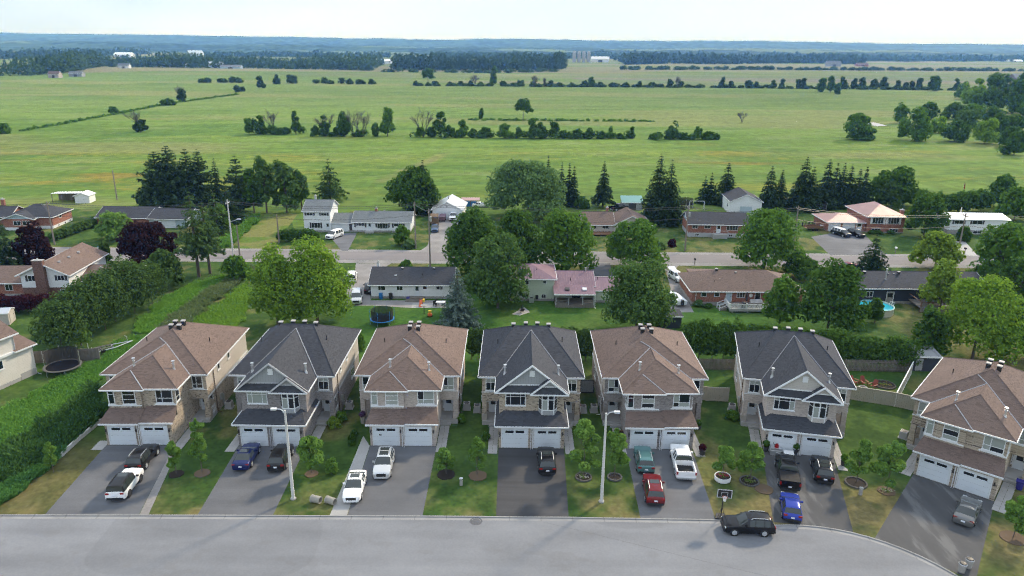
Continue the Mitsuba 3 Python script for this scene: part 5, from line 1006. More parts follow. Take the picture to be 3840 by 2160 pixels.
# --- trees between the street and the main road
grow('purple_maple', 'dark purple leaved maple at the left edge beyond the brown roofed split level house', *(-92.45,136.41,10.47,3.56), 'purple')
grow('spruce_tree', 'dark drooping spruce at the left edge of the photo beside a purple maple', *(-96.89,133.15,15.37,3.98), 'spruce', sparse=.05)
grow('purple_maple', 'large dark purple maple with round crown beside the main road', *(-72.18,140.59,9.93,5.97), 'purple', lobes=None)
grow('column_cedar', 'narrow upright cedar standing by the main road beyond the brown roof', *(-81.11,140.31,5.74,1.27), 'cedar', cat='cedar', low=.02, n_lobes=8)
grow('garden_cedar', 'round topped green cedar with several stems behind the tall cedar hedge', *(-63.62,127.8,7.71,3.36), 'cedar', low=.06)
grow('larch_tree', 'tall feathery larch on bare trunk beside the main road, left of a pair', *(-60.54,135.3,16.92,3.54), 'larch', base=.30)
grow('larch_tree', 'feathery larch on bare trunk beside the main road, right of a pair', *(-59.24,137.45,14.86,3.28), 'larch', base=.28)
grow('round_shrub', 'bright round shrub near the road beside the grassy ditch', *(-52.69,134,4.75,2.82), 'mid', cat='shrub', low=.02)
bx, by, bh, br_ = (-37.2,109.04,13.74,4.18)
grow('ash_tree', 'big yellow green tree left of a close pair behind the grey brick house', bx, by, bh, br_, 'bright', low=.05, n_lobes=16, size=.30)
bx, by, bh, br_ = (-31.22,110.44,14.58,5.13)
grow('ash_tree', 'big yellow green tree right of a close pair behind the grey brick house', bx, by, bh, br_, 'bright', low=.05, n_lobes=17, size=.30)
grow('blue_spruce', 'silvery blue spruce in the back yard beyond the beige brick house', *(-8.5,109.07,10.18,2.92), 'blue', size=.30)
grow('maple_tree', 'dark maple by the main road at the centre, left of the tall group', *(-7.85,137.99,13.83,5.87), 'maple', low=.05, n_lobes=14)
grow('maple_tree', 'dark maple by the main road in the middle of the tall group', *(1.07,136.16,14.13,5.03), 'maple', low=.05, n_lobes=14)
grow('birch_tree', 'tall drooping birch hiding the left end of the mauve metal roof', *(-2.43,118.84,13.48,5.64), 'birch', low=.06, n_lobes=15, clump=.28)
grow('maple_tree', 'full green maple standing beyond the mauve metal roof', *(10.7,139.1,13.53,5.99), 'mid', low=.05, n_lobes=14)
grow('maple_tree', 'fresh green maple by the main road right of the paved side lane', *(24.7,143.99,10.29,5.78), 'bright', low=.08, n_lobes=14, pal='mid')
grow('birch_tree', 'broad round birch standing behind the dark grey brick house', *(19.56,107.7,11.91,5.77), 'birch', low=.06, n_lobes=16, clump=.30)
grow('linden_tree', 'dense linden with bare trunk at the near side of the main road', *(50.58,141.44,13.17,6.57), 'mid', low=.07, n_lobes=14)
grow('road_shrub', 'dark bushy shrub near the road right of the linden', *(56.46,137.86,5.18,3.83), 'maple', cat='shrub', low=.02)
grow('poplar_tree', 'bushy green tree covering the right end of the brown roofed bungalow', *(43.35,111.09,8.88,2.9), 'mid', low=.06, n_lobes=12)
grow('poplar_tree', 'large dark bushy tree between the brown and the navy bungalows', *(50.02,108.46,12.04,5.05), 'maple', low=.06, n_lobes=16)
grow('spruce_tree', 'solitary spruce beside the main road beyond the navy bungalow', *(71.74,140.47,8.57,3.42), 'spruce')
grow('road_tree', 'light yellow green tree by the main road right of the solitary spruce', *(87.34,145.42,8.07,4.6), 'yellowish', low=.06)
grow('oak_tree', 'tall green tree by the main road at the right edge', *(92.6,133.37,12.85,5.31), 'mid', low=.08, n_lobes=14)
grow('oak_tree', 'green tree in front of the house at the right edge', *(89.37,122.37,9.45,3.86), 'maple', low=.08)
grow('lime_tree', 'yellow green tree covering the right part of the navy bungalow', *(72.98,117.86,9.72,3.12), 'yellowish', low=.08)
grow('lime_tree', 'huge bright green tree beyond the rightmost semi detached house', *(67.05,98.38,12.99,5.5), 'bright', low=.06, n_lobes=20, size=.30)
grow('lime_tree', 'dark green tree left of the huge bright green tree', *(60.32,98.22,8.26,2.54), 'maple', low=.05, n_lobes=12)
grow('lime_tree', 'green tree at the right edge behind the rightmost semi detached house', *(74.05,99.26,9.82,3.21), 'mid', low=.06)
grow('young_maple', 'small dark leaved tree in front of the round swimming pool', *(59.86,113.32,4.43,1.44), 'maple', low=.08)
grow('garden_tree', 'light green young tree before the tall cedar hedge', *(-63.8,100.53,5.03,1.42), 'young', low=.06)
grow('garden_tree', 'small green bushy tree behind the grey brick house and beige house', *(-22.52,99.98,3.02,0.76), 'mid', low=.05)
# --- beyond the main road
grow('pine_tree', 'tall dark pine at the left of the pine grove', *(-96.43,197.53,15.58,5.01), 'pine')
grow('pine_tree', 'tallest dark pine of the grove with a broad top', *(-93.36,198.72,16.93,5.26), 'pine')
grow('pine_tree', 'dark pine in the middle of the grove, right of the tallest', *(-88.62,198.93,16.1,3.62), 'pine')
grow('pine_tree', 'dark pine with a slender top, fourth of the grove', *(-85.39,199.07,16.01,3.4), 'pine')
grow('spruce_tree', 'pointed dark spruce among the pines of the grove', *(-79.5,195.16,14.37,2.69), 'spruce')
grow('pine_tree', 'dark pine at the right side of the grove', *(-73.98,195.4,14.91,3.78), 'pine')
grow('pine_tree', 'small dark pine at the left edge of the grove', *(-100.79,200.54,7.77,2.76), 'pine', base=.05)
grow('spruce_tree', 'dark spruce standing before the pine grove', *(-71.84,181.15,9.92,3.22), 'spruce')
grow('aspen_tree', 'tall aspen with thin pale trunk right of the pine grove', *(-65.95,193.21,15.39,3.31), 'birch', low=.04)
grow('aspen_tree', 'aspen with pale trunk, second right of the pine grove', *(-60.67,193.43,14.37,3.85), 'birch', low=.04)
grow('aspen_tree', 'aspen at the right end of the wood beside the white two storey house', *(-57.35,196.12,11.36,2.6), 'birch', low=.08)
grow('aspen_tree', 'dark aspen between the pines and the pale trunks', *(-69.31,193.06,12.26,2.67), 'maple', low=.06)
grow('larch_tree', 'lone feathery larch behind the white two storey house', *(-52.73,209.45,12.49,4.61), 'larch', base=.12)
grow('spruce_tree', 'leaning green spruce left of the ditch beside the grey garage', *(-69.78,168.73,10.64,3.11), 'larch', base=.08, sparse=.05)
grow('ditch_tree', 'bright green bushy tree by the wire pole', *(-69.4,170.72,7.05,2.09), 'mid', low=.05)
grow('ornamental_tree', 'round light green tree before the dark roofed bungalow', *(-91.03,163.38,6.52,4.2), 'birch', low=.05, pal='young')
grow('maple_tree', 'large dark round maple before the meadow near the white garage', *(-27.41,194.86,12.88,7.1), 'maple', low=.06, n_lobes=14)
grow('spruce_tree', 'dark spruce rising behind the large round maple', *(-24.09,195.01,14.47,4.31), 'spruce')
grow('apple_tree', 'small round tree on the front lawn of the white house', *(-24.88,160.38,4.69,2.07), 'mid', low=.06)
grow('willow_tree', 'very large grey green willow beyond the main road', *(4.03,189.8,15.46,10.82), 'willow', low=.06, n_lobes=18, size=.50)
grow('spruce_tree', 'dark spruce tip rising behind the grey green willow', *(9.8,204.39,14.74,1.69), 'spruce')
grow('spruce_tree', 'dark spruce right of the willow, first of three', *(13.64,204.56,12.56,1.91), 'spruce')
grow('spruce_tree', 'dark spruce right of the willow, second of three', *(15.94,206.88,12.24,1.71), 'spruce')
grow('spruce_tree', 'dark spruce right of the willow, third of three', *(17.14,204.71,11.91,1.69), 'spruce')
grow('spruce_tree', 'lone slender spruce on a bare stem before the meadow', *(25.46,204.54,13.22,2.36), 'spruce', base=.14)
grow('spruce_tree', 'big dark spruce, taller of the pair beside the teal roofed shed', *(37.27,185.57,17.94,4.32), 'spruce')
grow('spruce_tree', 'big dark spruce, shorter of the pair beside the teal roofed shed', *(39.72,183.42,16.59,3.76), 'spruce')
grow('meadow_shrub', 'rounded dark shrub at the meadow edge beside the lone spruce', *(19.44,202.64,3.16,2.12), 'maple', cat='shrub', low=.02)
grow('spruce_tree', 'small spruce left of a pair behind the brick bungalow', *(55.64,210.95,8.12,1.97), 'spruce')
grow('spruce_tree', 'small spruce right of a pair behind the brick bungalow', *(57.4,211.03,9.04,1.97), 'spruce')
grow('spruce_tree', 'broad spruce left of the white garage', *(61.5,209.49,12.49,3.57), 'spruce')
for i, (q, lb) in enumerate((((71.26,201.71,12.73,3.11), 'first'), ((74.68,202.92,11.6,2.68), 'second'), ((81.15,203.2,14.89,4.48), 'third and tallest'), ((83.43,203.3,12.38,3.02), 'fourth'), ((88.53,205.69,14.17,3.4), 'fifth'), ((91.41,206.91,12.91,2.5), 'sixth'), ((93.5,207.01,12.8,2.51), 'seventh'), ((95.59,207.1,12.59,2.51), 'eighth'), ((97.65,206.09,11.64,2.27), 'ninth'), ((100.01,207.29,12.04,2.28), 'tenth, rightmost'))):
    grow('spruce_tree', lb + ' spruce from the left in the row beside the white garage', *q, 'spruce', group='row of spruces behind the brick houses')
grow('broadleaf_tree', 'very dark round tree at the right end of the spruce row', *(109.42,208.82,11.67,6.89), 'maple', low=.06, n_lobes=13)
grow('garden_cedar', 'conical cedar in front of the dark round tree', *(106.23,204.84,8.36,3.5), 'cedar', low=.04, cat='cedar')
grow('garden_cedar', 'large cone shaped cedar right of the copper roofed house', *(98.94,171.95,10.81,4.41), 'cedar', low=.02, cat='cedar', pal='maple')
grow('broadleaf_tree', 'round dark tree by the meadow at the right', *(140.11,207.96,9.6,4.57), 'maple', low=.05)
grow('broadleaf_tree', 'bushy green tree at the right edge beyond the white long house', *(133.66,191.82,9.16,4.24), 'mid', low=.04)
grow('round_bush', 'round clipped bush before the white long house', *(106.81,169.17,3.47,1.42), 'maple', cat='shrub', low=.02)
grow('flower_shrub', 'shrub with white blossom beside the front lawn of the white house', *(-22.94,158.02,1.64,1.33), 'willow', cat='shrub', low=.02, trunk=False)
grow('garden_shrub', 'small round shrub on the road verge before the white bungalow', *(-21.44,141.66,1.75,1.12), 'mid', cat='shrub', low=.02)
grow('garden_shrub', 'small reddish shrub on the lawn of the brick bungalow', *(36.17,161.51,1.49,0.63), 'burgundy', cat='shrub', low=.02)
grow('garden_shrub', 'low light shrub by the fresh green maple beyond the road', *(33.13,159.31,1.29,1.16), 'willow', cat='shrub', low=.02)
# --- hedges
grow_hedge('cedar_hedge', 'tall cedar hedge running back from the trampoline at left', [(-65.77,98.38), (-64.63,104.95), (-63.59,112.34), (-61.67,118.65)], 6.6, [8.6, 9.2, 9.4, 8.6], size=.28, wob=.10)
grow_hedge('back_hedge', 'clipped cedar hedge behind the middle houses', [(-5.72,96.73), (2.49,96.63), (12.17,96.57)], 1.8, 5.0, pal='cedar', size=.24, wob=.05)
grow_hedge('back_hedge', 'loose cedar hedge between the dark grey house and the pale house', [(25,97.42), (28.85,97.23), (32.84,97.18)], 3.0, [5.6, 6.2, 5.6], pal='maple', size=.26)
grow_hedge('back_hedge', 'loose cedar hedge behind the wooden picket fence at right', [(33.47,98.91), (41.03,97.65), (47.85,96.12), (56.03,94.93)], 3.4, [5.2, 5.2, 5.0, 4.6], pal='maple', size=.26)
grow_hedge('low_hedge', 'low hedge beside the drive of the brick bungalow at far left', [(-104.12,161.44), (-102.95,176.42)], 2.4, 2.2, pal='cedar')
grow_hedge('dark_hedge', 'low dark hedge beside the drive of the white two storey house', [(-52.86,162.59), (-45.2,163.6)], 2.2, 2.8, pal='maple')
grow_hedge('burgundy_hedge', 'burgundy leaved hedge beside the split level house', [(-85.55,114.03), (-76.5,115.44)], 3.0, 3.0, pal='burgundy', size=.28)
grow_hedge('meadow_hedge', 'rough hedge at the meadow edge beyond the white long house', [(113.86,200.93), (123.17,201.33), (133.49,204.41)], 5.0, [6, 5.5, 6], pal='maple')
grow_hedge('garden_hedge', 'low foundation shrubs along the white house front', [(-31.91,172.96), (-28.65,173.09)], 1.0, 1.0, pal='mid')

# --- young street trees on the front lawns
def sapling(label, x, y, h, r):
    rg = np.random.default_rng(int(abs(x) * 977 + y * 31)); L = []
    for i in range(15):
        t = rg.uniform(.26, .93); a = rg.uniform(0, 6.28); q = r * (1.15 - .75 * abs(t - .42) / .58) * rg.uniform(.35, .85); s = r * rg.uniform(.28, .50)
        L.append((q * math.cos(a), q * math.sin(a), h * t, s, s, s * rg.uniform(.6, .9)))
    L.append((0, 0, h * .93, r * .22, r * .22, h * .08))
    grow('young_tree', label, x, y, h, r, 'young', size=.23, leaves=2300, lobes=L, fork=.34, clump=.7, tr=.045)
YT = [((-34.84,66.57,3.81,0.76), 'slim young tree on the lawn right of the white boxy SUV'), ((-32.25,66.87,6.21,0.87), 'tall bright young tree before the porch of the leftmost house'), ((-20.85,66.96,4.4,1.48), 'young tree with leaning crown right of the left lamp post'),
 ((-18.74,67.06,1.59,0.57), 'small bushy young tree beside the pale concrete strip'), ((-6.74,67.04,3,0.96), 'young tree in a round black mulch bed'), ((-3.49,66.94,4.44,0.8), 'slim young tree in a brown mulch ring'), ((7.64,66.71,6.58,1.54), 'largest young tree, in a stone ringed bed left of the lamp post'),
 ((10.88,66.77,5.69,1.13), 'young tree in a stone ringed bed right of the lamp post'), ((22.15,66.69,3.76,1.14), 'young tree in a round white planter'), ((24.9,66.22,4.44,1.2), 'young tree beside the driveway of the black pickup'), ((35.93,66.18,4.98,1.22), 'young tree in a stone edged round bed at the pale house'),
 ((38.2,64.46,5.88,1.49), 'bushy young tree left of the rightmost driveway'), ((46.54,57.38,4.09,1.35), 'small dense young tree at the right edge of the photo'), ((-47.69,66.67,3.53,0.61), 'thin young tree at the grassy ditch left of the leftmost driveway')]
for q, lb in YT: sapling(lb, *q)
# ------------------------------------------------------------------ cars along the main road
def pc(kind, p, head, paint_, label, **kw): car(kind, p[0], p[1], head, paint_, label, **kw)
pc('van', (-41.69,166.91), -112, 'paint_white', 'white minivan on the drive of the white two storey house')
pc('sedan', (-19,174.56), -85, 'paint_steel', 'steel blue sedan on the gravel lane')
pc('pickup', (-15.32,187.07), -92, 'paint_white', 'white pickup truck before the double garage', cat='pickup truck')
pc('van', (-27.38,122.06), -80, 'paint_silver', 'silver minivan half hidden beside the white bungalow')
pc('suv', (-26.11,127.51), 100, 'paint_black', 'dark car at the left end of the white bungalow')
pc('suv', (31.97,135.96), -75, 'paint_white', 'white SUV with open tailgate beside the brick bungalow', hatch_open=True)
pc('pickup', (29.61,200.72), 30, 'paint_charcoal', 'dark pickup truck parked beside the teal roofed shed', cat='pickup truck')
pc('van', (79.74,173.47), -70, 'paint_black', 'black van with white roof before the copper roofed house', roof='paint_white')
pc('suv', (83.12,172.86), -75, 'paint_black', 'small black SUV right of the black van')
pc('sedan', (69.3,144.52), 10, 'paint_red', 'dark maroon car mostly hidden beyond the navy bungalow')
pc('sedan', (-9.04,203.18), 0, 'paint_white', 'white car at the meadow edge beyond the double garage')
pc('van', (-30.75,134.06), 100, 'paint_white', 'white van partly behind the yellow green trees')
# ------------------------------------------------------------------ lamps, poles and wires
def street_lamp(x, y, side, label):
    at(x, y, 0); t = thing('street_lamp', label, 'street lamp'); part(t, 'pole', MB().tube([[0, 0, -.1], [0, 0, 9.75]], [.17, .095], 10), 'pole_concrete', smooth=40)
    part(t, 'arm', MB().tube([[0, 0, 9.45], [side * .35, -.05, 9.85], [side * .8, -.1, 9.95]], .05, 6), 'metal_light'); part(t, 'lamp_head', MB().lathe([(0, .10), (.16, .06), (.22, 0), (.20, -.10), (.1, -.18), (0, -.2)], n=12) if 0 else MB().obox((side * 1.0, -.12, 9.95), (.55, .28, .15)), 'trim_white')
    part(t, 'lens', MB().obox((side * 1.02, -.12, 9.84), (.4, .22, .05)), 'lamp_clear'); part(t, 'base_plate', MB().cyl(0, 0, 0, .12, .28, n=10), 'm_concrete')
street_lamp(*(-21.41,62.32), -1, 'tall pale concrete lamp post left, in front of the grey brick house'); street_lamp(*(9.03,62.32), 1, 'tall pale concrete lamp post right, before the dark grey brick house')
POLES = []
def pole(p, top, label, arm=True, wood='pole_wood', lamp=0, n='utility_pole'):
    x, y = p; at(x, y, 0); t = thing(n, label, 'utility pole'); part(t, 'shaft', MB().tube([[0, 0, -.1], [0, 0, top]], [.19, .12], 7), wood)
    if arm: part(t, 'cross_arm', MB().box(-.06, .06, -1.1, 1.1, top - .75, top - .6), wood); [part(t, 'insulator', MB().cyl(0, q, top - .6, top - .42, .06, n=6), 'metal_light') for q in (-1.0, 1.0)]; part(t, 'transformer', MB().cyl(.32, 0, top - 2.6, top - 1.6, .24, n=10), 'metal_light') if lamp == 2 else None
    if lamp == 1: part(t, 'lamp_arm', MB().tube([[0, 0, 7.2], [2.0, -.6, 8.0]], .05, 5), 'metal_light'); part(t, 'lamp_head', MB().obox((2.3, -.7, 8.02), (.8, .3, .16)), 'trim_white')
    POLES.append((x, y, top)); return t
A1 = pole((-102.13,158.21), 9.8, 'grey wooden pole by the hedge beside the far left brick bungalow'); A2 = pole((-59.58,150.87), 12.0, 'pale pole with a street light arm near the ditch', lamp=1, wood='pole_concrete'); A3 = pole((-53.09,161.7), 6.6, 'short wooden pole on the mown strip beyond the road', arm=False)
A4 = pole((-21.48,157.73), 10.5, 'brown wooden pole on the front lawn of the white house'); A5 = pole((-16.64,142.76), 12.2, 'tall pole on the near verge beyond the white bungalow', lamp=2); A6 = pole((38.41,157.85), 10.3, 'wooden pole on the lawn of the brick bungalow beyond the road', lamp=2)
A7 = pole((62.09,157.06), 10.5, 'wooden pole beside the linden at the drive of the copper roofed house'); A8 = pole((101.96,162.25), 8.2, 'wooden pole before the white long house'); pole((-58.22,150.91), 6.4, 'dark thin post beside the pale street light pole', arm=False, n='post'); pole((-114.15,208.63), 8.5, 'thin pole alone at the meadow edge at left', arm=False, n='post')
def wires(label, pts, offs=(-1.0, 0.0, 1.0), sag=.9):
    X[0] = np.eye(4); t = thing('power_line', label, 'wire')
    for o in offs:
        m = MB()
        for (x0, y0, z0), (x1, y1, z1) in zip(pts[:-1], pts[1:]):
            q = np.linspace(0, 1, 9); m.tube(np.c_[x0 + (x1 - x0) * q, y0 + (y1 - y0) * q + o, z0 - .4 - abs(o) * .2 + (z1 - z0) * q - sag * 4 * q * (1 - q)], .042, 3, False)
        part(t, 'wire', m, 'metal_dark')
main = sorted([POLES[0], POLES[1], POLES[3], POLES[5], POLES[6], POLES[7]], key=lambda p: p[0]); main = [(main[0][0] - 45, main[0][1], 10)] + main + [(main[-1][0] + 45, main[-1][1] + 2, 9)]
wires('overhead power lines strung along the main road', main); wires('low cable strung along the main road', [(x, y, z - 2.6) for x, y, z in main], (0.0,), 1.2); wires('service wire across the road to the near verge pole', [POLES[3], POLES[4]], (0.0, .4), .4)
def mailbox(p, label, m='metal_dark'):
    at(p[0], p[1], 0); t = thing('mailbox', label, 'mailbox'); part(t, 'post', MB().box(-.06, .06, -.06, .06, 0, 1.1), 'pole_wood'); part(t, 'box', MB().box(-.16, .16, -.3, .3, 1.1, 1.45), m)
mailbox((-80.69,144.42), 'dark mailbox by the road right of the column cedar'); mailbox((37.93,146.59), 'dark mailbox on the verge beside the lane of the brick bungalow'); mailbox((84.96,157.23), 'pale mailbox on the lawn beyond the solitary spruce', 'trim_white'); mailbox((100.41,157.4), 'dark mailbox at the pale concrete drive')
# ------------------------------------------------------------------ fences
def fence(name, label, pts, h, board, gap, m, post_m, cap=None, rail=True, pw=.07, every=2.4):
    X[0] = np.eye(4); t = thing(name, label, 'fence'); k = 0
    for (x0, y0), (x1, y1) in zip(pts[:-1], pts[1:]):
        L = math.hypot(x1 - x0, y1 - y0); ux, uy = (x1 - x0) / L, (y1 - y0) / L; r = math.atan2(uy, ux); n = max(1, round(L / every))
        for i in range(n + 1): part(t, 'post', MB().obox((x0 + ux * L * i / n, y0 + uy * L * i / n, h / 2 + .04), (pw * 1.6, pw * 1.6, h + .12), r), post_m)
        b = max(1, int(L / (board + gap)))
        for i in range(b): q = (i + .5) / b * L; part(t, 'board', MB().obox((x0 + ux * q, y0 + uy * q, h / 2 + .03 + (.015 * math.sin(i * 2.7) if gap else 0)), (L / b - max(gap, .012), .03, h - .06), r), m)
        if cap: part(t, 'cap_rail', MB().obox(((x0 + x1) / 2, (y0 + y1) / 2, h + .03), (L, .12, .09), r), cap); part(t, 'bottom_rail', MB().obox(((x0 + x1) / 2, (y0 + y1) / 2, .10), (L, .08, .14), r), cap)
        elif rail:
            for z in (.4, h - .35): part(t, 'rail', MB().obox(((x0 + x1) / 2 + uy * .05, (y0 + y1) / 2 - ux * .05, z), (L, .05, .10), r), post_m)
fence('picket_fence', 'weathered grey picket fence before the hedge at right', [(44.58,93.98), (46.61,93.96), (55.41,93.83)], 1.75, .13, .06, 'wood_grey', 'wood_grey')
fence('board_fence', 'dark wooden fence behind the large dark trampoline at left', [(-66.9, 93.9), (-58.2, 95.3)], 1.9, .14, .012, 'wood_grey', 'wood_grey')
fence('board_fence', 'old board fence between the dark grey and pale houses at the back', [(25.47,93.95), (31.04,93.88)], 1.7, .14, .03, 'wood_grey', 'wood_grey')
fence('vinyl_fence', 'tan vinyl fence between the dark grey house and the pale house', [(24.33,84.77), (24.9, 84.5), (27.6, 84.3)], 1.85, .22, 0, 'vinyl_tan', 'vinyl_tan', 'vinyl_tan', every=1.8)
fence('vinyl_fence', 'tan vinyl fence between the pale house and the rightmost house', [(43.51,85.26), (48.34,83.36), (50.23,82.24)], 1.85, .22, 0, 'vinyl_tan', 'vinyl_tan', 'vinyl_tan', every=1.9)
fence('vinyl_fence', 'pale topped vinyl fence running back from the tan fence at right', [(48.34,83.36), (55.46,93.12)], 1.85, .22, 0, 'vinyl_tan', 'trim_white', 'trim_white', every=1.8)
fence('vinyl_fence', 'dark gate fence between the tan house and the dark grey house', [(9.03,86.35), (10.69,86.38)], 1.8, .2, 0, 'siding_grey', 'trim_dark', 'trim_dark', every=1.3)
fence('wire_fence', 'thin dark post fence beside the copper roofed house', [(72.18,182.14), (77.39,183.97)], 1.1, .05, .9, 'trim_dark', 'trim_dark', every=2.2)
X[0] = np.eye(4); k = put('retaining_wall', ribbon([(-48.67,69.66), (-48.74,73.3), (-48.53,77.44)], -.12, .12, -.1, .45), 'pole_concrete'); tag(k, 'low pale concrete wall beside the grassy ditch', 'wall')
# ------------------------------------------------------------------ lawn beds
def bed(label, p, r, fill, edge=None, h=.06, pot=False, name='flower_bed', flowers=None):
    at(p[0], p[1], 0); t = thing(name, label, 'flower bed' if not pot else 'planter')
    if pot: part(t, 'tub', MB().lathe([(r * .86, 0), (r, .12), (r * 1.02, h), (r * .92, h), (r * .9, h - .1)], n=18), 'fabric_white', smooth=40); part(t, 'soil', MB().cyl(0, 0, .1, h - .06, r * .9, n=16), fill)
    else:
        rng = np.random.default_rng(int(p[0] * 100) % 997); g = np.arange(20) * 2 * np.pi / 20; q = [(r * (1 + rng.uniform(-.07, .07)) * math.cos(a), r * (1 + rng.uniform(-.07, .07)) * math.sin(a)) for a in g]; part(t, 'soil', MB().prism(q, -.02, h), fill)
        if edge:
            for i in range(16):
                a = i * 2 * np.pi / 16; part(t, 'stone', MB().obox((r * 1.03 * math.cos(a), r * 1.03 * math.sin(a), .07), (.16, .36 * r, .14 + .03 * (i % 3)), a, .05 * (i % 2)), edge)
    if flowers:
        rng = np.random.default_rng(5); n = 60; c = np.c_[rng.normal(0, r * .4, n), rng.normal(0, r * .4, n), h + rng.uniform(.02, .25, n)]; v, f = quads(c, rng.normal(0, .4, (n, 3)) + [0, 0, 1], .16, rng); cl = np.where(rng.random((n, 1)) < .45, flowers, PAL['mid'][1]); part(t, 'plants', (v, f), 'leaf', color=np.repeat(cl, 4, 0))
bed('round black mulch bed under a young tree right of the beige house', (-6.73,66.85), .95, 'soil_dark'); bed('brown wood chip ring under a slim young tree', (-3.39,66.72), .95, 'mulch'); bed('stone ringed bed left of the right lamp post', (7.64,66.59), .78, 'soil_dark', 'bed_stone', flowers=(.4, .4, .4)); bed('stone ringed bed right of the right lamp post', (10.9,66.64), .68, 'soil_dark', 'bed_stone')
bed('worn soil patch at the slim tree beside the leftmost driveway', (-34.8,66.51), .75, 'soil_dark'); bed('pale stony patch at the tall bright young tree', (-32.19,66.74), .8, 'mulch'); bed('pale soil patch right of the left lamp post', (-20.8,66.81), .7, 'mulch'); bed('round white tub planter with dark soil', (22.05,66.32), .82, 'soil_dark', pot=True, h=.55, name='tub_planter', flowers=(.35, .05, .09))
bed('low bed with plants beside the black pickup driveway', (24.79,66.11), .9, 'soil_dark', 'bed_stone', flowers=(.2, .25, .1)); bed('stone edged round bed of black soil right of the pale house', (35.79,65.97), 1.0, 'soil_dark', 'bed_stone'); bed('bed with pale shrubs left of the rightmost driveway', (38.26,64.6), .85, 'mulch', flowers=(.4, .42, .3)); bed('pale stony ring at the small tree at the right edge', (46.41,57.18), 1.1, 'mulch')
bed('rock bed with plants beside the red garden chairs', (50.06,89.59), 1.3, 'soil_dark', 'bed_stone', flowers=(.4, .34, .08)); bed('earth heap beside the black pickup driveway', (25.87,64.71), .9, 'mulch')
def shrub(label, p, r, h, kind='mid'): grow('garden_shrub', label, p[0], p[1], h, r, kind, cat='shrub', low=.0, n_lobes=6, size=.16, leaves=700, trunk=False)
shrub('bright yellow green shrub at the porch of the grey brick house', (-20.81,76.88), .95, 1.2, 'yellowish'); shrub('dark shrub right of the bright one at the grey brick house', (-20.23,78.1), .8, 1.3); shrub('small shrub at the right porch of the beige house', (-6.02,78.37), .6, 1.0); shrub('small shrub left of the tan house walk', (-2.84,74.32), .45, .9, 'maple'); shrub('leafy shrub at the left wall of the pale house', (26.75,79.62), .9, 1.2)
shrub('small tree shaped shrub beside the tall young tree by the right lamp', (8.18,69.73), .5, .8)
for i, q in enumerate(((-18,74.98), (-17.99,73.86), (-17.89,72.76))): shrub(('farthest', 'middle', 'nearest')[i] + ' little box shrub in the row along the pale concrete strip', q, .38, .6, 'maple')
for i, q in enumerate(((88.16,175.43), (89.82,175.49), (92.95,175.61))): shrub(('first', 'second', 'third')[i] + ' low shrub from the left under the windows of the copper roofed house', q, 1.1, .9, 'maple')
shrub('leafy shrub with pale blossom at the left corner of the brick bungalow with deck', (32.43,120.64), 1.0, 1.2, 'willow'); shrub('second low shrub along the back wall of the brick bungalow with deck', (34.07,120.01), .9, .8, 'maple')
# ------------------------------------------------------------------ small things round the houses
def ac(i, lx, ly, label):
    p = hloc(i, lx, ly); at(p[0], p[1], 0, HOUSES[i]['pos'][2]); t = thing('air_conditioner', label, 'air conditioner'); part(t, 'cabinet', MB().box(-.4, .4, -.4, .4, .08, .86), 'cap_grey'); part(t, 'fan_grille', MB().cyl(0, 0, .862, .90, .32, n=14), 'metal_dark'); part(t, 'pad', MB().box(-.5, .5, -.5, .5, -.02, .08), 'm_concrete')
ac(0, 6.7, 9.0, 'air conditioner at the right wall of the leftmost house'); ac(1, 6.6, 9.4, 'air conditioner at the right wall of the grey brick house'); ac(2, 6.6, 9.0, 'air conditioner at the right wall of the beige house'); ac(3, -6.5, 8.6, 'air conditioner at the left wall of the tan house'); ac(3, 6.5, 8.8, 'air conditioner at the right wall of the tan house'); ac(4, -6.5, 8.8, 'air conditioner at the left wall of the dark grey house'); ac(5, -6.6, 9.0, 'air conditioner at the left wall of the pale house'); ac(6, -6.6, 7.6, 'air conditioner at the left wall of the rightmost house')
def pot_plant(label, x, y, r, h, m='trim_dark', kind='mid', ph=.8, z=0.0):
    at(x, y, z); t = thing('potted_plant', label, 'planter'); part(t, 'pot', MB().lathe([(r * .7, 0), (r, h), (r * .85, h), (r * .8, h - .06), (0, h - .06)], n=12), m); rng = np.random.default_rng(int(abs(x * 50))); v, f, c = crown([(0, 0, h + ph * .45, r * 1.25, r * 1.25, ph * .5)], 160, .16, PAL[kind], rng); part(t, 'plant', (v, f), 'leaf', color=c)
pot_plant('dark urn with plant beside the right walk of the pale house', *(35.95,69.41), .32, .6); pot_plant('potted topiary left of the pale house garage', *(28.49,72.26), .32, .6, kind='maple'); pot_plant('potted topiary between the garage doors of the pale house', *(31.66,71.74), .32, .6, kind='maple'); pot_plant('dark potted plant at the walk behind the white pickup', *(21.17,71.32), .36, .55, kind='burgundy')
pot_plant('dark hanging pot at the corner of the dark grey house', *(22.13,77.16), .35, .4, kind='maple'); pot_plant('purple flower pot on the porch pillar of the beige house', *hloc(2, -5.5, 5.1), .3, .9, 'stone_base', 'lilac', .7)
p = (12.66,74.6); at(p[0], p[1], 0); t = thing('planter_box', 'wooden planter box at the left wall of the dark grey house', 'planter'); part(t, 'box', MB().box(-.45, -.40, -1.0, 1.0, 0, .6).box(.40, .45, -1.0, 1.0, 0, .6).box(-.40, .40, -1.0, -.95, 0, .6).box(-.40, .40, .95, 1.0, 0, .6), 'wood_brown'); part(t, 'soil', MB().box(-.39, .39, -.94, .94, .05, .5), 'soil_dark')
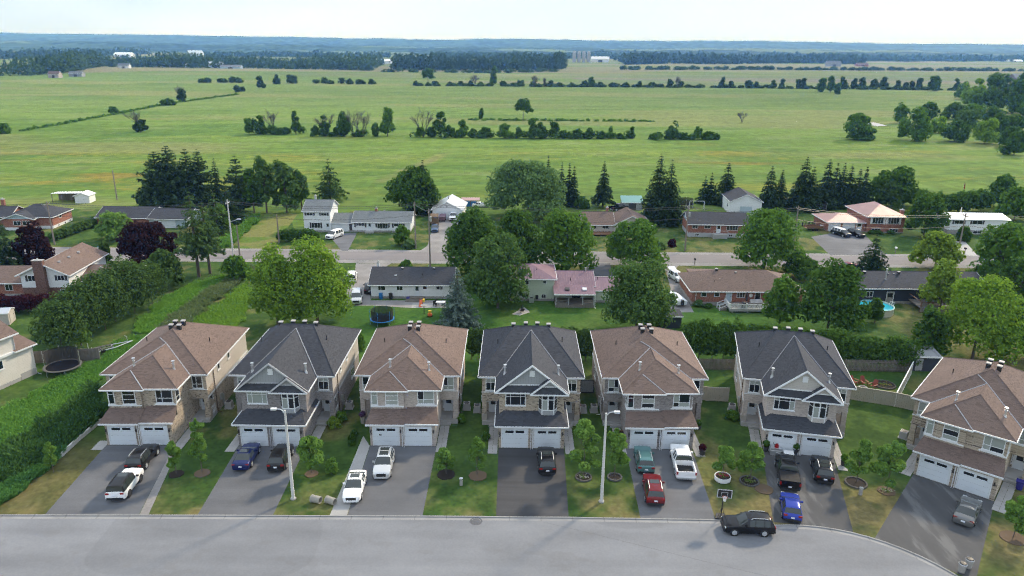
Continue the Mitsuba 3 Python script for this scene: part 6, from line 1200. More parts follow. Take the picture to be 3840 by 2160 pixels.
p = (29.35,71.7); at(p[0], p[1], 0, -.22); t = thing('crate_stack', 'grey wrapped crate with a red machine on top before a garage door', 'crate'); part(t, 'crate', MB().box(-.55, .55, -.4, .4, 0, .85), 'metal_light'); part(t, 'pallet', MB().box(-.6, .6, -.45, .45, -.02, -.001), 'wood_brown'); part(t, 'wrap', MB().box(-.57, .57, -.42, .42, .55, .62), 'fabric_white')
at(p[0] + .05, p[1] - .05, .86, -.2); t = thing('garden_machine', 'red garden machine on the wrapped crate', 'machine'); part(t, 'engine', MB().box(-.2, .2, -.18, .18, 0, .28), 'lamp_red'); part(t, 'tank', MB().cyl(.02, 0, .28, .42, .12, n=8), 'lamp_red'); part(t, 'handle', MB().tube([[-.2, -.15, .2], [-.4, -.15, .5], [-.4, .15, .5], [-.2, .15, .2]], .02, 5), 'metal_dark')
p = (30.59,71.07); at(p[0], p[1], 0, -.22); t = thing('storage_box', 'white storage box before the left garage of the pale house', 'box'); part(t, 'body', MB().box(-.5, .5, -.4, .4, 0, .5), 'metal_light'); part(t, 'lid', MB().box(-.53, .53, -.43, .43, .503, .58), 'fabric_white')
p = hloc(6, 5.2, 4.2); at(p[0], p[1], 0, -.7); t = thing('wheeled_bin', 'purple blue bin on the porch step of the rightmost house', 'bin'); part(t, 'body', MB().lathe([(.28, 0), (.36, .9), (.30, .9)], n=10), 'purple_plastic'); part(t, 'lid', MB().box(-.38, .38, -.38, .38, .903, .98), 'purple_plastic')
for i in range(2):
    p = ((38.82,52.4), (39.74,52.96))[i]; at(p[0], p[1], .1); t = thing('garbage_can', ('front', 'rear')[i] + ' grey garbage can of the pair at the kerb by the rightmost driveway', 'bin'); part(t, 'body', MB().lathe([(.25, 0), (.32, .82), (.27, .82), (.24, .1), (0, .1)], n=14), 'stone_grey', smooth=40); part(t, 'rim', MB().lathe([(.32, .80), (.35, .83), (.32, .87), (.29, .83)], n=14), 'metal_light'); part(t, 'lid' if i else 'bag', MB().lathe([(.30, .84), (.24, .92), (0, .95)], n=12), 'plastic_black')
for i, (p, lb) in enumerate((((-19,61.77), 'left of the two short concrete pipes lying on the lawn'), ((-17.52,61.57), 'right of the two short concrete pipes lying on the lawn, showing its open end'))):
    at(p[0], p[1], .36, (-.35, -.45)[i]); t = thing('concrete_pipe', lb, 'pipe'); v, f = MB().lathe([(.36, -.5), (.36, .5), (.30, .5), (.30, -.5), (.36, -.5)], n=18).vf(); part(t, 'shell', (v[:, [2, 0, 1]], f), 'pipe_concrete', smooth=40); v, f = MB().lathe([(.39, -.5), (.39, -.38), (.355, -.38)], n=18).vf(); part(t, 'collar', (v[:, [2, 0, 1]], f), 'pipe_concrete')
for p, lb in (((-5.02,64.98), 'small grey green utility post on the lawn left of the fresh black driveway'), ((35.33,63.93), 'small grey utility post beside the stone edged round bed')):
    at(p[0], p[1], 0); t = thing('utility_post', lb, 'post'); part(t, 'case', MB().box(-.14, .14, -.12, .12, 0, .72), 'stone_grey'); part(t, 'cap', MB().box(-.17, .17, -.15, .15, .723, .84), 'metal_light')
p = (20.15,59.83); at(p[0], p[1], .02, -1.72); t = thing('basketball_hoop', 'portable basketball hoop at the kerb before the black street SUV', 'basketball hoop')
part(t, 'base', MB().prism([(-.55, -.4), (.35, -.55), (.35, .55), (-.55, .4)], 0, .18), 'plastic_black'); part(t, 'pole', MB().tube([[-.1, 0, .15], [.25, 0, 2.6], [.55, 0, 2.95]], .05, 6), 'metal_dark'); part(t, 'brace', MB().tube([[.25, .35, .18], [.08, 0, 1.3]], .025, 5).tube([[.25, -.35, .18], [.08, 0, 1.3]], .025, 5), 'metal_dark')
part(t, 'backboard', MB().box(.60, .64, -.68, .68, 2.65, 3.55), 'plastic_black'); b = MB(); b.box(.641, .655, -.68, .68, 3.47, 3.55).box(.641, .655, -.68, .68, 2.65, 2.72).box(.641, .655, -.68, -.60, 2.72, 3.47).box(.641, .655, .60, .68, 2.72, 3.47).box(.641, .655, -.3, .3, 3.22, 3.26).box(.641, .655, -.3, -.26, 2.8, 3.22).box(.641, .655, .26, .3, 2.8, 3.22); part(t, 'board_marking', b, 'trim_grey'); v, f = MB().lathe([(.21, -.012), (.235, 0), (.21, .012), (.19, 0), (.21, -.012)], n=16).vf(); part(t, 'rim', (v + [.90, 0, 2.9], f), 'orange_plastic'); part(t, 'net', MB().lathe([(.2, 2.88), (.12, 2.5)], .90, 0, n=10), 'fabric_white')
at(*hloc(3, 5.75, 5.0), 1.9, 0); t = thing('flag', 'red and white maple leaf flag on the right pillar of the tan house', 'flag'); part(t, 'staff', MB().tube([[0, .3, 0], [.05, -.1, 1.3]], .018, 5), 'wood_brown'); part(t, 'red_bar', MB().box(.02, .04, -.16, .12, .85, 1.15).box(.02, .04, -.18, .10, -.2, .12), 'lamp_red'); part(t, 'white_field', MB().box(.022, .038, -.17, .11, .123, .847), 'fabric_white')
part(t, 'leaf_emblem', MB().add([(-.001, -.03 + a, .48 + b) for a, b in ((0, .17), (.04, .08), (.12, .10), (.08, 0), (.12, -.06), (.02, -.09), (0, -.16), (-.02, -.09), (-.12, -.06), (-.08, 0), (-.12, .10), (-.04, .08))] + [(.0, -.03, .48)], [[12, i, (i + 1) % 12] for i in range(12)] + [[12, (i + 1) % 12, i] for i in range(12)]), 'lamp_red')
def adirondack(p, rot, label):
    at(p[0], p[1], 0, rot); t = thing('garden_chair', label, 'chair', None)
    for q in range(5): part(t, 'back_slat', MB().slab([(-.30 + q * .12, .25, .35), (-.19 + q * .12, .25, .35), (-.18 + q * .115, .62, 1.05 + .05 * (2 - abs(q - 2))), (-.29 + q * .115, .62, 1.05 + .05 * (2 - abs(q - 2)))], .025), 'wood_red')
    for q in range(4): part(t, 'seat_slat', MB().slab([(-.3, -.32 + q * .14, .42 - q * .03), (.3, -.32 + q * .14, .42 - q * .03), (.3, -.20 + q * .14, .395 - q * .03), (-.3, -.20 + q * .14, .395 - q * .03)], .025), 'wood_red')
    for s in (-1, 1): part(t, 'arm', MB().box(*sorted((s * .30, s * .46)), -.42, .35, .58, .61), 'wood_red'); part(t, 'leg', MB().box(*sorted((s * .32, s * .37)), -.36, -.26, 0, .578), 'wood_red'); part(t, 'rear_leg', MB().slab([(s * .31, -.2, .38), (s * .31, .75, .02), (s * .31 + .03, .75, .02), (s * .31 + .03, -.2, .38)], .08), 'wood_red')
adirondack((47.26,89.54), .1, 'red wooden garden chair in the middle of three in the right back yard'); adirondack((48.03,88.6), -1.0, 'red wooden garden chair lowest and rightmost of three'); adirondack((46.2,89.75), .7, 'red wooden garden chair partly hidden by the roof of the pale house')
p = (46.61,88.34); at(p[0], p[1], 0); t = thing('fire_pit', 'round stone fire pit before the red garden chairs', 'fire pit'); part(t, 'ring', MB().lathe([(.55, 0), (.55, .3), (.38, .3), (.38, .05), (0, .05)], n=14), 'stone_grey'); part(t, 'grate', MB().cyl(0, 0, .20, .23, .36, n=12), 'metal_dark')
mat('net_mat', (.014, .014, .017), .95, spec=.05)
scene['net_black'] = {'type': 'mask', 'opacity': .72, 'm': {'type': 'twosided', 'm': {'type': 'principled', 'base_color': {'type': 'rgb', 'value': [.02, .022, .025]}, 'roughness': .9}}}
def trampoline(label, p, r, pad, net=True, full=True, np_=6, ph=2.6, rot=.3, bed_z=.85):
    at(p[0], p[1], 0, rot); t = thing('trampoline', label, 'trampoline'); part(t, 'mat', MB().cyl(0, 0, bed_z - .03, bed_z, r * .86, n=24), 'net_mat'); part(t, 'pad_ring', MB().lathe([(r * .86, bed_z + .01), (r * .88, bed_z + .06), (r, bed_z + .05), (r * 1.01, bed_z - .03), (r * .9, bed_z - .03)], n=28), pad)
    for i in range(np_):
        a = 2 * np.pi * i / np_; c, s = math.cos(a), math.sin(a); part(t, 'leg', MB().tube([[r * .97 * c, r * .97 * s, bed_z], [r * 1.0 * c, r * 1.0 * s, 0]], .03, 5), 'metal_light')
        if full or i in (0, 1, 2, 3): part(t, 'net_pole', MB().tube([[r * c, r * s, .4], [r * c, r * s, ph]], .035, 5), pad if pad == 'blue_plastic' else 'metal_light')
    if net:
        g = np.linspace(0, 2 * np.pi if full else np.pi, 25); v = np.array([(r * .9 * math.cos(a), r * .9 * math.sin(a), z) for z in (bed_z + .06, ph - .15) for a in g]); part(t, 'net', (v, np.array([q for i in range(24) for q in ([i, i + 1, i + 26], [i, i + 26, i + 25])])), 'net_black')
trampoline('blue rimmed trampoline with black net on the back lawn', (-20.9, 110.9), 1.95, 'blue_plastic'); trampoline('large dark trampoline beside the cedar hedge at left', (-61.2, 91.6), 2.35, 'bed_stone', full=False, rot=.1, ph=3.0); trampoline('dark trampoline at the meadow edge right of the two big spruces', (49.28,205.78), 2.2, 'metal_dark'); trampoline('netted trampoline under the spruce row', (85.47,202.08), 2.2, 'metal_dark')
p = (51.52,202.36); at(p[0], p[1], 0); t = thing('swing_set', 'white swing frame beside the dark meadow edge trampoline', 'swing'); part(t, 'beam', MB().tube([[-2, 0, 2.4], [2, 0, 2.4]], .06, 5), 'trim_white')
for s in (-2, 2):
    for q in (-.7, .7): part(t, 'leg', MB().tube([[s, 0, 2.4], [s * 1.05, q, 0]], .05, 5), 'trim_white')
part(t, 'seat', MB().box(-.25, .25, -.1, .1, .5, .54), 'plastic_black')
# toys and garden things behind the white bungalow
p = (-13.6,114.38); at(p[0], p[1], 0); t = thing('ride_on_toy', 'small red and yellow ride on toy on the lawn', 'toy'); part(t, 'body', MB().box(-.35, .35, -.3, .3, .15, .5), 'orange_plastic'); part(t, 'roof', MB().box(-.25, .25, -.22, .22, .95, 1.05), 'yellow_plastic'); part(t, 'pillar', MB().box(-.22, .22, .12, .18, .5, .95), 'yellow_plastic')
for s in (-1, 1):
    for q in (-1, 1): part(t, 'wheel', MB().lathe([(0, -.06), (.14, -.06), (.14, .06), (0, .06)], n=8) if 0 else MB().box(s * .33 - .06, s * .33 + .06, q * .22 - .12, q * .22 + .12, 0, .24), 'rubber')
p = (-15.73,119.59); at(p[0], p[1], 0); t = thing('toy_slide', 'orange red toy slide on the patio', 'toy'); part(t, 'chute', MB().slab([(-.25, -.8, .15), (.25, -.8, .15), (.25, .5, .95), (-.25, .5, .95)], .08), 'orange_plastic'); part(t, 'ladder', MB().box(-.25, -.18, .5, .6, 0, 1.2).box(.18, .25, .5, .6, 0, 1.2).box(-.18, .18, .52, .58, .4, .46), 'lamp_red'); part(t, 'panel', MB().box(.3, .6, .2, .7, .6, 1.1), 'yellow_plastic')
p = (-14.7,115.6); at(p[0], p[1], 0); t = thing('bird_table', 'pale topped bird table on the back lawn', 'bird table'); part(t, 'post', MB().box(-.05, .05, -.05, .05, 0, 1.5), 'metal_dark'); part(t, 'top', MB().box(-.55, .55, -.4, .4, 1.5, 1.56), 'stone_grey')
p = (-12.33,119.75); at(p[0], p[1], 0); t = thing('patio_table', 'pale patio table beside the blue spruce', 'table'); part(t, 'top', MB().box(-.8, .8, -.45, .45, .70, .75), 'fabric_white'); [part(t, 'leg', MB().box(sx * .7 - .03, sx * .7 + .03, sy * .38 - .03, sy * .38 + .03, 0, .70), 'metal_dark') for sx in (-1, 1) for sy in (-1, 1)]
for i, q in enumerate(((-13.36,119.39), (-13,120.2))):
    at(q[0], q[1], 0, .6 * i); t = thing('patio_chair', ('dark patio chair left of the pale table', 'dark patio chair nearer the pale table')[i], 'chair'); part(t, 'seat', MB().box(-.25, .25, -.25, .25, .42, .46), 'plastic_black'); part(t, 'back', MB().box(-.25, .25, .2, .25, .46, .95), 'plastic_black'); [part(t, 'leg', MB().box(sx * .22 - .02, sx * .22 + .02, sy * .22 - .02, sy * .22 + .02, 0, .42), 'plastic_black') for sx in (-1, 1) for sy in (-1, 1)]
for p, m, lb, n in (((-23.24,123.08), 'blue_plastic', 'blue rain barrel at the back wall of the white bungalow', 'barrel'), ((-21.47,122.99), 'plastic_black', 'black composter at the back wall of the white bungalow', 'composter'), ((-18.31,122.66), 'purple_plastic', 'purple tub beside the back steps of the white bungalow', 'tub')):
    at(p[0], p[1], 0); t = thing(n, lb, n); hh = .5 if n == 'tub' else 1.05; part(t, 'body', MB().lathe([(.28, 0), (.36, hh * .5), (.32, hh), (0, hh)], n=12), m); part(t, 'lid', MB().cyl(0, 0, hh + .003, hh + .05, .34, n=12), m)
p = (1.71,116.67); at(p[0], p[1], 0); t = thing('fire_bowl', 'dark fire bowl on the small corner patio', 'fire pit'); part(t, 'bowl', MB().lathe([(0, .35), (.3, .38), (.5, .6), (.52, .6), (.32, .3), (0, .28)], n=14), 'metal_dark'); [part(t, 'leg', MB().tube([[.3 * math.cos(a), .3 * math.sin(a), .35], [.38 * math.cos(a), .38 * math.sin(a), 0]], .03, 5), 'metal_dark') for a in (0, 2.1, 4.2)]; part(t, 'chimney', MB().cyl(0, 0, .6, 1.3, .16, .07, 8), 'metal_dark')
p = (3.46,122.02); at(p[0], p[1], 0); t = thing('air_conditioner', 'air conditioner at the pale green wall of the metal roofed house', 'air conditioner'); part(t, 'cabinet', MB().box(-.45, .45, -.4, .4, .05, .85), 'metal_light'); part(t, 'fan_grille', MB().cyl(0, 0, .852, .9, .3, n=12), 'metal_dark')
# swimming pool
p = (62.35,118.22); at(p[0], p[1] + .4, 0); t = thing('swimming_pool', 'round above ground swimming pool with turquoise water', 'swimming pool'); part(t, 'wall', MB().lathe([(2.85, 0), (2.85, 1.2), (2.78, 1.2), (2.78, .1), (0, .1)], n=36), 'metal_light', smooth=40); part(t, 'rim', MB().lathe([(2.9, 1.18), (2.95, 1.24), (2.74, 1.24), (2.76, 1.18), (2.9, 1.18)], n=36), 'teal_roof'); part(t, 'water', MB().cyl(0, 0, .2, 1.06, 2.77, n=36), 'water_pool'); part(t, 'ladder', MB().tube([[2.9, -.3, 0], [2.9, -.3, 1.9], [2.5, -.3, 1.9], [2.5, -.3, 1.0]], .04, 5).tube([[2.9, .3, 0], [2.9, .3, 1.9], [2.5, .3, 1.9], [2.5, .3, 1.0]], .04, 5), 'trim_white')
# canopy and deck behind the navy bungalow
at(72.6, 118.4, 0, -.06); t = thing('deck', 'dark wooden deck with railing behind the navy bungalow', 'deck'); part(t, 'floor', MB().box(-2.6, 5, 0, 4.6, .75, .9), 'wood_grey'); part(t, 'skirting', MB().box(-2.6, 5, -.05, -.003, .1, .9), 'wood_grey'); [part(t, 'post', MB().box(q - .08, q + .08, .02, .18, 0, 1.9), 'wood_brown') for q in (-2.5, -.6, 1.3, 3.2, 4.9)]
part(t, 'rail', MB().box(-2.6, 5, -.06, .06, 1.82, 1.92), 'wood_brown'); part(t, 'rail', MB().box(-2.62, -2.5, .07, 4.6, 1.82, 1.92), 'wood_brown'); k = part(t, 'slats', MB().box(-2.5, 4.9, .0, .03, 1.0, 1.12).box(-2.5, 4.9, 0, .03, 1.25, 1.37).box(-2.5, 4.9, 0, .03, 1.5, 1.62), 'wood_grey'); labels[k] = {'kind': 'stuff'}
at(73.6, 120.6, .9, -.06); t = thing('canopy', 'white domed canopy over the dark deck', 'canopy'); part(t, 'cover', MB().slab([(-2, -1.6, 1.9), (2, -1.6, 1.9), (.6, -.4, 2.7), (-.6, -.4, 2.7)], .04).slab([(2, 1.6, 1.9), (-2, 1.6, 1.9), (-.6, .4, 2.7), (.6, .4, 2.7)], .04).slab([(-2, 1.6, 1.9), (-2, -1.6, 1.9), (-.6, -.4, 2.7), (-.6, .4, 2.7)], .04).slab([(2, -1.6, 1.9), (2, 1.6, 1.9), (.6, .4, 2.7), (.6, -.4, 2.7)], .04), 'fabric_white'); part(t, 'cap', MB().slab([(-.8, -.6, 2.72), (.8, -.6, 2.72), (.8, .6, 2.72), (-.8, .6, 2.72)], .05), 'fabric_white'); [part(t, 'leg', MB().box(sx * 1.85 - .04, sx * 1.85 + .04, sy * 1.45 - .04, sy * 1.45 + .04, 0, 1.9), 'metal_dark') for sx in (-1, 1) for sy in (-1, 1)]
# on the white railed deck
at(42.2, 119.6, .69); t = thing('covered_sofa', 'garden sofa under a grey cover on the white railed deck', 'sofa'); part(t, 'cover', MB().slab([(-1.1, -.45, .55), (1.1, -.45, .55), (1.0, .5, .95), (-1.0, .5, .95)], .4), 'siding_grey' if 0 else 'stone_grey'); part(t, 'skirt', MB().box(-1.15, 1.15, -.48, .52, 0, .35), 'stone_grey')
at(40.5, 119.8, .69); t = thing('folded_umbrella', 'dark folded umbrella on the white railed deck', 'umbrella'); part(t, 'canopy', MB().lathe([(.05, 2.3), (.14, 1.9), (.20, .9), (.06, .7)], n=8), 'plastic_black'); part(t, 'pole', MB().cyl(0, 0, 0, 2.4, .03, n=6), 'metal_light')
at(39.6, 118.2, .69); t = thing('covered_barbecue', 'barbecue under a black cover at the deck railing', 'barbecue'); part(t, 'cover', MB().lathe([(.42, 0), (.45, .7), (.3, 1.05), (0, 1.1)], n=10), 'plastic_black'); part(t, 'handle', MB().box(-.3, .3, -.5, -.46, .75, .8), 'metal_dark')
at(46.6, 118.6, 0); t = thing('hot_tub', 'white lidded hot tub at the right end of the white railed deck', 'hot tub'); part(t, 'shell', MB().box(-.95, .95, -.8, .8, 0, 1.5), 'trim_white'); part(t, 'lid', MB().box(-1.0, 1.0, -.85, .85, 1.503, 1.62), 'fabric_white')
# boats and trailers
p = (28.99,122.24); at(p[0], p[1], 0, 1.75); t = thing('covered_boat', 'boat under a pale cover on its trailer beside the brick bungalow', 'boat'); part(t, 'hull', MB().add([(-2.4, -.9, .5), (-2.4, .9, .5), (1.2, .85, .55), (2.6, 0, .75), (1.2, -.85, .55), (-2.4, -1.0, 1.15), (-2.4, 1.0, 1.15), (1.2, .95, 1.25), (2.8, 0, 1.4), (1.2, -.95, 1.25)], [[0, 1, 2], [0, 2, 4], [4, 2, 3], [0, 5, 6], [0, 6, 1], [1, 6, 7], [1, 7, 2], [2, 7, 8], [2, 8, 3], [3, 8, 9], [3, 9, 4], [4, 9, 5], [4, 5, 0]]), 'trim_white')
part(t, 'cover', MB().add([(-2.4, -1.02, 1.16), (-2.4, 1.02, 1.16), (1.2, .97, 1.26), (2.85, 0, 1.41), (1.2, -.97, 1.26), (-2.0, 0, 1.55), (.6, 0, 1.85)], [[0, 5, 1], [1, 5, 6], [1, 6, 2], [2, 6, 3], [3, 6, 4], [4, 6, 0], [0, 6, 5]]), 'fabric_white'); part(t, 'motor', MB().box(-2.9, -2.45, -.2, .2, .6, 1.5), 'plastic_black'); part(t, 'trailer_frame', MB().tube([[-2.2, -.8, .4], [1.5, -.6, .42], [3.6, 0, .45], [1.5, .6, .42], [-2.2, .8, .4]], .06, 5), 'metal_dark')
for s in (-1, 1): part(t, 'wheel', MB().box(-.85, -.25, s * 1.0 - .1, s * 1.0 + .1, 0, .6), 'rubber')
p = (-58.93,98.89); at(p[0], p[1], 0, .78); t = thing('boat_trailer', 'empty galvanised boat trailer in the long grass beside the dark fence', 'trailer'); part(t, 'frame', MB().tube([[-2.4, -.8, .5], [.8, -.75, .5], [3.4, 0, .6]], .07, 5).tube([[-2.4, .8, .5], [.8, .75, .5], [3.4, 0, .6]], .07, 5), 'metal_light'); [part(t, 'cross_member', MB().box(q - .05, q + .05, -.8, .8, .45, .53), 'metal_light') for q in (-2.3, -.9, .6)]
part(t, 'winch_post', MB().tube([[2.7, 0, .55], [2.7, 0, 1.4], [2.4, 0, 1.7]], .06, 5), 'metal_light'); [part(t, 'bunk', MB().box(-2.4, .6, s * .5 - .07, s * .5 + .07, .62, .74), 'wood_grey') for s in (-1, 1)]; [part(t, 'guide_post', MB().tube([[-2.3, s * .95, .5], [-2.3, s * 1.0, 1.5]], .04, 5), 'trim_white') for s in (-1, 1)]; [part(t, 'wheel', MB().box(-1.2, -.6, s * 1.0 - .1, s * 1.0 + .1, 0, .6), 'rubber') for s in (-1, 1)]
p = (75.13,178.91); at(p[0], p[1], 0, .1); t = thing('utility_trailer', 'wooden utility trailer left of the copper roofed house', 'trailer'); part(t, 'bed', MB().box(-2.2, 2.2, -.9, .9, .6, .7), 'wood_brown'); part(t, 'side', MB().box(-2.2, 2.2, -.95, -.903, .6, 1.2), 'wood_brown'); part(t, 'side', MB().box(-2.2, 2.2, .903, .95, .6, 1.2), 'wood_brown'); part(t, 'end', MB().box(2.203, 2.25, -.9, .9, .6, 1.2), 'trim_white'); [part(t, 'wheel', MB().box(q - .3, q + .3, s * 1.05 - .1, s * 1.05 + .1, 0, .6), 'rubber') for s in (-1, 1) for q in (-.5, .4)]
p = (-19.81,181.72); at(p[0], p[1], 0, .1); t = thing('hay_wagon', 'loaded brown wagon on the gravel lane before the double garage', 'wagon'); part(t, 'bed', MB().box(-1.1, 1.1, -2.2, 2.2, .7, .8), 'wood_brown'); part(t, 'load', MB().prism([(-1, -2), (1, -2.1), (1.05, 2), (-1, 2.1)], .803, 2.3), 'mulch'); [part(t, 'wheel', MB().box(s * .95 - .1, s * .95 + .1, q - .3, q + .3, 0, .6), 'rubber') for s in (-1, 1) for q in (-1.4, 1.4)]
p = (-18.13,185.45); at(p[0], p[1], 0, 0); t = thing('covered_machine', 'machine under a mauve cover beside the loaded wagon', 'machine'); part(t, 'cover', MB().slab([(-.8, -1.4, 1.3), (.8, -1.4, 1.3), (.8, 1.4, 1.6), (-.8, 1.4, 1.6)], .9), 'roof_mauve'); [part(t, 'wheel', MB().box(s * .7 - .1, s * .7 + .1, q - .35, q + .35, 0, .7), 'rubber') for s in (-1, 1) for q in (-.9, .9)]
p = (-11.92,204.12); at(p[0], p[1], 0, 0); t = thing('storage_shelter', 'low shelter with blue stored goods right of the double garage', 'shelter'); part(t, 'roof', MB().slab([(-2.6, -1, 1.9), (2.6, -1, 1.9), (2.6, 1.6, 2.2), (-2.6, 1.6, 2.2)], .1), 'roof_copper'); part(t, 'goods', MB().box(-2.2, 1.6, -.6, .8, 0, 1.4), 'blue_plastic'); [part(t, 'post', MB().box(q - .06, q + .06, -.9, -.78, 0, 1.85), 'wood_brown') for q in (-2.4, 0, 2.4)]
p = (131.36,212.48); at(p[0], p[1], 0, .3); t = thing('flag_pole', 'flag pole with a faded red flag behind the white long house', 'flag'); part(t, 'mast', MB().cyl(0, 0, 0, 6.5, .06, n=6), 'metal_light'); part(t, 'flag', MB().slab([(.06, 0, 6.4), (.5, .1, 6.1), (.6, .12, 4.6), (.06, 0, 4.9)], .02), 'lamp_red')
X[0] = np.eye(4); p = (-3.2,58.98)
at(p[0], p[1], .004); t = thing('manhole_cover', 'dark round manhole cover in the street before the tan house', 'manhole cover'); part(t, 'lid', MB().cyl(0, 0, -.02, .006, .42, n=20), 'm_drive'); part(t, 'frame', MB().lathe([(.43, 0), (.60, .004), (.60, -.02)], n=20), 'm_drive')
# ------------------------------------------------------------------ tall rough grass of the ditch
def rough(name, label, poly, n, h, pal, size=.26, seed=3):
    from shapely.geometry import Polygon, Point
    from shapely import contains_xy
    rng = np.random.default_rng(seed); P0 = Polygon(poly); x0, y0, x1, y1 = P0.bounds; x = rng.uniform(x0, x1, n * 3); y = rng.uniform(y0, y1, n * 3); q = np.c_[x / 1.7, y / 1.7, 0 * x]; ok = contains_xy(P0, x + 2.6 * (meshkit.fbm(q, 2, 21) - .5), y + 2.6 * (meshkit.fbm(q, 2, 22) - .5)); x, y = x[ok][:n], y[ok][:n]
    hh = h * rng.uniform(.4, 1.15, len(x)) * (.45 + .9 * meshkit.fbm(np.c_[x / 3.5, y / 3.5, 0 * x], 3, 4)); a = rng.uniform(0, np.pi, len(x)); w = size * rng.uniform(.6, 1.3, len(x)); lx, ly = rng.normal(0, .50, (2, len(x))) * hh
    dx, dy = np.cos(a) * w / 2, np.sin(a) * w / 2; z = np.full(len(x), -.03)
    v = np.stack([np.c_[x - dx, y - dy, z], np.c_[x + dx, y + dy, z], np.c_[x + dx * .5 + lx, y + dy * .5 + ly, hh], np.c_[x - dx * .5 + lx, y - dy * .5 + ly, hh * .92]], 1).reshape(-1, 3); i = np.arange(len(x))[:, None] * 4; f = np.concatenate([i + [0, 1, 2], i + [0, 2, 3]], 1).reshape(-1, 3)
    t = np.clip(rng.random(len(x)) * .6 + .6 * (meshkit.fbm(np.c_[x / 5, y / 5, 0 * x + 3], 3, 8) - .3), 0, 1)[:, None]; col = np.asarray(pal[0]) * (1 - t) + np.asarray(pal[1]) * t
    X[0] = np.eye(4); k = put(numbered(name), (v, f), 'leaf', color=np.repeat(col, 4, 0)); tag(k, label, 'grass', None, 'stuff')
rough('tall_grass', 'tall dark green ditch grass beside the leftmost house', [(-52.05,63.28), (-55.8,68.8), (-54.98,78.05), (-53.92,87.1), (-48.76,79), (-49.65,71.66), (-49.79,66.02)], 9000, 1.05, ((.040, .100, .028), (.105, .200, .052)), size=.3)
rough('tall_grass', 'light green rough grass beyond the ditch at left', [(-55.8,68.8), (-62,77.92), (-61.41,86.94), (-60.12,91.09), (-58.49,95.59), (-58.81,101.74), (-56.29,105.84), (-54.66,90.14), (-54.98,78.05)], 13000, .50, ((0.105, 0.254, 0.045), (0.201, 0.376, 0.077)), seed=5)
rough('tall_grass', 'rough grass edge along the low pale wall and lawn at left', [(-51.28,62.16), (-49.98,66.32), (-49.68,72.01), (-48.52,70.97), (-48.56,65.42), (-48.8,61.36), (-49.99,60.26)], 5000, .8, ((0.079, 0.201, 0.052), (0.149, 0.306, 0.088)), seed=7)
rough('tall_grass', 'bright rough grass strip left of the ditch running back to the road', [(-59.33,105.65), (-61.67,122.14), (-59.96,131.15), (-56.3,136.2), (-54.25,135.42), (-55.39,112.55), (-55.39,105.75)], 9000, .5, ((0.123, 0.289, 0.045), (0.228, 0.411, 0.070)), seed=9)
rough('tall_grass', 'purplish reeds along the bottom of the ditch', [(-55.39,105.75), (-55.39,112.55), (-54.41,135.83), (-52.68,142.52), (-51.13,139.85), (-51.99,115.11), (-51.43,105.85)], 9000, 1.0, ((.130, .200, .070), (.220, .255, .130)), seed=11)
rough('tall_grass', 'yellow green rough grass right of the ditch', [(-51.43,105.85), (-51.99,115.11), (-49.65,131.46), (-47.37,126.89), (-44.95,115.93), (-42.51,106.07)], 6000, .42, ((0.149, 0.298, 0.042), (0.263, 0.420, 0.070)), seed=13)
rough('tall_grass', 'long green grass along the meadow edge left of the road ditch', [(-64.29,155.13), (-66.26,161.81), (-67.32,185.67), (-66.68,188.76), (-64.87,181.35), (-63.11,159.61)], 4000, 1.0, ((0.105, 0.245, 0.045), (0.184, 0.341, 0.070)), size=.5, seed=15)
# ------------------------------------------------------------------ meadow trees, hedgerows, far woods, hills and farms
GREY = ((.17, .165, .160), (.26, .25, .245))
def bare_tree(label, x, y, h, r, leafy=0.0, group=None):
    SEED[0] += 1; rng = np.random.default_rng(SEED[0]); at(x, y, 0, rng.uniform(0, 6)); t = thing('bare_tree', label, 'tree', group); m = MB(); th = max(.12, math.hypot(x, y) / 732 * .20)
    def grow_(p, d, L, w, k):
        q = p + d * L; m.tube([p, (p + q) / 2 + rng.normal(0, .03, 3) * L, q], [w, w * .75, w * .45], 3, False)
        if k: 
            for i in range(4):
                e = d + rng.normal(0, .34, 3) + [0, 0, .18]; grow_(p + d * L * rng.uniform(.55, 1), e / np.linalg.norm(e), L * rng.uniform(.55, .8), w * .6, k - 1)
    for i in range(3): e = np.array([rng.normal(0, .28), rng.normal(0, .28), 1]); grow_(np.array([rng.normal(0, .05) * r, 0, -.1]), e / np.linalg.norm(e), h * .36, th * 2.0, 3)
    part(t, 'branches', m, 'dead_wood')
    if leafy:
        v, f, c = crown(round_lobes(h * leafy, r * .55, rng, .02, 5), 500, max(.5, math.hypot(x, y) / 732 * 1.7), PAL['far'], rng); part(t, 'foliage', (v, f), 'leaf', color=c)
    return t
def shaggy(h, r, rg, low, n):
    L = [(0, 0, h * .32, r * .62, r * .62, h * .32)]
    for i in range(n + 2):
        a = rg.uniform(0, 6.28); t = rg.uniform(max(low, .12), .9); q = r * rg.uniform(.25, .80) * (1.1 - .65 * t); s = r * rg.uniform(.16, .36); L.append((q * math.cos(a), q * math.sin(a), h * t, s, s, min(h * .28, s * rg.uniform(.9, 1.7))))
    L.append((rg.uniform(-.3, .3) * r, 0, h * .88, r * .26, r * .26, h * .12)); return L
def ftree(label, q, kind='far', name='meadow_tree', cat='tree', group=None, low=.03, n=8, leaves=None, **kw):
    x, y, h, r = q; d = math.hypot(x, y)
    if cat == 'bush': kw['trunk'] = False
    if low < .2: kw['lobes'] = shaggy(h, r * 1.1, np.random.default_rng(int(abs(x) * 13 + y * 7)), low, n)
    grow(name, label, x, y, h, r, kind, cat, group, leaves=leaves or int(np.clip(22 * r * (r + h * .5) * .5 / (d / 732 * 1.45) ** 2, 200, 3200)), size=d / 732 * 1.45, low=low, n_lobes=n, **kw)
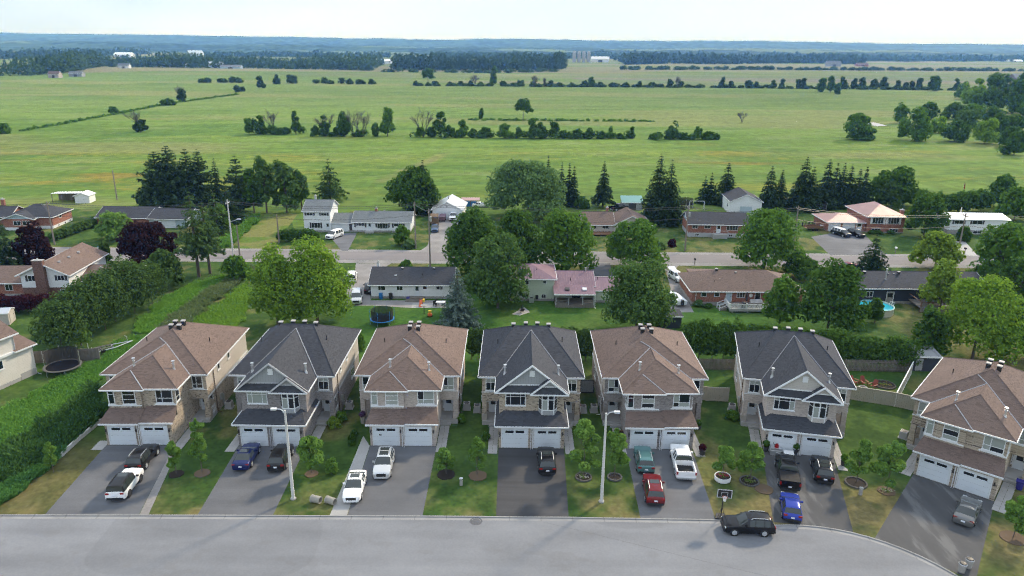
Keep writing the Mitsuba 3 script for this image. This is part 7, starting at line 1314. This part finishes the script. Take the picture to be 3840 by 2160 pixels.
ORD1 = 'first second third fourth fifth sixth seventh eighth ninth tenth eleventh twelfth thirteenth fourteenth fifteenth sixteenth seventeenth eighteenth nineteenth'.split()
TENS = {20: ('twentieth', 'twenty'), 30: ('thirtieth', 'thirty'), 40: ('fortieth', 'forty')}
def nth(i):
    if i < 19: return ORD1[i]
    n = i + 1; d = n // 10 * 10; return TENS[d][0] if n == d else TENS[d][1] + ' ' + ORD1[n - d - 1]
def row(qs): return enumerate(sorted(qs, key=lambda q: q[0] / q[1]))
G1, G2 = 'bushes in the nearer meadow hedgerow', 'bushes in the farther meadow hedgerow'
ftree('lone round headed tree on a clear stem in the middle of the meadow', (6.06,473.56,12.92,5.78), 'maple', low=.36, n=9, fork=.45)
bare_tree('bare grey branching tree with some ivy, left in the meadow', *(-191.45,382.66,13.93,6.34), leafy=.45)
bare_tree('bare topped tree with leafy lower half, farther in the meadow at left', *(-262.78,597.88,15.81,6.31), leafy=.62)
ftree('single round bush left in the meadow', (-259.21,486.46,4.02,3.61), 'maple', name='meadow_bush', cat='bush')
ftree('low bushes beside the bare topped meadow tree', (-257.74,560.05,4.03,6.51), 'maple', name='meadow_bush', cat='bush', low=.0)
ftree('bright bush at the left edge of the meadow', (-253.67,370.1,4.67,4.95), 'mid', name='meadow_bush', cat='bush')
for q, lb, k in (((-133.69,376.4,8.27,3.42), 'light bush at the left end of the nearer hedgerow', 'mid'), ((-128.21,376.85,9.45,4.63), 'dark bush second in the nearer hedgerow', 'maple'), ((-110.49,378.3,11.84,3.03), 'tall narrow tree right of the first gap in the nearer hedgerow', 'maple'), ((-93.49,370.8,10.66,3.37), 'slim tree before the bare trees of the nearer hedgerow', 'maple'),
                 ((-83.77,369.84,12.35,5.54), 'leafy tree among the bare trees of the nearer hedgerow', 'maple'), ((-63.16,373.23,13.81,5.19), 'broad tree at the right of the second clump in the nearer hedgerow', 'mid'), ((-69.06,372.76,6.06,2.59), 'low bush left of the broad hedgerow tree', 'maple'), ((-35.93,370.2,12.75,4.36), 'tree with a forked crown in the nearer hedgerow', 'maple'),
                 ((-25.09,371.06,8.16,3.77), 'rounded pale bush in the nearer hedgerow', 'mid'), ((-14.15,370.21,4.86,4.55), 'low round bush in the nearer hedgerow', 'maple'), ((-3.84,369.32,6.59,4.74), 'light green pair of bushes in the nearer hedgerow', 'mid'), ((10.61,370.46,8.92,5.55), 'largest round tree of the nearer hedgerow', 'maple'),
                 ((19.96,371.19,8.16,3.37), 'two headed tree right of the largest hedgerow tree', 'maple'), ((48.41,371.72,5.66,2.78), 'small tree near the right end of the nearer hedgerow', 'mid'), ((59.48,372.58,6.06,1.99), 'last slim tree of the nearer hedgerow', 'maple'), ((79.43,370.75,9.31,4.16), 'round tree in the separate clump right of the nearer hedgerow', 'maple'), ((92.15,371.74,6.43,2.98), 'tree with a tufted top in the separate clump', 'mid'),
                 ((-20.46,470.92,6.82,2), 'thin dark tree standing alone behind the nearer hedgerow', 'maple')):
    ftree(lb, q, k)
for i, q in row(((-121.33,377.41,4.36,4.03), (-116.41,377.81,3.18,3.63), (-98.35,370.41,4.86,2.58), (-88.63,371.19,4.1,2.38), (-76.56,370.42,3.12,2.58), (-46.33,371.1,4.48,3.18), (-41.02,371.52,5.27,2.98), (-31.01,370.59,5.83,3.37), (-20.15,371.45,3.9,2.58), (2.68,369.84,5.05,2.97), (15.98,370.88,5.06,3.57), (25.44,369.92,4.08,3.36), (31.41,370.39,4.09,3.57), (37.8,370.89,4.48,3.77), (43.8,371.36,3.32,2.98), (53.84,372.14,2.15,3.38), (70.28,371.73,2.35,3.58), (85.07,371.19,3.32,3.57), (97.63,372.16,3.72,3.98), (101.69,372.48,2.55,2.59))):
    ftree(nth(i) + ' low bush from the left in the nearer meadow hedgerow', q, 'maple', name='hedgerow_bush', cat='bush', group=G1, low=.0, n=6)
for q, lb in (((-122.84,380.94,14.66,4.07), 'bare tree rising from the first clump of the nearer hedgerow'), ((-79.48,370.18,17.31,3.96), 'taller bare tree in the second clump of the nearer hedgerow'), ((-75.2,370.53,14.67,3.37), 'second bare tree in the second clump of the nearer hedgerow'), ((-93.88,370.77,13.72,2.58), 'bare tree at the left of the second clump'), ((-44.96,371.21,17.17,3.97), 'wide bare tree at the left of the third clump'), ((141.91,465.56,9.14,1.48), 'thin bare tree alone right in the meadow')):
    bare_tree(lb, *q)
# farther hedgerow at about nine hundred metres
ftree('tall elm with round head at the farther hedgerow', (-102.44,907.57,20.03,7.6), 'maple', low=.35, n=8, fork=.45)
ftree('two tiered tree at the farther hedgerow', (-25.22,932.71,22.42,6.34), 'maple', low=.05)
ftree('tree in the farther hedgerow right of the bare field', (92.08,905.13,11.38,5.21), 'maple')
ftree('round dark tree at the right of the farther hedgerow', (484.48,875.75,16.29,9.17), 'maple', low=.12)
ftree('tall tree of the small grove in the farther meadow', (342.38,821.06,17.76,5.6), 'maple'); ftree('left tree of the small grove in the farther meadow', (337.83,835.62,13.47,7.01), 'maple'); ftree('right tree of the small grove in the farther meadow', (337.23,791.26,10.39,4.15), 'maple')
for i, q in row(((-268.96,804.47,12.18,5.48), (-279.46,893.18,10.79,4.68), (-267.38,916.19,9.22,9.59), (-266.88,730.51,5.19,3.07), (-266.75,744.3,3.02,2.35), (-196.43,909.52,5.5,5.24), (-184.99,911.77,4.6,7.16), (-171.17,914.49,5.53,5.74), (-117.27,904.72,3.65,3.79), (-94.05,909.19,3.21,4.28), (-75.45,902.82,2.73,3.78), (-62.19,895.58,4.52,3.75), (-51.44,888.03,6.27,4.18), (-38.52,890.44,3.6,5.13), (-12.95,895.2,4.52,4.69),
          (8.17,899.14,5.89,6.59), (22.12,892.22,4.5,4.67), (43.8,896.22,6.33,4.22), (54.24,898.15,3.63,4.7), (68.77,891.41,4.05,5.13), (83.01,894.01,5.86,4.21), (102.12,897.5,4.98,4.7), (116.55,900.14,4.09,5.65), (132.1,893.64,4.51,5.15), (147.52,896.42,6.33,4.22), (163.53,899.32,4.54,5.18), (185.51,903.29,8.64,4.26), (197.81,905.51,6.84,4.74),
          (247.47,905.13,11.38,3.79), (258.95,907.18,6.86,3.32), (278.08,901.37,8.63,5.66), (287.07,902.96,6.37,3.78), (310.19,907.06,8.68,3.8), (320.3,908.85,9.61,3.33), (338.07,902.85,10.9,3.78), (344.14,903.91,11.82,3.31), (390.08,902.9,13.16,6.62), (404.92,905.48,11.84,4.74), (415.72,907.36,13.23,5.7), (430.18,909.87,11.9,5.24), (442.65,912.03,13.75,6.68), (457.08,905.54,10.03,4.74), (466.95,907.24,7.77,3.32), (475.8,908.76,8.69,2.85), (479.59,900.55,12.68,5.19), (523.65,899.28,12.66,4.24))):
    ftree(nth(i) + ' bush from the left in the farther meadow hedgerow', q, 'far', name='hedgerow_bush', cat='bush', group=G2, low=.0, n=5)
for i, q in row(((-44.99,889.23,18.3,3.26), (23.29,883.11,17.3,3.24), (35.87,885.4,12.92,2.32), (193.79,895.52,15.75,3.75))): bare_tree(nth(i) + ' thin bare tree from the left in the farther meadow hedgerow', *q, group='bare trees in the farther hedgerow')
def scrub(name, label, pts, h, w, size_k=1.6, pal='far', z=0, dens=1.0):
    """a run of scrub that reads as one mass"""
    SEED[0] += 1; rng = np.random.default_rng(SEED[0]); X[0] = np.eye(4); L = []
    for a, b in zip(pts[:-1], pts[1:]):
        n = max(1, int(math.dist(a, b) / (w * .9)))
        for i in range(n): q = (i + rng.random()) / n; hh = h * rng.uniform(.45, 1.2); L.append((a[0] + (b[0] - a[0]) * q + rng.normal(0, w * .3), a[1] + (b[1] - a[1]) * q + rng.normal(0, w * .6), z + hh * .45, w * .6, w * .6, hh * .55))
    d = math.hypot(*pts[0]); s = d / 732 * size_k; v, f, c = crown(L, int(min(30000, dens * len(L) * 60)), s, PAL[pal], rng); k = put(numbered(name), (v, f), 'leaf', color=c); tag(k, label, 'scrub', None, 'stuff')
scrub('field_scrub', 'low dark scrub strip left in the farther meadow', [(-380.77,914.43), (-329.45,925)], 6, 7); scrub('field_scrub', 'low dark scrub strip behind the farther hedgerow gap', [(-238.82,911.44), (-205.47,918.08)], 7, 8)
scrub('field_scrub', 'thin line of weeds along the farther hedgerow', [(-121.62,884.38), (97.33,896.63), (240.02,903.79), (520.77,890.2)], 3.5, 7); scrub('field_scrub', 'scattered weeds along the fence behind the nearer hedgerow', [(-27.6,464.83), (26.69,464.87), (88.53,465.62)], 0.9, 2.4, dens=.3, pal='mid')
scrub('field_scrub', 'weedy line running up to the left in the meadow', [(-250.95,381.4), (-256.03,486.81), (-263.26,571.63), (-252.75,694.22)], 0.9, 2.2, dens=.25, pal='mid'); scrub('field_scrub', 'scrub line before the far right farm', [(230.82,1663.34), (558.35,1770.64), (959.03,1833.67), (1235.7,1854.53)], 8, 14)
scrub('field_scrub', 'bushes below the far dark wood', [(-232.49,1382.62), (-30.7,1372.81), (83.69,1503.09)], 6, 14, dens=.6)
scrub('field_scrub', 'dark undergrowth under the first clump of the nearer hedgerow', [(-133.71,378.21), (-107.02,380.41)], 3.6, 4.0, pal='maple'); scrub('field_scrub', 'dark undergrowth under the second clump of the nearer hedgerow', [(-100.1,370.27), (-72.98,372.44)], 3.4, 4.0, pal='maple'); scrub('field_scrub', 'dark undergrowth under the long third run of the nearer hedgerow', [(-49.08,370.88), (1.7,371.46), (61.5,372.74)], 4.2, 4.4, pal='maple'); scrub('field_scrub', 'dark undergrowth under the separate clump right of the nearer hedgerow', [(67.66,371.53), (103.72,372.64)], 3.8, 4.2, pal='maple')
# grove at the right
rng0 = np.random.default_rng(77)
ftree('large round tree at the left front of the right hand grove', (202.28,375.17,15.22,9.43), 'mid', low=.0, n=11); ftree('open crowned tree with dark undergrowth left of the grove', (173.72,376.35,13.72,6.44), 'mid', low=.2); ftree('bush under the open crowned tree', (175.8,376.51,5.13,10.06), 'maple', name='meadow_bush', cat='bush', low=.0)
for i, q in row(((241.95,469.9,11.62,6.23), (275.19,500.36,9.78,9.28), (293.45,502.18,9.81,10.11), (300.07,488.73,9.81,10.36), (285.68,444.77,11.49,9.46), (221.26,373.29,9.76,8.38), (230.76,364.32,11.05,7.8), (233.86,349.42,9.91,7.87), (257.38,424.73,11.01,10.17), (259.18,395.39,11.31,9.49), (290.92,427.59,13.27,9.1), (367.47,607.16,23.36,11.53), (363.85,575.34,26.22,13.67), (369.29,557.87,24.07,13.26), (455.57,672.42,25.09,14.15), (427.83,722.13,16.42,9.49), (465.23,727.31,21.26,15.28), (219.32,324.07,10.26,6.1), (234.87,412.56,8.37,6.6))):
    ftree(nth(i) + ' leafy tree from the left in the grove at the right edge', q, ('mid', 'maple', 'bright', 'birch')[i % 4] if i < 11 else 'maple', name='grove_tree', group='trees of the right hand grove', low=.0, n=8)
sheet('dry_pond_bed', [(219.4,479.17), (227.86,472.6), (226.37,453.24), (218.59,449.2), (216.6,467.03)], .003, 'm_concrete', label='pale bare patch beside the open crowned tree')

# far woods: a mass of small crowns and pointed firs over a low canopy
def wood(name, label, pts, depth, h, n, pal, fir=.5, seed=1, size=None, z=None, spread=None):
    rng = np.random.default_rng(seed); X[0] = np.eye(4); p = np.asarray(pts, float); seg = np.linalg.norm(np.diff(p, axis=0), axis=1); cum = np.r_[0, np.cumsum(seg)]
    u = rng.random(n) * cum[-1]; x = np.interp(u, cum, p[:, 0]); y = np.interp(u, cum, p[:, 1]); w = rng.random(n) ** 1.4 * depth + depth * .30 * meshkit.noise(np.c_[x / 160, 0 * x, 0 * x + seed], 6); y = y + w; d = np.hypot(x, y); x = x * (1 + w / np.maximum(d, 1))
    hh = h * rng.uniform(.55, 1.15, n) * (.42 + 1.15 * meshkit.noise(np.c_[x / (h * 5), y / (h * 9), 0 * x], 3)); isf = rng.random(n) < fir; k = 13; s = size or float(np.median(d)) / 732 * 2.0
    zb = np.zeros(n) if z is None else z(x, y); i = np.repeat(np.arange(n), k); e = sphere_pts(n * k, rng); t = rng.random(n * k)
    rr = np.where(isf[i], hh[i] * .20 * (1.08 - t), hh[i] * .33 * np.sqrt(np.clip(1 - (t * 1.5 - .6) ** 2, .05, 1))); e[:, 1] -= .25
    c = np.c_[x[i] + e[:, 0] * rr, y[i] + e[:, 1] * rr, zb[i] + hh[i] * (.06 + .92 * t)]; nr = e + [0, -.2, .6]; v, f = quads(c, nr, max(s, h * .16), rng)
    q = np.clip(rng.random(n)[i] * .5 + rng.random(n * k) * .35 - isf[i] * .22 + .08, 0, 1)[:, None]; col = np.asarray(PAL[pal][0]) * (1 - q) + np.asarray(PAL[pal][1]) * q
    kk = put(numbered(name), (v, f), 'leaf', color=np.repeat(np.clip(col, .004, .5), 4, 0)); tag(kk, label, 'wood', None, 'stuff')
wood('far_wood', 'dark fir wood in the middle distance at the centre', [(-233.51,1456.9), (-127.33,1414.16), (-38.41,1393.25), (83.69,1503.09), (107.13,1622.82)], 420, 24, 1500, 'spruce', .65, 1)
wood('far_wood', 'dark wood left of the centre beyond the meadow', [(-771.76,1442.46), (-649.05,1428.36), (-538.51,1411.3), (-364.94,1366.23), (-244.59,1311.76)], 500, 19, 1500, 'far', .45, 2)
wood('far_wood', 'leafy wood at the far left beyond the meadow', [(-690.15,990.64), (-645.2,1001.39), (-654.97,1088.23), (-735.86,1298.19)], 380, 21, 700, 'far', .25, 3)
wood('far_wood', 'long dark wood in the middle distance at right', [(303.13,2072.25), (459.81,2291.86), (762.05,2422.15), (1068.05,2554.07), (1164.71,2533.83)], 900, 24, 1700, 'spruce', .6, 4)
wood('far_wood', 'hazy wood strip beyond the right hand farm', [(1347.14,3225.35), (1929.31,3527.75), (2636.63,3783.97)], 1100, 24, 900, 'far', .5, 5)
wood('far_wood', 'hazy wood strip behind the left hand fields', [(-1492.79,2126.12), (-1398.28,2185.67), (-1311.23,2323.55)], 1300, 22, 700, 'far', .5, 6)
wood('far_wood', 'hazy wood strip behind the centre wood', [(-316.71,2867.21), (10.74,3073.55), (463.77,3359.03)], 1200, 20, 900, 'far', .5, 7)
wood('far_wood', 'thin hazy tree line across the left hand far fields', [(-1228.78,2917.11), (-961.79,3130.92), (-538.34,3319.55)], 500, 18, 500, 'far', .5, 17)
wood('far_wood', 'hazy wood far right on the plain', [(365.86,3419.27), (1604.62,4390.82), (4057.81,5831.39)], 2000, 24, 1200, 'far', .5, 8)
# wooded hills that close the plain
def hills(name, label, y0, y1, x0, x1, prof, seed, nx=240, ny=14, base=0.0):
    xs = np.linspace(x0, x1, nx); ys = np.linspace(y0, y1, ny); gx, gy = np.meshgrid(xs, ys); t = (gy - y0) / (y1 - y0); top = np.interp(gx / gy, prof[0], prof[1]) * y1
    z = top * np.sin(np.clip(t * 1.25, 0, 1) * np.pi / 2) ** 1.1 + base + 42.5 * 0; q = np.c_[gx.ravel(), gy.ravel(), 0 * gx.ravel()]
    z = z + (meshkit.fbm(q / 420, 4, seed).reshape(z.shape) - .5) * 26 * np.clip(t * 3, 0, 1) + (meshkit.noise(q / 55, seed + 3).reshape(z.shape) - .5) * 13
    f = []
    for i in range(ny - 1):
        for j in range(nx - 1): a = i * nx + j; f += [[a, a + 1, a + nx + 1], [a, a + nx + 1, a + nx]]
    X[0] = np.eye(4); put(name, (np.c_[gx.ravel(), gy.ravel(), z.ravel() - 4], np.array(f)), 'm_wooded'); tag(name, label, None, None, 'structure')
mat('m_wooded', proc(lambda p, n, uv: mix((0.016, 0.036, 0.020), (0.045, 0.080, 0.034), smoothstep(0.25, 0.75, 0.5 * noise(p.x / 38, p.y / 60, p.z / 25) + 0.5 * fbm(p.x / 300, p.y / 500, 1, 3))) * 1.0 + V((0.075, 0.085, 0.035)) * smoothstep(0.60, 0.63, fbm(p.x / 900 + 2, p.y / 420, 2, 3)) * smoothstep(6300.0, 6100.0, p.y)), 0.95, spec=0.05)
# skyline: angular height above the level of the ground, by bearing
AZ = [-.85, -.70, -.55, -.35, -.20, -.10, -.04, .05, .12, .20, .30, .42, .60, .85]
hills('wooded_hills', 'blue wooded hills along the skyline', 7600, 11000, -10500, 10500, (AZ, [.0172, .0165, .0158, .0150, .0138, .0128, .0150, .0146, .0138, .0142, .0150, .0140, .0136, .0134]), 11)
hills('wooded_rise', 'low wooded rise before the blue hills', 4300, 6200, -6200, 6200, (AZ, [.0112, .0108, .0098, .0088, .0082, .0076, .0080, .0084, .0080, .0084, .0088, .0086, .0082, .0080]), 21)
# far farms
def farm(label, x, y, w, d, h, rise, wm, rm, rot=0.0, name='farm_building', cat='barn'):
    at(x, y, 0, rot); t = thing(name, label, cat); vol(t, -w / 2, w / 2, 0, d, h, 'x', rise, wm, rm, over=.6, found=0); k = part(t, 'door', MB().box(-w * .12, w * .12, -.12, -.01, 0, h * .7), 'trim_dark')
farm('white farm shed with bright roof at the far left wood', *(-694.72,1564.1), 46, 16, 5, 4, 'siding_white', 'fabric_white'); farm('white house with bright roof before the far left wood', *(-599.38,1534.3), 28, 14, 7, 5, 'siding_white', 'fabric_white', name='farm_house', cat='house')
farm('grey shed right of the bright roofed farm house', *(-552.74,1489.95), 40, 14, 4, 3, 'siding_blue', 'shingle_grey'); farm('small farm house at the left of the far wood', *(-742.48,1452.82), 20, 10, 5, 4, 'siding_white', 'shingle_grey', name='farm_house', cat='house')
farm('grey barn by the far left lane', *(-606.94,1053.74), 18, 9, 4, 3, 'siding_grey', 'shingle_grey'); farm('reddish house at the edge of the leafy far left wood', *(-610.85,1009.61), 14, 9, 5, 3.5, 'brick_beige', 'shingle_brown', name='farm_house', cat='house')
farm('long white barn near the silos', *(292.22,2600.83), 60, 25, 11, 8, 'siding_white', 'fabric_white'); farm('grey barn of the far right farm', *(927.65,2221.91), 40, 18, 9, 7, 'siding_grey', 'shingle_grey'); farm('dark red barn of the far right farm', *(1028.08,2260.51), 34, 16, 6, 5, 'brick_red', 'shingle_brown')
farm('bright long barn at the far right edge', *(2479.62,3813.61), 90, 26, 6, 5, 'siding_white', 'fabric_white'); farm('white house far left on the plain', *(-1369.56,2682.66), 60, 30, 10, 8, 'siding_white', 'fabric_white', name='farm_house', cat='house'); farm('white barn far left of the centre on the plain', *(-1142.3,2737.94), 50, 30, 14, 12, 'siding_white', 'fabric_white')
farm('white sheds beyond the centre pond', *(-373.55,2085.66), 80, 25, 7, 4, 'siding_white', 'fabric_white'); farm('weathered grey barn behind the grove at the right edge', *(785.07,1182.27), 26, 14, 6, 6, 'wood_grey', 'shingle_grey', .5)
for i, dx in enumerate((-24, -8, 8, 24)):
    q = (224.55,2566.68); at(q[0] + dx, q[1], 0); t = thing('grain_silo', ('first', 'second', 'third', 'fourth')[i] + ' grey silo from the left beside the white barn', 'silo', 'row of grey silos'); part(t, 'shell', MB().lathe([(6, 0), (6, 30), (5.4, 33), (3.5, 35.5), (0, 36.5)], n=12), 'm_concrete'); part(t, 'cap', MB().lathe([(6.15, 29.5), (6.15, 30.3), (6.0, 30.3)], n=12), 'metal_light')
mat('water_far', (0.35, 0.42, 0.48), 0.1, spec=0.6)
sheet('pond', [(-323.06,1601.18), (-275.93,1617.85), (-300.98,1749.64), (-340.72,1734.36)], .02, 'water_far', label='pale pond before the far wood')
sheet('far_lane', [(-744.46,1295.48), (-730.68,1299.83), (-1023.78,1882.73), (-1029.95,1879.71)], .02, 'm_gravel', label='pale lane running into the distance at far left')
# ------------------------------------------------------------------ air
HAZE = 6.5e-5
scene['haze_air'] = {'type': 'homogeneous', 'albedo': {'type': 'rgb', 'value': [0.80, 0.92, 0.985]},
                     'sigma_t': {'type': 'rgb', 'value': [HAZE * 0.40, HAZE * 0.80, HAZE * 1.85]}}
scene['haze'] = {'type': 'cube', 'to_world': T().translate([0, 7400, 108]).scale([16500, 8400, 112.0]), 'bsdf': {'type': 'null'}, 'interior': {'type': 'ref', 'id': 'haze_air'}}
tag('haze', 'thin bluish summer air over the far woods', 'haze', None, 'stuff')
